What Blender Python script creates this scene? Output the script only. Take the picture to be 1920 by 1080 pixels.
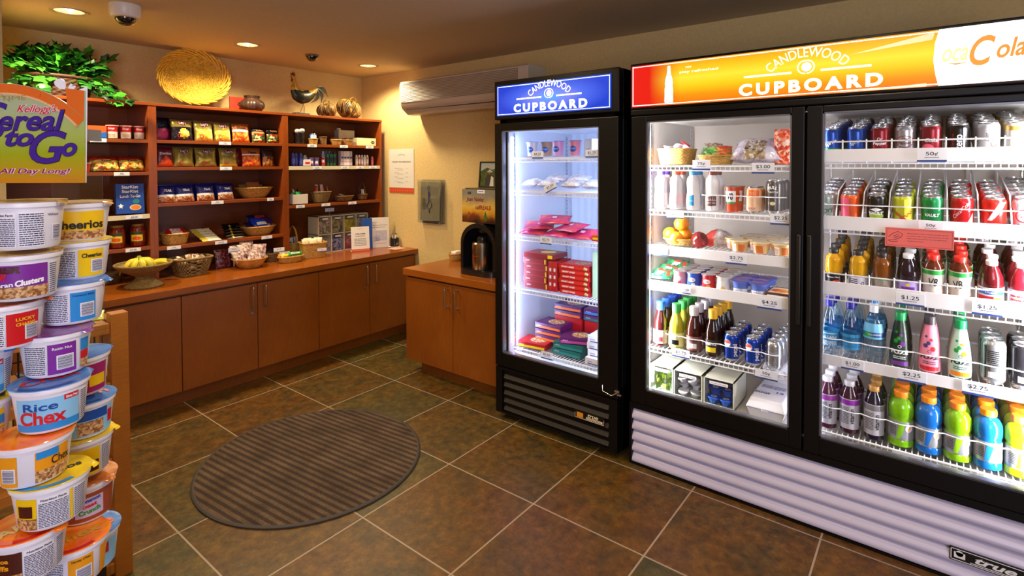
import bpy, math, random
from math import sin, cos, pi, radians as rad, sqrt
from mathutils import Vector, Matrix, noise
random.seed(7)
D = bpy.data; SC = bpy.context.scene; COL = SC.collection
for o in list(D.objects): D.objects.remove(o)
# ---------------------------------------------------------------- camera
CX, CY, CZ = -1.3425, -3.3242, 1.4470
yaw, pitch, roll = 0.908947, 0.0253896, -0.0025454
Fw = Vector((sin(yaw)*cos(pitch), cos(yaw)*cos(pitch), -sin(pitch)))
R0 = Vector((cos(yaw), -sin(yaw), 0)); U0 = R0.cross(Fw)
Rv = R0*cos(roll)+U0*sin(roll); Uv = -R0*sin(roll)+U0*cos(roll)
cam = D.cameras.new('camera'); co = D.objects.new('camera', cam); COL.objects.link(co)
mm = Matrix((Rv, Uv, -Fw)).transposed().to_4x4(); mm.translation = (CX, CY, CZ); co.matrix_world = mm
cam.sensor_width = 36; cam.lens = 1015.08*36/1920; cam.shift_y = -(540-332.56)/1920; cam.clip_start = .02
SC.camera = co
SC.view_settings.view_transform = 'Standard'; SC.view_settings.look = 'None'
SC.view_settings.exposure = 0.0; SC.view_settings.gamma = 1; SC.view_settings.use_curve_mapping = False
SC.cycles.max_bounces = 10; SC.cycles.transparent_max_bounces = 24; SC.cycles.caustics_reflective = False; SC.cycles.caustics_refractive = False; SC.cycles.sample_clamp_indirect = 6
W = D.worlds.new('world'); SC.world = W; W.use_nodes = True
W.node_tree.nodes['Background'].inputs[0].default_value = (.5, .42, .36, 1); W.node_tree.nodes['Background'].inputs[1].default_value = .25
LK = 1.0
def area(name, loc, rot, sx, sy, power, col, spread=180):
    l = D.lights.new(name, 'AREA'); l.shape = 'RECTANGLE'; l.size = sx; l.size_y = sy; l.energy = power*LK; l.color = col
    l.spread = rad(spread)
    o = D.objects.new(name, l); COL.objects.link(o); o.location = loc; o.rotation_euler = rot; return o
def spot(name, loc, power, col, ang=120, blend=.6, r=.04):
    l = D.lights.new(name, 'SPOT'); l.energy = power*LK; l.color = col; l.spot_size = rad(ang); l.spot_blend = blend; l.shadow_soft_size = r
    o = D.objects.new(name, l); COL.objects.link(o); o.location = loc; return o
HC = 2.253      # ceiling height
WARM = (1, .80, .50)
DOWN = [(-.51, .27), (.46, .34), (1.455, .35), (-.55, -1.35), (.45, -1.6), (-.6, -2.9), (.5, -3.1), (-2.2, -1.6), (-2.2, -3.6)]
PW = [70, 60, 60, 40, 30, 30, 20, 30, 30]
for (x, y), p_ in zip(DOWN, PW):
    spot('downlight_lamp', (x, y, HC-.012), p_, WARM, 150, .5, .045)
# added cool fill light behind the camera, no modelled source
area('cool_fill_light', (-2.4, -4.6, 1.5), (rad(90), 0, rad(-48)), 1.4, 1.5, 62, (.74, .78, 1))
# cooler lamps: upright tubes behind the door frames
area('cooler_lamp_left', (1.10, -2.243, 1.0), (rad(90), 0, rad(-130)), .03, 1.25, 32, (.98, .97, 1))
area('cooler_lamp_right', (1.10, -3.612, 1.0), (rad(90), 0, rad(-50)), .03, 1.25, 37, (.98, .97, 1))
area('cooler_lamp_middle', (1.125, -2.93, 1.0), (rad(90), 0, rad(-90)), .03, 1.25, 3, (.85, .87, 1))
area('freezer_lamp_left', (1.10, -1.432, 1.0), (rad(90), 0, rad(-120)), .025, 1.2, 8, (.52, .68, 1))
area('freezer_lamp_right', (1.10, -2.068, 1.0), (rad(90), 0, rad(-60)), .025, 1.2, 10, (.52, .68, 1))

# ---------------------------------------------------------------- materials
def hexc(h):
    h = h.lstrip('#'); c = [int(h[i:i+2], 16)/255 for i in (0, 2, 4)]
    return tuple((x/12.92 if x <= .04045 else ((x+.055)/1.055)**2.4) for x in c)+(1,)
MC = {}
def M(h, rough=.5, metal=0., emit=0., coat=0., trans=0., alpha=1., spec=.5):
    k = (h, rough, metal, emit, coat, trans, alpha, spec)
    if k in MC: return MC[k]
    m = D.materials.new('mat_'+h.strip('#')); m.use_nodes = True; p = m.node_tree.nodes['Principled BSDF']
    c = hexc(h); p.inputs['Base Color'].default_value = c; p.inputs['Roughness'].default_value = rough; p.inputs['Metallic'].default_value = metal
    p.inputs['Coat Weight'].default_value = coat; p.inputs['Specular IOR Level'].default_value = spec
    if emit: p.inputs['Emission Color'].default_value = c; p.inputs['Emission Strength'].default_value = emit
    if trans: p.inputs['Transmission Weight'].default_value = trans
    if alpha < 1: p.inputs['Alpha'].default_value = alpha
    MC[k] = m; return m
class NT:
    def __init__(s, name):
        s.m = D.materials.new(name); s.m.use_nodes = True; s.t = s.m.node_tree; s.p = s.t.nodes['Principled BSDF']
        s.tc = s.t.nodes.new('ShaderNodeTexCoord')
    def n(s, typ, ins=None, **kw):
        x = s.t.nodes.new(typ)
        for k, v in kw.items(): setattr(x, k, v)
        for k, v in (ins or {}).items():
            if isinstance(v, bpy.types.NodeSocket): s.t.links.new(v, x.inputs[k])
            else: x.inputs[k].default_value = v
        return x
    def ramp(s, fac, stops, interp='LINEAR'):
        r = s.n('ShaderNodeValToRGB', {0: fac}); r.color_ramp.interpolation = interp
        e = r.color_ramp.elements
        while len(e) < len(stops): e.new(.5)
        for q, (pos, c) in zip(e, stops): q.position = pos; q.color = hexc(c)
        return r.outputs[0]
    def mapping(s, scale, src='Object', rot=(0, 0, 0)):
        return s.n('ShaderNodeMapping', {0: s.tc.outputs[src], 'Scale': scale, 'Rotation': rot}).outputs[0]
    def set(s, **kw):
        for k, v in kw.items():
            k = k.replace('_', ' ')
            if isinstance(v, bpy.types.NodeSocket): s.t.links.new(v, s.p.inputs[k])
            else: s.p.inputs[k].default_value = v
    def bump(s, h, st=.3, dist=.002):
        b = s.n('ShaderNodeBump', {'Height': h, 'Strength': st, 'Distance': dist}); s.t.links.new(b.outputs[0], s.p.inputs['Normal'])
def wood(name, c1, c2, c3, sc=(2, 2, 30), rough=.38):
    t = NT(name); v = t.mapping(sc)
    n = t.n('ShaderNodeTexNoise', {'Vector': v, 'Scale': 4.0, 'Detail': 6, 'Roughness': .6})
    n2 = t.n('ShaderNodeTexNoise', {'Vector': t.tc.outputs['Object'], 'Scale': 3.0, 'Detail': 2})
    mx = t.n('ShaderNodeMath', {0: n.outputs[0], 1: n2.outputs[0]}, operation='ADD')
    h = t.n('ShaderNodeMath', {0: mx.outputs[0], 1: .5}, operation='MULTIPLY')
    t.set(Base_Color=t.ramp(h.outputs[0], [(.3, c1), (.5, c2), (.7, c3)]), Roughness=rough); t.bump(n.outputs[0], .08); return t.m
WOODF = wood('cabinet_veneer', '#74390a', '#81430c', '#8e4e12', (30, 30, 3))
WOODT = wood('worktop_laminate', '#864310', '#924d14', '#9e581a', (2, 40, 40), .22)
WOODS = wood('shelf_veneer', '#763308', '#823c0c', '#8e4612', (3, 30, 30), .35)
WOODR = wood('oak_rack_wood', '#8a4e18', '#a0601f', '#b5722c', (4, 40, 40), .4)
def noisy(name, stops, scale, rough=.6, bump=0., detail=4, sc=(1, 1, 1), dist=.004, metal=0):
    t = NT(name); v = t.mapping(sc)
    n = t.n('ShaderNodeTexNoise', {'Vector': v, 'Scale': scale, 'Detail': detail, 'Roughness': .6})
    t.set(Base_Color=t.ramp(n.outputs[0], stops), Roughness=rough, Metallic=metal)
    if bump: t.bump(n.outputs[0], bump, dist)
    return t.m
WALL = noisy('painted_plaster', [(.3, '#cdb074'), (.7, '#d7bc80')], 60, .85, .25)
WALLB = WALL
CEIL = noisy('ceiling_paint', [(.3, '#c6b290'), (.7, '#cebb9a')], 80, .9, .2)
def floor_mat():
    t = NT('slate_tile'); o = t.tc.outputs['Object']
    br = t.n('ShaderNodeTexBrick', {'Vector': o, 'Scale': 1.0, 'Mortar Size': .0035, 'Mortar Smooth': .1, 'Brick Width': .5, 'Row Height': .5, 'Bias': 0.0}, offset=0.0, squash=1.0)
    sx = t.n('ShaderNodeSeparateXYZ', {0: o})
    fx = t.n('ShaderNodeMath', {0: t.n('ShaderNodeMath', {0: sx.outputs[0], 1: 2.0}, operation='MULTIPLY').outputs[0]}, operation='FLOOR')
    fy = t.n('ShaderNodeMath', {0: t.n('ShaderNodeMath', {0: sx.outputs[1], 1: 2.0}, operation='MULTIPLY').outputs[0]}, operation='FLOOR')
    cb = t.n('ShaderNodeCombineXYZ', {0: fx.outputs[0], 1: fy.outputs[0], 2: 3.3})
    wn = t.n('ShaderNodeTexWhiteNoise', {'Vector': cb.outputs[0]}, noise_dimensions='3D')
    off = t.n('ShaderNodeVectorMath', {0: o, 1: t.n('ShaderNodeVectorMath', {0: wn.outputs['Color'], 'Scale': 9.0}, operation='SCALE').outputs[0]}, operation='ADD')
    n1 = t.n('ShaderNodeTexNoise', {'Vector': off.outputs[0], 'Scale': 5.0, 'Detail': 8, 'Roughness': .68, 'Distortion': .6})
    n2 = t.n('ShaderNodeTexNoise', {'Vector': off.outputs[0], 'Scale': 22.0, 'Detail': 9, 'Roughness': .78})
    c1 = t.ramp(n1.outputs[0], [(.28, '#463c2a'), (.42, '#664a20'), (.52, '#785018'), (.62, '#6e4418'), (.74, '#86682c')])
    c2 = t.ramp(n1.outputs[0], [(.28, '#423a28'), (.45, '#5f5428'), (.6, '#6f5520'), (.75, '#70663c')])
    mx = t.n('ShaderNodeMix', {0: t.n('ShaderNodeMapRange', {0: wn.outputs['Value'], 1: .35, 2: .75}).outputs[0], 6: c1, 7: c2}, data_type='RGBA')
    d = t.ramp(n2.outputs[0], [(.32, '#7c7c7c'), (.5, '#c8c8c8'), (.66, '#ffffff')])
    m2 = t.n('ShaderNodeMix', {0: 1.0, 6: mx.outputs[2], 7: d}, data_type='RGBA', blend_type='MULTIPLY')
    m3 = t.n('ShaderNodeMix', {0: br.outputs['Fac'], 6: m2.outputs[2], 7: hexc('#9c8876')}, data_type='RGBA')
    t.set(Base_Color=m3.outputs[2], Roughness=.42, Specular_IOR_Level=.4)
    hh = t.n('ShaderNodeMath', {0: n2.outputs[0], 1: br.outputs['Fac']}, operation='SUBTRACT')
    t.bump(hh.outputs[0], .25, .003); return t.m
FLOORM = floor_mat()
STRAW = noisy('straw_weave', [(.3, '#8a5f22'), (.6, '#c79a4a'), (.8, '#dcb66a')], 70, .6, .4, sc=(1, 1, 3))
STRAWY = noisy('yellow_wicker', [(.3, '#b98a24'), (.6, '#e2b93e'), (.8, '#f0d060')], 60, .5, .4)
STRAWD = noisy('dark_wicker', [(.3, '#4a3216'), (.6, '#7a5828'), (.8, '#93703a')], 70, .6, .5)
SEAG = noisy('seagrass', [(.3, '#5c4a26'), (.6, '#8c7442'), (.8, '#a98f5c')], 90, .7, .6)
TWIG = noisy('peeled_twig', [(.3, '#2a180a'), (.5, '#6a4a1c'), (.75, '#b8903e')], 30, .5, .3)
def confetti(name, cols, scale=60, rough=.4, metal=0):
    t = NT(name); v = t.n('ShaderNodeTexVoronoi', {'Vector': t.tc.outputs['Object'], 'Scale': scale})
    s = t.n('ShaderNodeSeparateColor', {0: v.outputs['Color']})
    st = [(i/len(cols), c) for i, c in enumerate(cols)]
    t.set(Base_Color=t.ramp(s.outputs[0], st, 'CONSTANT'), Roughness=rough, Metallic=metal); return t.m
CHIP = confetti('printed_chips', ['#e8c33a', '#f2d65a', '#d99a20', '#f6e08a'], 70)
CHEE = confetti('printed_corn_snacks', ['#e8601a', '#f08a20', '#d8401a', '#f4b040'], 80)
NUTS = confetti('printed_nuts', ['#b06a34', '#e0a868', '#d8c8b0', '#8a4a24', '#c87840'], 110)
CEREAL = confetti('printed_cereal', ['#a8784a', '#c89a68', '#8a5a34', '#d8b080'], 260)
NOOD = confetti('printed_noodles', ['#e8c050', '#d8902a', '#b03018', '#f0d880', '#6a8a2a'], 90)
PACK = confetti('mixed_wrappers', ['#b8a890', '#8a7868', '#d8d0c8', '#6a4a3a', '#a08a60'], 90, .25)
GLIT = confetti('shiny_cellophane', ['#c8c0b0', '#e8e4dc', '#a89880', '#8a5a5a', '#d0b080'], 120, .15)
WHT = M('#e9e9ee', .45); WH2 = M('#f4f4f4', .6); BLK = M('#0c0b0c', .35); BLK2 = M('#141214', .3, coat=.3); CHROME = M('#c8c8cc', .2, 1.)
LINER = M('#dfe4f0', .5); STEEL = M('#b9b9bd', .28, 1.); SILV = M('#cfd0d4', .25, .9); INK = M('#1b1b22', .6); NAVY = M('#27438c', .5)
TAGW = M('#eef0fa', .5)
def glass_mat(name, tint=(1, 1, 1, 1), k=.7):
    t = NT(name); t.t.nodes.remove(t.p)
    tr = t.n('ShaderNodeBsdfTransparent', {0: tint}); gl = t.n('ShaderNodeBsdfGlossy', {'Roughness': .02})
    lw = t.n('ShaderNodeLayerWeight', {'Blend': .5}); fr = t.n('ShaderNodeMath', {0: lw.outputs['Facing'], 1: 4.0}, operation='POWER'); ml = t.n('ShaderNodeMath', {0: fr.outputs[0], 1: k, 2: .035*k}, operation='MULTIPLY_ADD')
    mx = t.n('ShaderNodeMixShader', {0: ml.outputs[0], 1: tr.outputs[0], 2: gl.outputs[0]})
    t.t.links.new(mx.outputs[0], t.t.nodes['Material Output'].inputs[0]); return t.m
GLASS = glass_mat('door_glass'); ACRYL = glass_mat('clear_acrylic', (.9, .92, .95, 1), 1.2)
WATER = glass_mat('water_bottle_plastic', (.86, .94, .99, 1), 1.6)
def liquid(name, h, rough=.12):
    t = NT(name); t.set(Base_Color=hexc(h), Roughness=rough, Coat_Weight=.6, Coat_Roughness=.05, Subsurface_Weight=.0, Transmission_Weight=.35, IOR=1.33); return t.m

# ---------------------------------------------------------------- mesh builder
TXT = {}
def text2d(s, bold=.0, shear=0., sp=1.):
    k = (s, bold, shear, sp)
    if k not in TXT:
        cu = D.curves.new('t', 'FONT'); cu.body = s; cu.size = 1; cu.offset = bold; cu.shear = shear; cu.resolution_u = 4; cu.space_character = sp
        cu.align_x = 'CENTER'
        ob = D.objects.new('t', cu); me = D.meshes.new_from_object(ob)
        vs = [tuple(v.co[:2]) for v in me.vertices]; fs = [tuple(p.vertices) for p in me.polygons]
        x0 = min(v[0] for v in vs); x1 = max(v[0] for v in vs); y0 = min(v[1] for v in vs); y1 = max(v[1] for v in vs)
        vs = [(v[0]-(x0+x1)/2, v[1]-(y0+y1)/2) for v in vs]
        TXT[k] = (vs, fs, x1-x0, y1-y0); D.objects.remove(ob); D.curves.remove(cu); D.meshes.remove(me)
    return TXT[k]
class B:
    def __init__(s): s.v = []; s.f = []; s.m = []
    def add(s, vs, fs, mi=0):
        o = len(s.v); s.v += [tuple(v) for v in vs]
        for i, f in enumerate(fs): s.f.append(tuple(a+o for a in f)); s.m.append(mi[i] if isinstance(mi, list) else mi)
        return s
    def box(s, x0, y0, z0, x1, y1, z1, mi=0):
        x0, x1 = sorted((x0, x1)); y0, y1 = sorted((y0, y1)); z0, z1 = sorted((z0, z1))
        return s.add([(x0, y0, z0), (x1, y0, z0), (x1, y1, z0), (x0, y1, z0), (x0, y0, z1), (x1, y0, z1), (x1, y1, z1), (x0, y1, z1)],
                     [(0, 3, 2, 1), (4, 5, 6, 7), (0, 1, 5, 4), (1, 2, 6, 5), (2, 3, 7, 6), (3, 0, 4, 7)], mi)
    def obox(s, c, u, v, n, mi=0):  # oriented box centre + half vectors
        c, u, v, n = map(Vector, (c, u, v, n)); P = [c+a*u+b*v+d*n for d in (-1, 1) for a, b in ((-1, -1), (1, -1), (1, 1), (-1, 1))]
        return s.add(P, [(0, 3, 2, 1), (4, 5, 6, 7), (0, 1, 5, 4), (1, 2, 6, 5), (2, 3, 7, 6), (3, 0, 4, 7)], mi)
    def lathe(s, prof, n=24, c=(0, 0), mi=0, mod=None, sx=1., sy=1., cap=True):
        vs = []; fs = []; ms = []
        for j, p in enumerate(prof):
            for i in range(n):
                a = 2*pi*i/n; r = p[0]*(mod(a, p[1], j) if mod else 1)
                vs.append((c[0]+r*cos(a)*sx, c[1]+r*sin(a)*sy, p[1]))
        for j in range(len(prof)-1):
            for i in range(n):
                fs.append((j*n+i, j*n+(i+1) % n, (j+1)*n+(i+1) % n, (j+1)*n+i)); ms.append(prof[j][2] if len(prof[j]) > 2 else mi)
        closed = prof[0][:2] == prof[-1][:2] or not cap
        if prof[0][0] > 0 and not closed: fs.append(tuple(range(n))[::-1]); ms.append(ms[0])
        if prof[-1][0] > 0 and not closed: fs.append(tuple(range((len(prof)-1)*n, len(prof)*n))); ms.append(ms[len(ms)-2])
        return s.add(vs, fs, ms)
    def tube(s, pts, r, n=8, mi=0, closed=False):
        P = [Vector(p) for p in pts]; L = len(P); vs = []; fs = []; up = Vector((0, 0, 1)); prev = None
        for i in range(L):
            a = P[(i-1) % L] if (closed or i > 0) else P[i]; b = P[(i+1) % L] if (closed or i < L-1) else P[i]
            t = (b-a).normalized()
            x = prev if prev is not None else (up if abs(t.z) < .9 else Vector((1, 0, 0)))
            x = (x-t*x.dot(t)).normalized(); prev = x; y = t.cross(x)
            rr = r[i] if isinstance(r, (list, tuple)) else r
            for k in range(n):
                q = 2*pi*k/n; vs.append(P[i]+x*cos(q)*rr+y*sin(q)*rr)
        for i in range(L if closed else L-1):
            j = (i+1) % L
            for k in range(n): fs.append((i*n+k, i*n+(k+1) % n, j*n+(k+1) % n, j*n+k))
        if not closed: fs.append(tuple(range(n))[::-1]); fs.append(tuple(range((L-1)*n, L*n)))
        return s.add(vs, fs, mi)
    def rod(s, a, b, r, n=8, mi=0): return s.tube([a, b], r, n, mi)
    def ball(s, c, rx, ry=None, rz=None, n=16, m=10, mi=0, z0=-1., z1=1.):
        ry = ry or rx; rz = rz or rx; pr = []
        for j in range(m+1):
            t = z0+(z1-z0)*j/m; a = math.asin(max(-1, min(1, t))); pr.append((cos(a), c[2]+rz*t))
        pr = [(math.sqrt(max(0, 1-((z-c[2])/rz)**2)), z) for _, z in pr]
        return s.lathe([(max(r, 1e-4), z) for r, z in pr], n, (c[0], c[1]), mi, sx=rx, sy=ry)
    def grid(s, fn, nu, nv, mi=0, mfn=None, wrap=False):
        vs = [fn(i/nu, j/nv) for j in range(nv+1) for i in range(nu+1)]; fs = []; ms = []
        for j in range(nv):
            for i in range(nu):
                fs.append((j*(nu+1)+i, j*(nu+1)+i+1, (j+1)*(nu+1)+i+1, (j+1)*(nu+1)+i)); ms.append(mfn((i+.5)/nu, (j+.5)/nv) if mfn else mi)
        return s.add(vs, fs, ms)
    def text(s, t, fn, h=None, w=None, mi=0, bold=0., shear=0., at=(0, 0), rot=0., arc=None, sp=1.):
        vs, fs, tw, th = text2d(t, bold, shear, sp)
        sx = sy = None
        if w: sx = w/tw
        if h: sy = h/th
        sx = sx or sy; sy = sy or sx; out = []
        for x, y in vs:
            x *= sx; y *= sy
            if arc: a = x/arc; x, y = (arc+y)*sin(a), (arc+y)*cos(a)-arc
            if rot: x, y = x*cos(rot)-y*sin(rot), x*sin(rot)+y*cos(rot)
            out.append(fn(x+at[0], y+at[1]))
        return s.add(out, fs, mi)
    def poly(s, pts, fn, mi=0):
        if len(pts) == 4:
            a, b_, c, d = pts; n = 5 if max(abs(a[0]-b_[0]), abs(c[0]-d[0]), abs(b_[0]-c[0]), abs(a[0]-d[0])) > .008 else 1
            L = lambda p, q, t: (p[0]+(q[0]-p[0])*t, p[1]+(q[1]-p[1])*t)
            if n > 1: return s.grid(lambda u, v: fn(*L(L(a, b_, u), L(d, c, u), v)), n, n, mi)
        return s.add([fn(*p) for p in pts], [tuple(range(len(pts)))], mi)
    def rect(s, x0, y0, x1, y1, fn, mi=0, nx=1):
        for i in range(nx):
            a = x0+(x1-x0)*i/nx; b = x0+(x1-x0)*(i+1)/nx; s.poly([(a, y0), (b, y0), (b, y1), (a, y1)], fn, mi)
        return s
    def lines(s, x0, y0, x1, y1, n, fn, mi=0, seed=1, fill=.45):  # rows of fine print
        rr = random.Random(seed); dy = (y1-y0)/n
        for k in range(n):
            y = y1-(k+.5)*dy; x = x0
            while x < x1-.0005:
                L = min(rr.uniform(.06, .22)*(x1-x0), x1-x); s.poly([(x, y-dy*fill/2), (x+L*.85, y-dy*fill/2), (x+L*.85, y+dy*fill/2), (x, y+dy*fill/2)], fn, mi); x += L
            
        return s
    def ring(s, cx, cy, r0, r1, fn, mi=0, n=32, a0=0, a1=2*pi, ey=1.):
        nr = 4 if r1-r0 > .006 else 1
        return s.grid(lambda u, v: fn(cx+(r0+(r1-r0)*v)*cos(a0+(a1-a0)*u), cy+(r0+(r1-r0)*v)*sin(a0+(a1-a0)*u)*ey), n, nr, mi)
    def xf(s, mat):
        s.v = [tuple(mat @ Vector(v)) for v in s.v]; return s
    def build(s, name, mats, parent=None, smooth=30, bev=0, loc=None, rot=None):
        me = D.meshes.new(name); me.from_pydata(s.v, [], s.f); 
        for m in (mats if isinstance(mats, (list, tuple)) else [mats]): me.materials.append(m)
        nm = len(me.materials)
        me.polygons.foreach_set('material_index', [min(x, nm-1) for x in s.m])
        if smooth:
            me.polygons.foreach_set('use_smooth', [True]*len(me.polygons)); me.set_sharp_from_angle(angle=rad(smooth))
        me.update()
        o = D.objects.new(name, me); COL.objects.link(o)
        if parent: o.parent = parent
        if loc: o.location = loc
        if rot: o.rotation_euler = rot
        if bev:
            b = o.modifiers.new('bevel', 'BEVEL'); b.width = bev; b.segments = 2; b.limit_method = 'ANGLE'; b.angle_limit = rad(50)
        return o
SEEN = {}
def meta(o, label, cat, group=None):
    o['label'] = label; o['category'] = cat
    if group: o['group'] = group
    n = len(label.split())
    if not 4 <= n <= 16: print('LABELLEN', n, label)
    if label in SEEN and not (group and SEEN[label] == group): print('LABELDUP', label)
    SEEN[label] = group
    return o
def thing(name, label, cat, loc=(0, 0, 0), rz=0, group=None, rx=0, ry=0):
    o = D.objects.new(name, None); COL.objects.link(o); o.location = loc; o.rotation_euler = (rx, ry, rz); o.empty_display_size = .05
    return meta(o, label, cat, group)
def part(o, label=None):
    if label: o['label'] = label
    return o
def dup(root, label, loc=None, rz=None, group=None, rx=None, scale=None):
    r = root.copy(); COL.objects.link(r)
    if loc: r.location = loc
    e = list(r.rotation_euler)
    if rz is not None: e[2] = rz
    if rx is not None: e[0] = rx
    r.rotation_euler = e
    if scale: r.scale = scale
    for ch in root.children:
        c = ch.copy(); COL.objects.link(c); c.parent = r
        for g in ch.children:
            d = g.copy(); COL.objects.link(d); d.parent = c
    if 'group' in r.keys(): del r['group']
    meta(r, label, root['category'], group); return r
def struct(b, name, mat, **kw):
    o = b.build(name, mat, **kw); o['kind'] = 'structure'; return o
def pm(o, u, v, off=0.):      # planar map
    o, u, v = Vector(o), Vector(u), Vector(v); n = u.cross(v).normalized()*off
    return lambda a, b: o+u*a+v*b+n
def cm(rf, ang=-pi/2, z=0., off=.0005):   # wrap round a lathe
    return lambda a, b: ((rf(z+b)+off)*cos(ang+a/rf(z+b)), (rf(z+b)+off)*sin(ang+a/rf(z+b)), z+b)
FRONT = (1, 0, 0), (0, 0, 1)   # u,v of a surface that faces -y
ORD = ['front', 'second', 'third', 'fourth', 'fifth', 'sixth', 'seventh', 'eighth', 'ninth']
# ================================================================ room shell
XB, YA, XL = 1.82, .93, -.79
struct(B().box(-3.3, -5.2, -.05, 2.0, 1.1, 0), 'floor', FLOORM, smooth=0)
b = B(); b.box(-3.3, -5.2, HC+.12, 2.0, 1.1, HC+.16)
# ceiling slab with round openings for the downlights: built as strips around square cut-outs closed by ring plates
def ceil():
    xs = sorted({-3.3, 2.0} | {x+d for x, y in DOWN for d in (-.075, .075)}); ys = sorted({-5.2, 1.1} | {y+d for x, y in DOWN for d in (-.075, .075)})
    for i in range(len(xs)-1):
        for j in range(len(ys)-1):
            mx, my = (xs[i]+xs[i+1])/2, (ys[j]+ys[j+1])/2
            if any(abs(mx-x) < .075 and abs(my-y) < .075 for x, y in DOWN): continue
            b.poly([(xs[i], ys[j]), (xs[i+1], ys[j]), (xs[i+1], ys[j+1]), (xs[i], ys[j+1])], lambda p, q: (p, q, HC))
    for x, y in DOWN:
        n = 32; P = []; 
        for k in range(n):
            a = 2*pi*k/n; c_, s_ = cos(a), sin(a); q = .075/max(abs(c_), abs(s_)); P += [(x+q*c_, y+q*s_, HC), (x+.068*c_, y+.068*s_, HC)]
        b.add(P, [(2*k, 2*k+1, (2*k+3) % (2*n), (2*k+2) % (2*n)) for k in range(n)])
ceil(); struct(b, 'ceiling', CEIL, smooth=0)
struct(B().box(-3.3, YA, 0, 2.0, YA+.1, HC+.1), 'wall_back', WALL, smooth=0)
struct(B().box(XB, -5.2, 0, XB+.1, 1.1, HC+.1), 'wall_right', WALLB, smooth=0)
struct(B().box(-3.3, .165, 0, XL, YA, HC+.1), 'wall_left', WALL, smooth=0)
struct(B().box(-3.4, -5.2, 0, -3.3, 1.1, HC+.1), 'wall_far_left', WALL, smooth=0)
struct(B().box(-3.3, -5.3, 0, 2.0, -5.2, HC+.1), 'wall_front', WALL, smooth=0)

# downlights
LN = ['above the ivy basket at far left', 'between the dome camera and the small black camera', 'nearest the room corner by the air conditioner',
      'above the striped mat', 'in front of the freezer', 'over the aisle near the viewer', 'in front of the double cooler', 'over the lobby side', 'behind the viewer']
BULB = M('#ffe9c0', .4, emit=14.)
def downlight(k, x, y):
    t = thing('downlight', 'round recessed ceiling downlight '+LN[k], 'ceiling light', (x, y, HC), group='recessed downlights')
    B().lathe([(.064, -.002), (.082, -.006), (.084, 0), (.07, .001), (.064, -.002)], 36).build('trim_ring', M('#b8a184', .4), t)
    B().lathe([(.0655, 0), (.055, .05), (.045, .085), (.0001, .09)], 32, cap=False).build('reflector', M('#e8dcc0', .25, .6), t)
    B().ball((0, 0, .03), .042, .042, .02).build('bulb', BULB, t)
for k in range(3): downlight(k, *DOWN[k])
for k in range(3, 9): downlight(k, *DOWN[k])
# dome cameras
t = thing('dome_camera', 'white dome security camera with dark bubble, the larger one at left', 'security camera', (-.365, -.083, HC), group='ceiling cameras')
B().lathe([(.070, 0), (.071, -.012), (.068, -.05), (.060, -.062), (.045, -.066), (.0001, -.066)][::-1], 36).build('housing', M('#e6dcd0', .35), t)
B().ball((0, 0, -.062), .046, .046, .042, 28, 10, z0=-1, z1=0).build('bubble', M('#0d0808', .06, coat=1), t)
t = thing('dome_camera', 'small black half-dome camera on ceiling above the rooster', 'security camera', (.923, .31, HC), group='ceiling cameras')
B().lathe([(.0001, -.012), (.045, -.012), (.05, -.004), (.05, 0)], 28).build('housing', M('#6a5a48', .5), t)
B().ball((0, 0, -.012), .043, .043, .038, 24, 8, z0=-1, z1=0).build('bubble', M('#0a0808', .1, coat=1), t)

# ================================================================ wall cabinets (counter A)
YF = .188
def handle(parent, x, y, z0, z1, facing='-y'):
    pr = .032
    P = []
    for k in range(7):
        a = pi/2*k/6; P.append((pr-.008+.008*sin(a), z0+.008-.008*cos(a)))
    P = [(0, z0)]+P; P2 = [(p, z1-(z-z0)) for p, z in P][::-1]; Q = P+P2
    pts = [(x, y-p, z) if facing == '-y' else (x-p, y, z) for p, z in Q]
    return B().tube(pts, .0048, 10).build('handle', CHROME, parent)
def lock(parent, x, y, z, facing='-y'):
    b = B(); b.lathe([(.009, 0), (.010, .002), (.010, .008), (.0001, .0085)], 16)
    m = Matrix.Rotation(rad(90), 4, 'X') if facing == '-y' else Matrix.Rotation(rad(-90), 4, 'Y')
    b.xf(Matrix.Translation((x, y, z)) @ m); return b.build('lock', STEEL, parent)
def base_unit(x0, x1, seam, label, handles=True, lk=None):
    t = thing('base_cabinet', label, 'cabinet', (x0, YF, 0), group='cabinets under the long worktop')
    w = x1-x0; b = B(); b.box(.002, .02, .097, w-.002, YA-YF, .677); b.box(0, .075, 0, w, YA-YF, .097)
    b.build('carcass', WOODF, t, smooth=0)
    segs = [(0, seam-x0), (seam-x0, w)] if seam else [(0, w)]
    for i, (a, c) in enumerate(segs):
        d = B().box(a+.0025, 0, .095, c-.0025, .02, .664).build('door', WOODF, t, smooth=0, bev=.0015)
        if handles and seam:
            hx = c-.042 if i == 0 else a+.042
            handle(d, hx, 0, .512, .645)
            if lk and i == 0: lock(d, hx+.004, 0, .47)
base_unit(XL+.005, -.031, -.42, 'wooden base cabinet at left end of the long worktop, behind the cereal tower', False)
base_unit(-.031, .88, .428, 'wooden double-door base cabinet with steel handles, under the fruit baskets', lk=1)
base_unit(.88, XB-.01, 1.328, 'wooden double-door base cabinet with steel handles, nearest the room corner', lk=1)
t = meta(B().box(XL, .165, .679, XB, YA, .718).build('worktop', WOODT, smooth=0, bev=.002), 'long orange-brown wooden worktop under the snack shelves', 'worktop')

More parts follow.
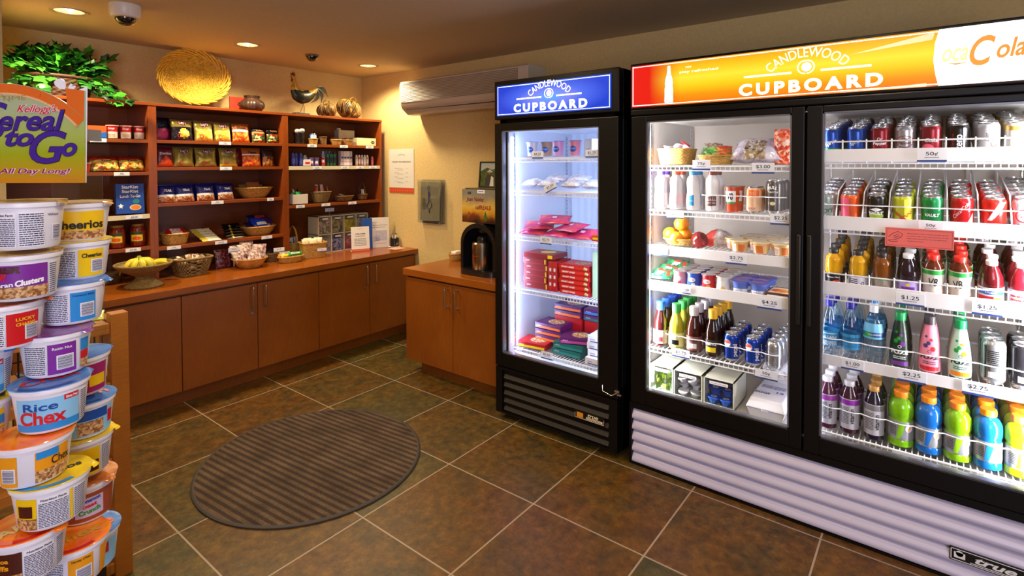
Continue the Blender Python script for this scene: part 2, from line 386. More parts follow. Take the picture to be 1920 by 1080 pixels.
# ---------------- shelf units standing on the worktop
YS = .55; ZC = .718
def price_tag(parent, x, y, z, w, txt, facing='-y', h=.026, tilt=0., navy=False, name='price_tag'):
    b = B()
    if facing == '-y': fn = pm((x, y, z), (1, 0, 0), (0, 0, 1)); fo = pm((x, y, z), (1, 0, 0), (0, 0, 1), .0008); b.box(x-w/2, y, z-h/2, x+w/2, y+.0015, z+h/2)
    else:
        fo = pm((x, y, z), (0, -1, 0), (0, 0, 1), .0008); b.box(x, y-w/2, z-h/2, x+.0015, y+w/2, z+h/2)
    if txt: b.text(txt, fo, h=h*.34, w=min(w*.62, h*.34*len(txt)*.75), mi=1, at=(0, h*.12), bold=.01)
    b.lines(-w*.25, -h*.2, w*.25, -h*.1, 1, fo, 1)
    b.rect(-w/2, -h/2, w/2, -h*.34, fo, 2 if navy else 1)
    return b.build(name, [TAGW, INK, NAVY], parent, smooth=0)
def shelf_unit(x0, x1, label, shelves, tags, pale=None):
    t = thing('shelf_unit', label, 'shelving', (x0, YS, ZC), group='shelf units on the worktop')
    w = x1-x0; d = YA-YS-.005; H = 1.835-ZC
    B().box(0, 0, 0, .023, d, H-.018).build('side_panel', WOODS, t, smooth=0, bev=.001)
    B().box(w-.023, 0, 0, w, d, H-.018).build('side_panel', WOODS, t, smooth=0, bev=.001)
    B().box(0, -.004, H-.018, w, d, H).build('top_panel', WOODS, t, smooth=0, bev=.001)
    B().box(.023, d-.006, 0, w-.023, d, H-.018).build('back_panel', WOODS, t, smooth=0)
    for k, z in enumerate(shelves):
        s = B().box(.0235, 0, z-ZC-.021, w-.0235, d-.007, z-ZC).build('shelf', WOODS, t, smooth=0, bev=.001)
        if pale is not None and k == pale: part(B().box(.0235, -.002, z-ZC-.024, w-.0235, -.0003, z-ZC+.004).build('edge_strip', M('#d8cfae', .4), s, smooth=0), 'pale plastic shelf edge strip')
        for (tx, tw, tt) in tags[k]: price_tag(s, tx-x0, -.0045, z-ZC-.013, tw, tt)
    return t
SH1 = [1.602, 1.402, 1.135, .935]; SH2 = [1.604, 1.43, 1.198, .92]; SH3 = [1.604, 1.428, 1.13]
shelf_unit(XL+.002, -.043, 'left bay of the wooden wall shelving, half hidden behind the cereal sign', SH1, [[(-.324, .08, '$1.00')], [(-.211, .08, '50¢')], [(-.151, .09, '$2.00')], [(-.327, .08, '$2.25'), (-.16, .08, '$3.00')]], 2)
shelf_unit(-.043, .840, 'middle bay of the wooden wall shelving, full of chip bags', SH2, [[(.396, .08, '75¢')], [(.4, .08, '75¢')], [(.34, .08, '75¢'), (.716, .05, '50¢')], [(.066, .08, '75¢'), (.36, .08, '$1.00'), (.684, .08, '75¢')]])
shelf_unit(.841, 1.747, 'right bay of the wooden wall shelving, holding toiletries and small baskets', SH3, [[(1.062, .08, '$1.00'), (1.353, .077, '$1.50'), (1.614, .079, '$2.00')], [(1.104, .08, '$2.50'), (1.361, .08, '$1.75'), (1.512, .076, '50¢'), (1.646, .08, '$1.25')], [(.955, .072, '$1.25'), (1.179, .078, '50¢'), (1.431, .08, '75¢')]], 1)

# ================================================================ coffee counter (counter B)
t = thing('base_cabinet', 'short wooden two-door cabinet between the corner and the freezer', 'cabinet', (1.165, -1.335, 0))
L = .905
B().box(.02, 0, .09, XB-1.165, L, .675).box(.07, 0, 0, XB-1.165, L-.08, .09).build('carcass', WOODF, t, smooth=0)
for i, (a, c) in enumerate(((.003, .452), (.456, L-.001))):
    d = B().box(0, a, .089, .0195, c, .662).build('door', WOODF, t, smooth=0, bev=.0015)
    handle(d, 0, c-.042 if i == 0 else a+.042, .517, .635, '-x')
meta(B().box(1.148, -1.337, .677, XB, -.418, .723).build('worktop', WOODT, smooth=0, bev=.002), 'short wooden worktop under the coffee machine', 'worktop')

# ================================================================ round mat
def mat_mat():
    t = NT('ribbed_mat'); v = t.mapping((1, 1, 1), rot=(0, 0, rad(-6.2)))
    w = t.n('ShaderNodeTexWave', {'Vector': v, 'Scale': 9.2, 'Distortion': .15, 'Detail': 1}, wave_type='BANDS', bands_direction='X')
    n = t.n('ShaderNodeTexNoise', {'Vector': t.tc.outputs['Object'], 'Scale': 7.0, 'Detail': 5}); n2 = t.n('ShaderNodeTexNoise', {'Vector': t.tc.outputs['Object'], 'Scale': 260.0})
    c = t.ramp(w.outputs[0], [(.3, '#3f2d22'), (.65, '#6b5540')])
    m = t.n('ShaderNodeMix', {0: 1.0, 6: c, 7: t.ramp(n.outputs[0], [(.3, '#b0a090'), (.65, '#ffffff')])}, data_type='RGBA', blend_type='MULTIPLY')
    m2 = t.n('ShaderNodeMix', {0: .6, 6: m.outputs[2], 7: t.ramp(n2.outputs[0], [(.35, '#707070'), (.6, '#ffffff')])}, data_type='RGBA', blend_type='MULTIPLY')
    t.set(Base_Color=m2.outputs[2], Roughness=.95); t.bump(t.n('ShaderNodeMath', {0: w.outputs[0], 1: n2.outputs[0]}, operation='ADD').outputs[0], .5, .004); return t.m
t = thing('door_mat', 'round brown ribbed floor mat lying on the slate tiles', 'mat', (.125, -.938, 0))
B().lathe([(.505, 0), (.508, .009), (.0001, .010)], 96).build('pile', mat_mat(), t)
B().lathe([(.505, 0), (.518, .001), (.519, .007), (.512, .011), (.505, .010), (.505, 0)], 96).build('border', M('#3a3230', .7), t)
# ================================================================ refrigerated cases
def emis_grad(name, build, strength):
    t = NT(name); c = build(t); t.set(Base_Color=(0, 0, 0, 1), Emission_Color=c, Emission_Strength=strength, Roughness=.3); return t.m
def sign_blue(t):
    sx = t.n('ShaderNodeSeparateXYZ', {0: t.tc.outputs['Generated']})
    dy = t.n('ShaderNodeMath', {0: sx.outputs[1], 1: .5}, operation='SUBTRACT'); dz = t.n('ShaderNodeMath', {0: sx.outputs[2], 1: .5}, operation='SUBTRACT')
    a = t.n('ShaderNodeMath', {0: dy.outputs[0], 1: dy.outputs[0]}, operation='MULTIPLY'); b_ = t.n('ShaderNodeMath', {0: dz.outputs[0], 1: dz.outputs[0]}, operation='MULTIPLY')
    d = t.n('ShaderNodeMath', {0: a.outputs[0], 1: 1.5, 2: b_.outputs[0]}, operation='MULTIPLY_ADD'); r = t.n('ShaderNodeMath', {0: d.outputs[0]}, operation='SQRT')
    return t.ramp(r.outputs[0], [(0, '#5fb4ff'), (.2, '#7f8cff'), (.36, '#4a6cf4'), (.6, '#1440d8')])
def sign_orange(t):
    sx = t.n('ShaderNodeSeparateXYZ', {0: t.tc.outputs['Generated']})
    # glowing yellow middle band, orange edges; red at the far-left end
    r = t.ramp(sx.outputs[2], [(0, '#ff7a10'), (.2, '#ff9c10'), (.42, '#ffd81c'), (.6, '#fff03c'), (.8, '#ffd020'), (1, '#ffa818')])
    inv = t.n('ShaderNodeMath', {0: 1.0, 1: sx.outputs[1]}, operation='SUBTRACT')
    f = t.ramp(inv.outputs[0], [(.0, '#000000'), (.06, '#000000'), (.16, '#ffffff'), (.8, '#ffffff'), (1, '#a0a0a0')])
    m = t.n('ShaderNodeMix', {0: f, 6: hexc('#f01c10'), 7: r}, data_type='RGBA'); return m.outputs[2]
SBLUE = emis_grad('blue_backlit_sign', sign_blue, 1.0); SORA = emis_grad('orange_backlit_sign', sign_orange, 1.0)
EW = M('#ffffff', .5, emit=1.25); EWB = M('#d4f0ff', .5, emit=1.3); EYW = M('#fffbe0', .5, emit=1.3); ERED = M('#ee1420', .5, emit=.9); EGOLD = M('#c8842c', .5, emit=.8); EGR = M('#f4ecc8', .5, emit=1.0)
CASE = M('#060405', .42, spec=.3); CASE2 = M('#040304', .5, spec=.2)
def corrug(name, c1):
    t = NT(name); v = t.n('ShaderNodeTexWave', {'Vector': t.tc.outputs['Object'], 'Scale': 6.0}, wave_type='BANDS', bands_direction='Y')
    t.set(Base_Color=hexc(c1), Roughness=.45); t.bump(v.outputs[0], .4, .01); return t.m
LINB = corrug('ribbed_liner', '#c9cfe0')
def emblem(b, f, cy, cz, w, mi, mi2=None):   # CANDLEWOOD arc, two nut shells, bar, CUPBOARD
    b.text('CANDLEWOOD', f, h=w*.072, w=w*.60, mi=mi, at=(cy, cz+w*.142), arc=w*.40, bold=.0)
    b.ring(cy+w*.008, cz+w*.030, w*.044, w*.053, f, mi, a0=-1.6, a1=1.9); b.ring(cy+w*.004, cz+w*.030, 0, w*.034, f, mi)
    b.ring(cy-w*.008, cz+w*.030, w*.044, w*.053, f, mi, a0=1.5, a1=4.8)
    b.rect(cy-w*.45, cz-w*.012, cy-w*.1, cz+w*.004, f, mi); b.rect(cy+w*.1, cz-w*.012, cy+w*.42, cz+w*.004, f, mi)
    b.text('CUPBOARD', f, h=w*.098, w=w*.98, mi=mi, at=(cy, cz-w*.108), bold=.045, sp=1.4)
def case_shell(t, x0, y0, y1, ztop, zin0, zin1, wl, lm=None):
    """body: five wall panels round an open cavity, in world coordinates relative to the thing at (x0, 0, 0)"""
    D_ = XB-.02-x0; b = B(); 
    b.box(.05, y0, .03, D_, y0+.05, ztop); b.box(.05, y1-.05, .03, D_, y1, ztop); b.box(D_-.04, y0, .03, D_, y1, ztop)
    b.box(.05, y0, zin1+.02, D_, y1, ztop); b.box(.05, y0, .03, D_, y1, zin0-.02)
    b.build('cabinet_body', CASE2, t, smooth=0, bev=.003)
    b = B(); i0, i1 = y0+.052, y1-.052
    b.box(.055, i0, zin0, D_-.05, i0+.008, zin1, 0); b.box(.055, i1-.008, zin0, D_-.05, i1, zin1, 0)
    b.box(D_-.06, i0, zin0, D_-.05, i1, zin1, 1); b.box(.055, i0, zin0-.01, D_-.05, i1, zin0, 0); b.box(.055, i0, zin1, D_-.05, i1, zin1+.01, 0)
    b.build('liner', lm or [LINER, LINB], t, smooth=0)
    for yy in (i0+.011, i1-.011, (i0+i1)/2):
        xs = (.10, D_-.12) if yy != (i0+i1)/2 else (D_-.064,)
        for xx in xs:
            b = B(); b.box(xx-.008, yy-.0015, zin0+.02, xx+.008, yy+.0015, zin1-.02)
            k = zin0+.03
            while k < zin1-.03: b.box(xx-.003, yy-.002, k, xx+.003, yy+.002, k+.007, 1); k += .025
            b.build('shelf_standard', [SILV, BLK], t, smooth=0)
    return D_
def wire_shelf(t, y0, y1, xa, xb, z, n, lip=None, fence=None, divs=None, loops=None, lipx=0, name='shelf', white=WHT):
    b = B()
    b.rod((xa, y0, z), (xa, y1, z), .004, 6); b.rod((xb, y0, z), (xb, y1, z), .004, 6); b.rod(((xa+xb)/2, y0, z-.003), ((xa+xb)/2, y1, z-.003), .003, 6)
    b.rod((xa, y0, z-.02), (xa, y1, z-.02), .003, 6)
    for i in range(n+1):
        y = y0+(y1-y0)*i/n; b.add([(xa, y-.0016, z+.001), (xb, y-.0016, z+.001), (xb, y+.0016, z+.001), (xa, y+.0016, z+.001), (xa, y-.0016, z+.004), (xb, y-.0016, z+.004), (xb, y+.0016, z+.004), (xa, y+.0016, z+.004)],
              [(0, 3, 2, 1), (4, 5, 6, 7), (0, 1, 5, 4), (1, 2, 6, 5), (2, 3, 7, 6), (3, 0, 4, 7)])
        b.box(xa-.0015, y-.0015, z-.02, xa+.0015, y+.0015, z)
    s = b.build(name, white, t, smooth=50)
    if lip: B().box(xa-.012, y0, lip[0], xa-.007, y1, lip[1]).build('shelf_lip', M('#f1f1f6', .35), s, smooth=0, bev=.001)
    if fence:
        f = B(); f.rod((xa-.004, y0, fence), (xa-.004, y1, fence), .0028, 6)
        for d in divs or []: f.rod((xa-.004, d, z), (xa-.004, d, fence+(.008)), .0028, 6)
        f.build('wire_fence', white, s)
    elif divs:
        f = B()
        for d in divs: f.tube([(xa, d, z), (xa, d, z+.055), (xa+.07, d, z+.13), (xb-.02, d, z+.13), (xb-.02, d, z)], .0026, 6)
        f.build('lane_divider', white, s)
    if loops:   # bowed wire bands holding the front row
        f = B()
        for (a, c, zz) in loops:
            f.tube([(xa+.035*0-.012*sin(pi*k/8)*1.2+.012, a+(c-a)*k/8, zz) for k in range(9)], .0022, 6)
        f.build('front_wire', white, s)
    return s
def rowfront(dz=0): pass
# ---------------- single-door freezer
FX = 1.016; FY0, FY1 = -2.135, -1.362
t = FZ = thing('freezer', 'tall black single-door glass freezer with blue lit header', 'freezer', (FX, 0, 0))
Df = case_shell(t, FX, FY0, FY1, 1.908, .37, 1.64, 0)
b = B(); b.box(0, FY0, 1.692, .05, FY1, 1.908); b.build('header_box', CASE, t, smooth=0, bev=.006)
b = B(); b.box(-.004, FY0+.04, 1.712, 0, FY1-.022, 1.880, 0); f = pm((-.0045, 0, 0), (0, -1, 0), (0, 0, 1), .0005)
b.build('header_sign', [SBLUE], t, smooth=0)
b = B(); yl, yr = -FY1+.022, -FY0-.04
for q in ((yl+.006, 1.718, yr-.006, 1.7215), (yl+.006, 1.8705, yr-.006, 1.874), (yl+.006, 1.718, yl+.0095, 1.874), (yr-.0095, 1.718, yr-.006, 1.874)): b.rect(*q, f, 1)
emblem(b, f, (yl+yr)/2-.005, 1.800, .47, 0)
b.build('sign_lettering', [EW, EWB], t, smooth=0)
def door_case(t, y0, y1, z0, z1, gy0, gy1, gz0, gz1, hy=None, lab=None):
    b = B(); b.box(0, y0, z0, .045, gy0, z1); b.box(0, gy1, z0, .045, y1, z1); b.box(0, gy0, z0, .045, gy1, gz0); b.box(0, gy0, gz1, .045, gy1, z1)
    d = b.build('door', CASE, t, smooth=0, bev=.003)
    B().box(.012, gy0, gz0, .016, gy1, gz1).build('glass_pane', GLASS, d, smooth=0)
    b = B()
    for (a0, c0, a1, c1) in ((gy0, gz0, gy1, gz0+.006), (gy0, gz1-.006, gy1, gz1), (gy0, gz0, gy0+.006, gz1), (gy1-.006, gz0, gy1, gz1)): b.box(.003, a0, c0, .03, a1, c1)
    b.build('glass_trim', M('#7a7c88', .3, .6), d, smooth=0)
    if hy is not None:
        B().box(-.018, hy-.008, (z0+z1)/2-.18, .0, hy+.008, (z0+z1)/2+.18).build('handle', BLK2, d, smooth=0, bev=.004)
    return d
d = door_case(t, FY0+.004, FY1-.001, .302, 1.672, -2.026, -1.412, .378, 1.630)
B().tube([(-.002, -2.05, .355), (-.010, -2.055, .330), (-.004, -2.10, .315), (-.002, -2.13, .335)], .0022, 6).build('cable', SILV, d)
b = B(); b.box(-.008, -2.142, .338, -.001, -2.118, .348); b.box(-.008, -2.152, .325, 0, -2.132, .332); b.build('hinge', SILV, t, smooth=0)
b = B(); b.box(.012, FY0+.005, .035, .05, FY1-.005, .296); b.box(.0, FY0+.005, .035, .014, FY0+.05, .296); b.box(.0, FY1-.05, .035, .014, FY1-.005, .296); b.box(.0, FY0+.05, .28, .014, FY1-.05, .296); b.box(.0, FY0+.05, .035, .014, FY1-.05, .047)
b.build('grille_frame', CASE, t, smooth=0)
for k in range(5):
    z = .056+k*.045; b = B(); Y0, Y1 = FY0+.055, FY1-.06
    b.add([(.002, Y0, z), (.002, Y1, z), (.012, Y1, z+.02), (.012, Y0, z+.02), (.012, Y0, z-.004), (.012, Y1, z-.004)], [(0, 3, 2, 1), (0, 1, 5, 4), (3, 4, 5, 2), (0, 4, 3), (1, 2, 5)])
    b.build('louver', M('#221c1a', .5), t, smooth=0)
b = B(); f = pm((-.001, 0, 0), (0, -1, 0), (0, 0, 1), .0005); b.box(-.001, -2.062, .148, .004, -1.888, .192, 0)
yy = 1.888; b.rect(yy+.004, .152, yy+.17, .1545, f, 1); b.rect(yy+.004, .152, yy+.006, .176, f, 1); b.rect(yy+.168, .152, yy+.17, .176, f, 1)
b.rect(yy+.015, .157, yy+.052, .182, f, 2); b.text('true', f, h=.017, w=.06, mi=1, at=(yy+.108, .178), bold=.02, shear=.25); b.rect(yy+.07, .157, yy+.162, .168, f, 1); b.text('FREEZERS', f, h=.007, w=.08, mi=0, at=(yy+.116, .1625), bold=.02)
b.build('maker_badge', [BLK, M('#e8d8b8', .3), M('#d8902a', .3)], t, smooth=0)
fz = [1.482, 1.296, 1.038, .737, .392]
ia, ib = FY0+.062, FY1-.062
for k, z in enumerate(fz):
    s = wire_shelf(t, ia, ib, .096, .62, z-.006, 34)
    if k in (0, 1): B().box(.088, ia, z-.012, .092, ib, z-.001).build('shelf_lip', WHT, s, smooth=0)
for (z, y, tx, k) in ((1.495, -1.60, '$4.25', 0), (1.497, -1.94, '$1.75', 0), (1.025, -1.655, '$2.75', 2), (.392, -1.66, '$3.50', 4)):
    price_tag(t, .084, y, z, .075, tx, '-x', h=.04, navy=True)
o = price_tag(t, 0, 0, 0, .08, '$3.50', '-x', h=.038, navy=True); o.location = (.075, -1.69, 1.318); o.rotation_euler = (rad(-25), 0, 0)
part(B().box(.07, FY1-.0615, .42, .095, FY1-.0655, 1.6).build('interior_lamp', M('#cfe0ff', .4, emit=2.), t, smooth=0))

# ---------------- double-door cooler
KX = 1.043; KY0, KY1 = -3.672, -2.180
t = CL = thing('cooler', 'large black double-door glass drinks cooler with orange lit header', 'cooler', (KX, 0, 0))
case_shell(t, KX, KY0, KY1, 1.916, .34, 1.655, 0, [M('#dcd8d2', .5), M('#b8aea4', .5)])
b = B(); b.box(0, KY0, 1.700, .05, KY1, 1.916).box(.002, KY0, 1.672, .05, KY1, 1.700); b.build('header_box', CASE, t, smooth=0, bev=.005)
sy0, sy1 = 2.190, 3.665   # in -y
b = B(); b.box(-.004, -sy1, 1.711, 0, -sy0, 1.904, 0); b.build('header_sign', [SORA], t, smooth=0)
b = B(); f = pm((-.0045, 0, 0), (0, -1, 0), (0, 0, 1), .0006); f2 = pm((-.0045, 0, 0), (0, -1, 0), (0, 0, 1), .0012); f3 = pm((-.0045, 0, 0), (0, -1, 0), (0, 0, 1), .0018)
for q in ((sy0+.005, 1.716, sy1, 1.7195), (sy0+.005, 1.8955, sy1, 1.899), (sy0+.005, 1.716, sy0+.0085, 1.899)): b.rect(*q, f, 0)
bp = [(.022, 0), (.024, .01), (.0225, .03), (.0235, .055), (.020, .075), (.0215, .088), (.018, .108), (.0115, .125), (.0085, .145), (.0095, .148), (.0095, .153), (.008, .156), (.008, .165)]
P = [(2.372+r*.85, 1.722+z) for r, z in bp]+[(2.372-r*.85, 1.722+z) for r, z in bp[::-1]]
b.poly(P, f2, 0)
b.text('enjoy', f2, h=.012, w=.028, mi=1, at=(2.462, 1.873), shear=.3); b.text('stay refreshed', f2, h=.014, w=.17, mi=1, at=(2.505, 1.852), bold=.01)
emblem(b, f2, 2.925, 1.806, .51, 1)
b.rect(3.333, 1.711, 3.600, 1.904, f2, 0)
b.poly([(3.333, 1.711), (3.333, 1.904), (3.322, 1.86), (3.318, 1.80), (3.324, 1.75)], f2, 0)
b.text('oca', f3, h=.045, w=.070, mi=5, at=(3.376, 1.812), shear=.35, bold=.02); b.text('C', f3, h=.098, w=.066, mi=2, at=(3.446, 1.818), shear=.35, bold=.02); b.text('ola', f3, h=.062, w=.072, mi=2, at=(3.516, 1.820), shear=.35, rot=.06, bold=.02)
b.ring(3.475, 1.872, .048, .0505, f3, 2, a0=.6, a1=2.6, ey=.5); b.poly([(3.35, 1.785), (3.38, 1.778), (3.42, 1.785), (3.38, 1.783)], f3, 2)
b.rect(3.600, 1.718, 3.662, 1.893, f2, 3); b.poly([(3.602, 1.711), (3.602, 1.85), (3.625, 1.78), (3.618, 1.711)], f3, 0)
b.poly([(3.0, 1.712), (3.3, 1.712), (3.3, 1.724), (3.15, 1.716)], f, 4)
b.poly([(3.07, 1.85), (3.31, 1.895), (3.32, 1.893), (3.315, 1.872)], f, 4)
b.build('sign_lettering', [EW, EYW, EGOLD, ERED, M('#ffb890', .5, emit=.9), M('#ecd68a', .5, emit=1.)], t, smooth=0)
dL = door_case(t, -2.922, -2.186, .302, 1.668, -2.876, -2.262, .372, 1.643, -2.908)
dR = door_case(t, -3.668, -2.930, .302, 1.668, -3.605, -2.984, .372, 1.643, -2.945)
b = B(); b.box(.002, KY0, .272, .05, KY1, .300); b.box(.03, KY0, .012, .05, KY1, .272); b.box(-.0, KY1-.012, .012, .03, KY1, .272); b.box(0, KY0, .0, .05, KY1, .010); b.build('grille_frame', CASE, t, smooth=0)
LAV = M('#c4bfdc', .38, .1)
for k in range(5):
    z0 = .014+k*.052; z1 = z0+.044; pr = [(.016, z0-.002), (.003, z0-.001), (.0, z0+.006), (.002, z0+.014), (.012, z0+.032), (.026, z1), (.030, z1), (.030, z0)]
    n = len(pr); vs = [(x, KY1-.014, z) for x, z in pr]+[(x, KY0, z) for x, z in pr]
    B().add(vs, [(i, (i+1) % n, n+(i+1) % n, n+i) for i in range(n)]+[tuple(range(n))[::-1], tuple(range(n, 2*n))]).build('louver', LAV, t, smooth=40)
b = B(); b.box(-.004, -3.578, .076, .002, -3.385, .122, 0); f = pm((-.004, 0, 0), (0, -1, 0), (0, 0, 1), .0006); y = 3.385
for q in ((y+.003, .079, y+.190, .0815), (y+.003, .079, y+.0055, .119), (y+.003, .1165, y+.19, .119)): b.rect(*q, f, 1)
b.rect(y+.012, .088, y+.042, .108, f, 1); b.ring(y+.027, .104, .0, .010, f, 1); b.text('true', f, h=.022, w=.105, mi=1, at=(y+.120, .100), bold=.03, shear=.35); b.rect(y+.055, .084, y+.17, .0865, f, 1)
b.build('maker_badge', [BLK, M('#e6e8ee', .3)], t, smooth=0)
B().box(.055, -2.945, .345, .075, -2.915, 1.65).build('mullion', CASE2, t, smooth=0)
la, lb_, ra, rb = -2.865, -2.245, -3.608, -2.978
xa, xb = .085, .655
S = {}
def mids(l, z):
    m = [(a+c)/2 for a, c in zip(l, l[1:])]; m = [l[0]+.04]+m+[l[-1]-.03]
    return [(a, c, z) for a, c in zip(m, m[1:])]
S['L1'] = wire_shelf(t, la, lb_, xa, xb, 1.433, 30)
S['L2'] = wire_shelf(t, la, lb_, xa, xb, 1.221, 30, loops=[(-2.49-.088*k, -2.49-.088*(k+1), 1.302) for k in range(4)])
S['L3'] = wire_shelf(t, la, lb_, xa, xb, 1.048, 30, lip=(1.012, 1.056))
S['L4'] = wire_shelf(t, la, lb_, xa, xb, .862, 30, lip=(.838, .886))
S['L5'] = wire_shelf(t, la, lb_, xa, xb, .556, 30, loops=mids([-2.362, -2.447, -2.534, -2.617, -2.707, -2.795], .632))
dv1 = [-3.042, -3.120, -3.199, -3.278, -3.357, -3.437, -3.512, -3.59]; dv2 = [-3.022, -3.110, -3.193, -3.278, -3.364, -3.449, -3.534]
S['R1'] = wire_shelf(t, ra, rb, xa, xb, 1.446, 30, lip=(1.450, 1.500), fence=1.529, divs=dv1)
S['R2'] = wire_shelf(t, ra, rb, xa, xb, 1.190, 30, lip=(1.184, 1.238), divs=dv2, loops=[(dv2[k], dv2[k+1], 1.282) for k in range(6)]+[(rb, dv2[0], 1.282), (dv2[6], ra, 1.282)])
S['R3'] = wire_shelf(t, ra, rb, xa, xb, .924, 30, lip=(.926, .978), fence=1.008, divs=[-2.983, -3.058, -3.135, -3.213, -3.29, -3.368, -3.445, -3.528])
S['R4'] = wire_shelf(t, ra, rb, xa, xb, .670, 30, lip=(.642, .684), loops=mids([-3.020, -3.068, -3.148, -3.232, -3.321, -3.408, -3.498, -3.575], .745))
S['R5'] = wire_shelf(t, ra, rb, xa, xb, .366, 34, loops=mids([-3.020, -3.071, -3.153, -3.236, -3.320, -3.414, -3.501, -3.578], .468))
for key, sl in (('R1', .15), ('R2', .17), ('R3', .15)):
    for o in [S[key]]+[c for c in S[key].children if c.name.startswith('lane')]:
        for v in o.data.vertices: v.co.z += max(0, v.co.x-xa)*sl
def kt(s, y, z, w, txt, h=.046): price_tag(S[s], .0705, y, z, w, txt, '-x', h=h, navy=True)
kt('L1', -2.495, 1.438, .08, '75¢'); kt('L1', -2.755, 1.425, .09, '$3.00'); kt('L2', -2.375, 1.204, .08, '$1.75', .03); kt('L2', -2.825, 1.212, .08, '$2.25')
kt('L3', -2.305, 1.027, .07, '$1.50', .04); kt('L3', -2.65, 1.027, .09, '$2.75'); kt('L4', -2.43, .858, .04, '1.00', .03); kt('L4', -2.785, .852, .095, '$4.25')
kt('L5', -2.405, .560, .085, '$1.75', .04); kt('L5', -2.775, .548, .09, '50¢', .04)
kt('R1', -3.318, 1.472, .085, '50¢'); kt('R2', -3.318, 1.216, .07, '50¢', .036); kt('R3', -3.262, .944, .085, '$1.25'); kt('R3', -3.475, .944, .08, '$1.25')
kt('R4', -3.085, .661, .075, '$1.00', .04); kt('R4', -3.27, .661, .085, '$2.25'); kt('R4', -3.455, .661, .085, '$2.75'); kt('R5', -3.26, .362, .09, '', .02)
tube_m = M('#eef2ff', .4, emit=3.)
B().box(.07, -2.236, .42, .10, -2.241, 1.6).build('interior_lamp', tube_m, t, smooth=0)
B().box(.07, -3.616, .42, .10, -3.611, 1.6).build('interior_lamp', tube_m, t, smooth=0)
# red notice hung on the cooler glass
t = thing('notice_card', 'small red notice card with a hand drawing, stuck on the right cooler door', 'notice', (KX+.008, -3.285, 1.178))
b = B(); b.box(0, -.098, -.034, .002, .098, .034, 0); f = pm((0, 0, 0), (0, -1, 0), (0, 0, 1), .0006)
for q in ((-.093, -.029, .093, -.0283), (-.093, .0283, .093, .029), (-.093, -.029, -.0923, .029), (.0923, -.029, .093, .029)): b.rect(*q, f, 1)
b.text('Please place your money at your guest', f, h=.0042, w=.115, mi=1, at=(.025, .0155)); b.text('purchase slip in the slot located on the', f, h=.0042, w=.115, mi=1, at=(.025, .0065))
b.text('back wall, just below the Candlewood', f, h=.0042, w=.11, mi=1, at=(.0225, -.0025)); b.text('Cupboard bags.', f, h=.0042, w=.046, mi=1, at=(-.009, -.0115))
b.build('card', [M('#f0706a', .5), INK], t, smooth=0)
b = B(); 
for P in ([(-.088, .0), (-.075, .013), (-.06, .021), (-.045, .012), (-.052, .0), (-.068, -.009), (-.088, -.012)], [(-.074, .002), (-.058, .012)], [(-.07, -.003), (-.055, .006)], [(-.088, -.012), (-.08, -.018), (-.06, -.014)]):
    b.tube([(-.0008, -p, q) for p, q in P], .0006, 4)
b.build('hand_drawing', INK, t)
# ================================================================ drinks: builders (front faces local -y)
FR = -pi/2
def rows(first, y, n, desc, where, group, x0=1.17, dx=.0675, z=0., rz=FR, jit=.12, slope=0.):
    """copies of a made thing, one behind the other"""
    pl = Vector((x0, y, z)); first.location = pl; first.rotation_euler[2] = rz; first.rotation_euler[0] = math.atan(slope)
    for k in range(1, n):
        dup(first, f'{desc}, {ORD[k]} back, {where}', (x0+dx*k, y+random.uniform(-.002, .002), z+dx*k*slope), rz+random.uniform(-jit, jit)*3, group)
CANP = [(.0001, .004), (.020, .003), (.0245, 0), (.027, .004), (.0325, .012), (.033, .016), (.033, .102), (.0318, .108), (.0272, .1165), (.0262, .118)]
def can(label, cat, mats, deco=None, h=.122, r=.033, group=None, zones=None, name='soda_can'):
    t = thing(name, label, cat, group=group); k = h/.122; q = r/.033
    pr = []
    for i, (a, z) in enumerate(CANP):
        mi = 3 if (i < 4 or i > 7) else 0
        pr.append((a*q, z*k if z < .05 else h-(.122-z), mi))
    zz = [z for _, z, _ in pr]
    b = B()
    if zones:     # extra rings between z bands
        p2 = [];
        for a, z, mi in pr[:6]: p2.append((a, z, mi))
        for (z0, z1, mi) in zones: p2 += [(r, z0, mi)]
        p2 += [(pr[6][0], pr[6][1], zones[-1][2])]+pr[7:]
        p2 = [(a, z, (zones[0][2] if i == 4 else mi)) for i, (a, z, mi) in enumerate(p2)]; p2[5] = (p2[5][0], p2[5][1], zones[0][2]); pr = p2
    b.lathe(pr, 24, cap=False)
    if deco: deco(b, cm(lambda z: r, z=h*.52), cm(lambda z: r, z=h*.52, off=.0009))
    b.build('can_body', mats, t, smooth=35)
    b = B(); b.lathe([(.0262*q, h-.004), (.0268*q, h-.0005), (.0260*q, h), (.0250*q, h-.0005), (.0245*q, h-.004), (.0001, h-.0035)], 24, cap=False)
    b.tube([(.008*cos(a)*q, -.004+.011*sin(a)*q, h-.0022) for a in [2*pi*i/10 for i in range(10)]], .0013, 4, closed=True); b.lathe([(.006, h-.0032), (.0055, h-.0018), (.0001, h-.0016)], 8, c=(0, .001), cap=False)
    b.build('can_lid', SILV, t, smooth=35); return t
RED = M('#c8141c', .25, .35); BLU = M('#1546a0', .25, .4); GRN = M('#0c8a4a', .25, .4); DKR = M('#8e1626', .25, .4); SLV = M('#c4c6cc', .25, .7); BLKM = M('#17161a', .25, .4); YLG = M('#c3cc30', .25, .3)
ORA = M('#ee5a1c', .3, .3); WHP = M('#f6f6f8', .4); DKG = M('#123a2c', .25, .4); PINK = M('#e85a78', .3); REDP = M('#c21822', .4); GOLD = M('#c8a24a', .3, .6); VIO = M('#6a2a8a', .35)
YELP = M('#f0d020', .4); GRNP = M('#1f9a3c', .4); BLUP = M('#1c62c0', .4); BRN = M('#5a2c1c', .4); ORP = M('#f08a1c', .4)
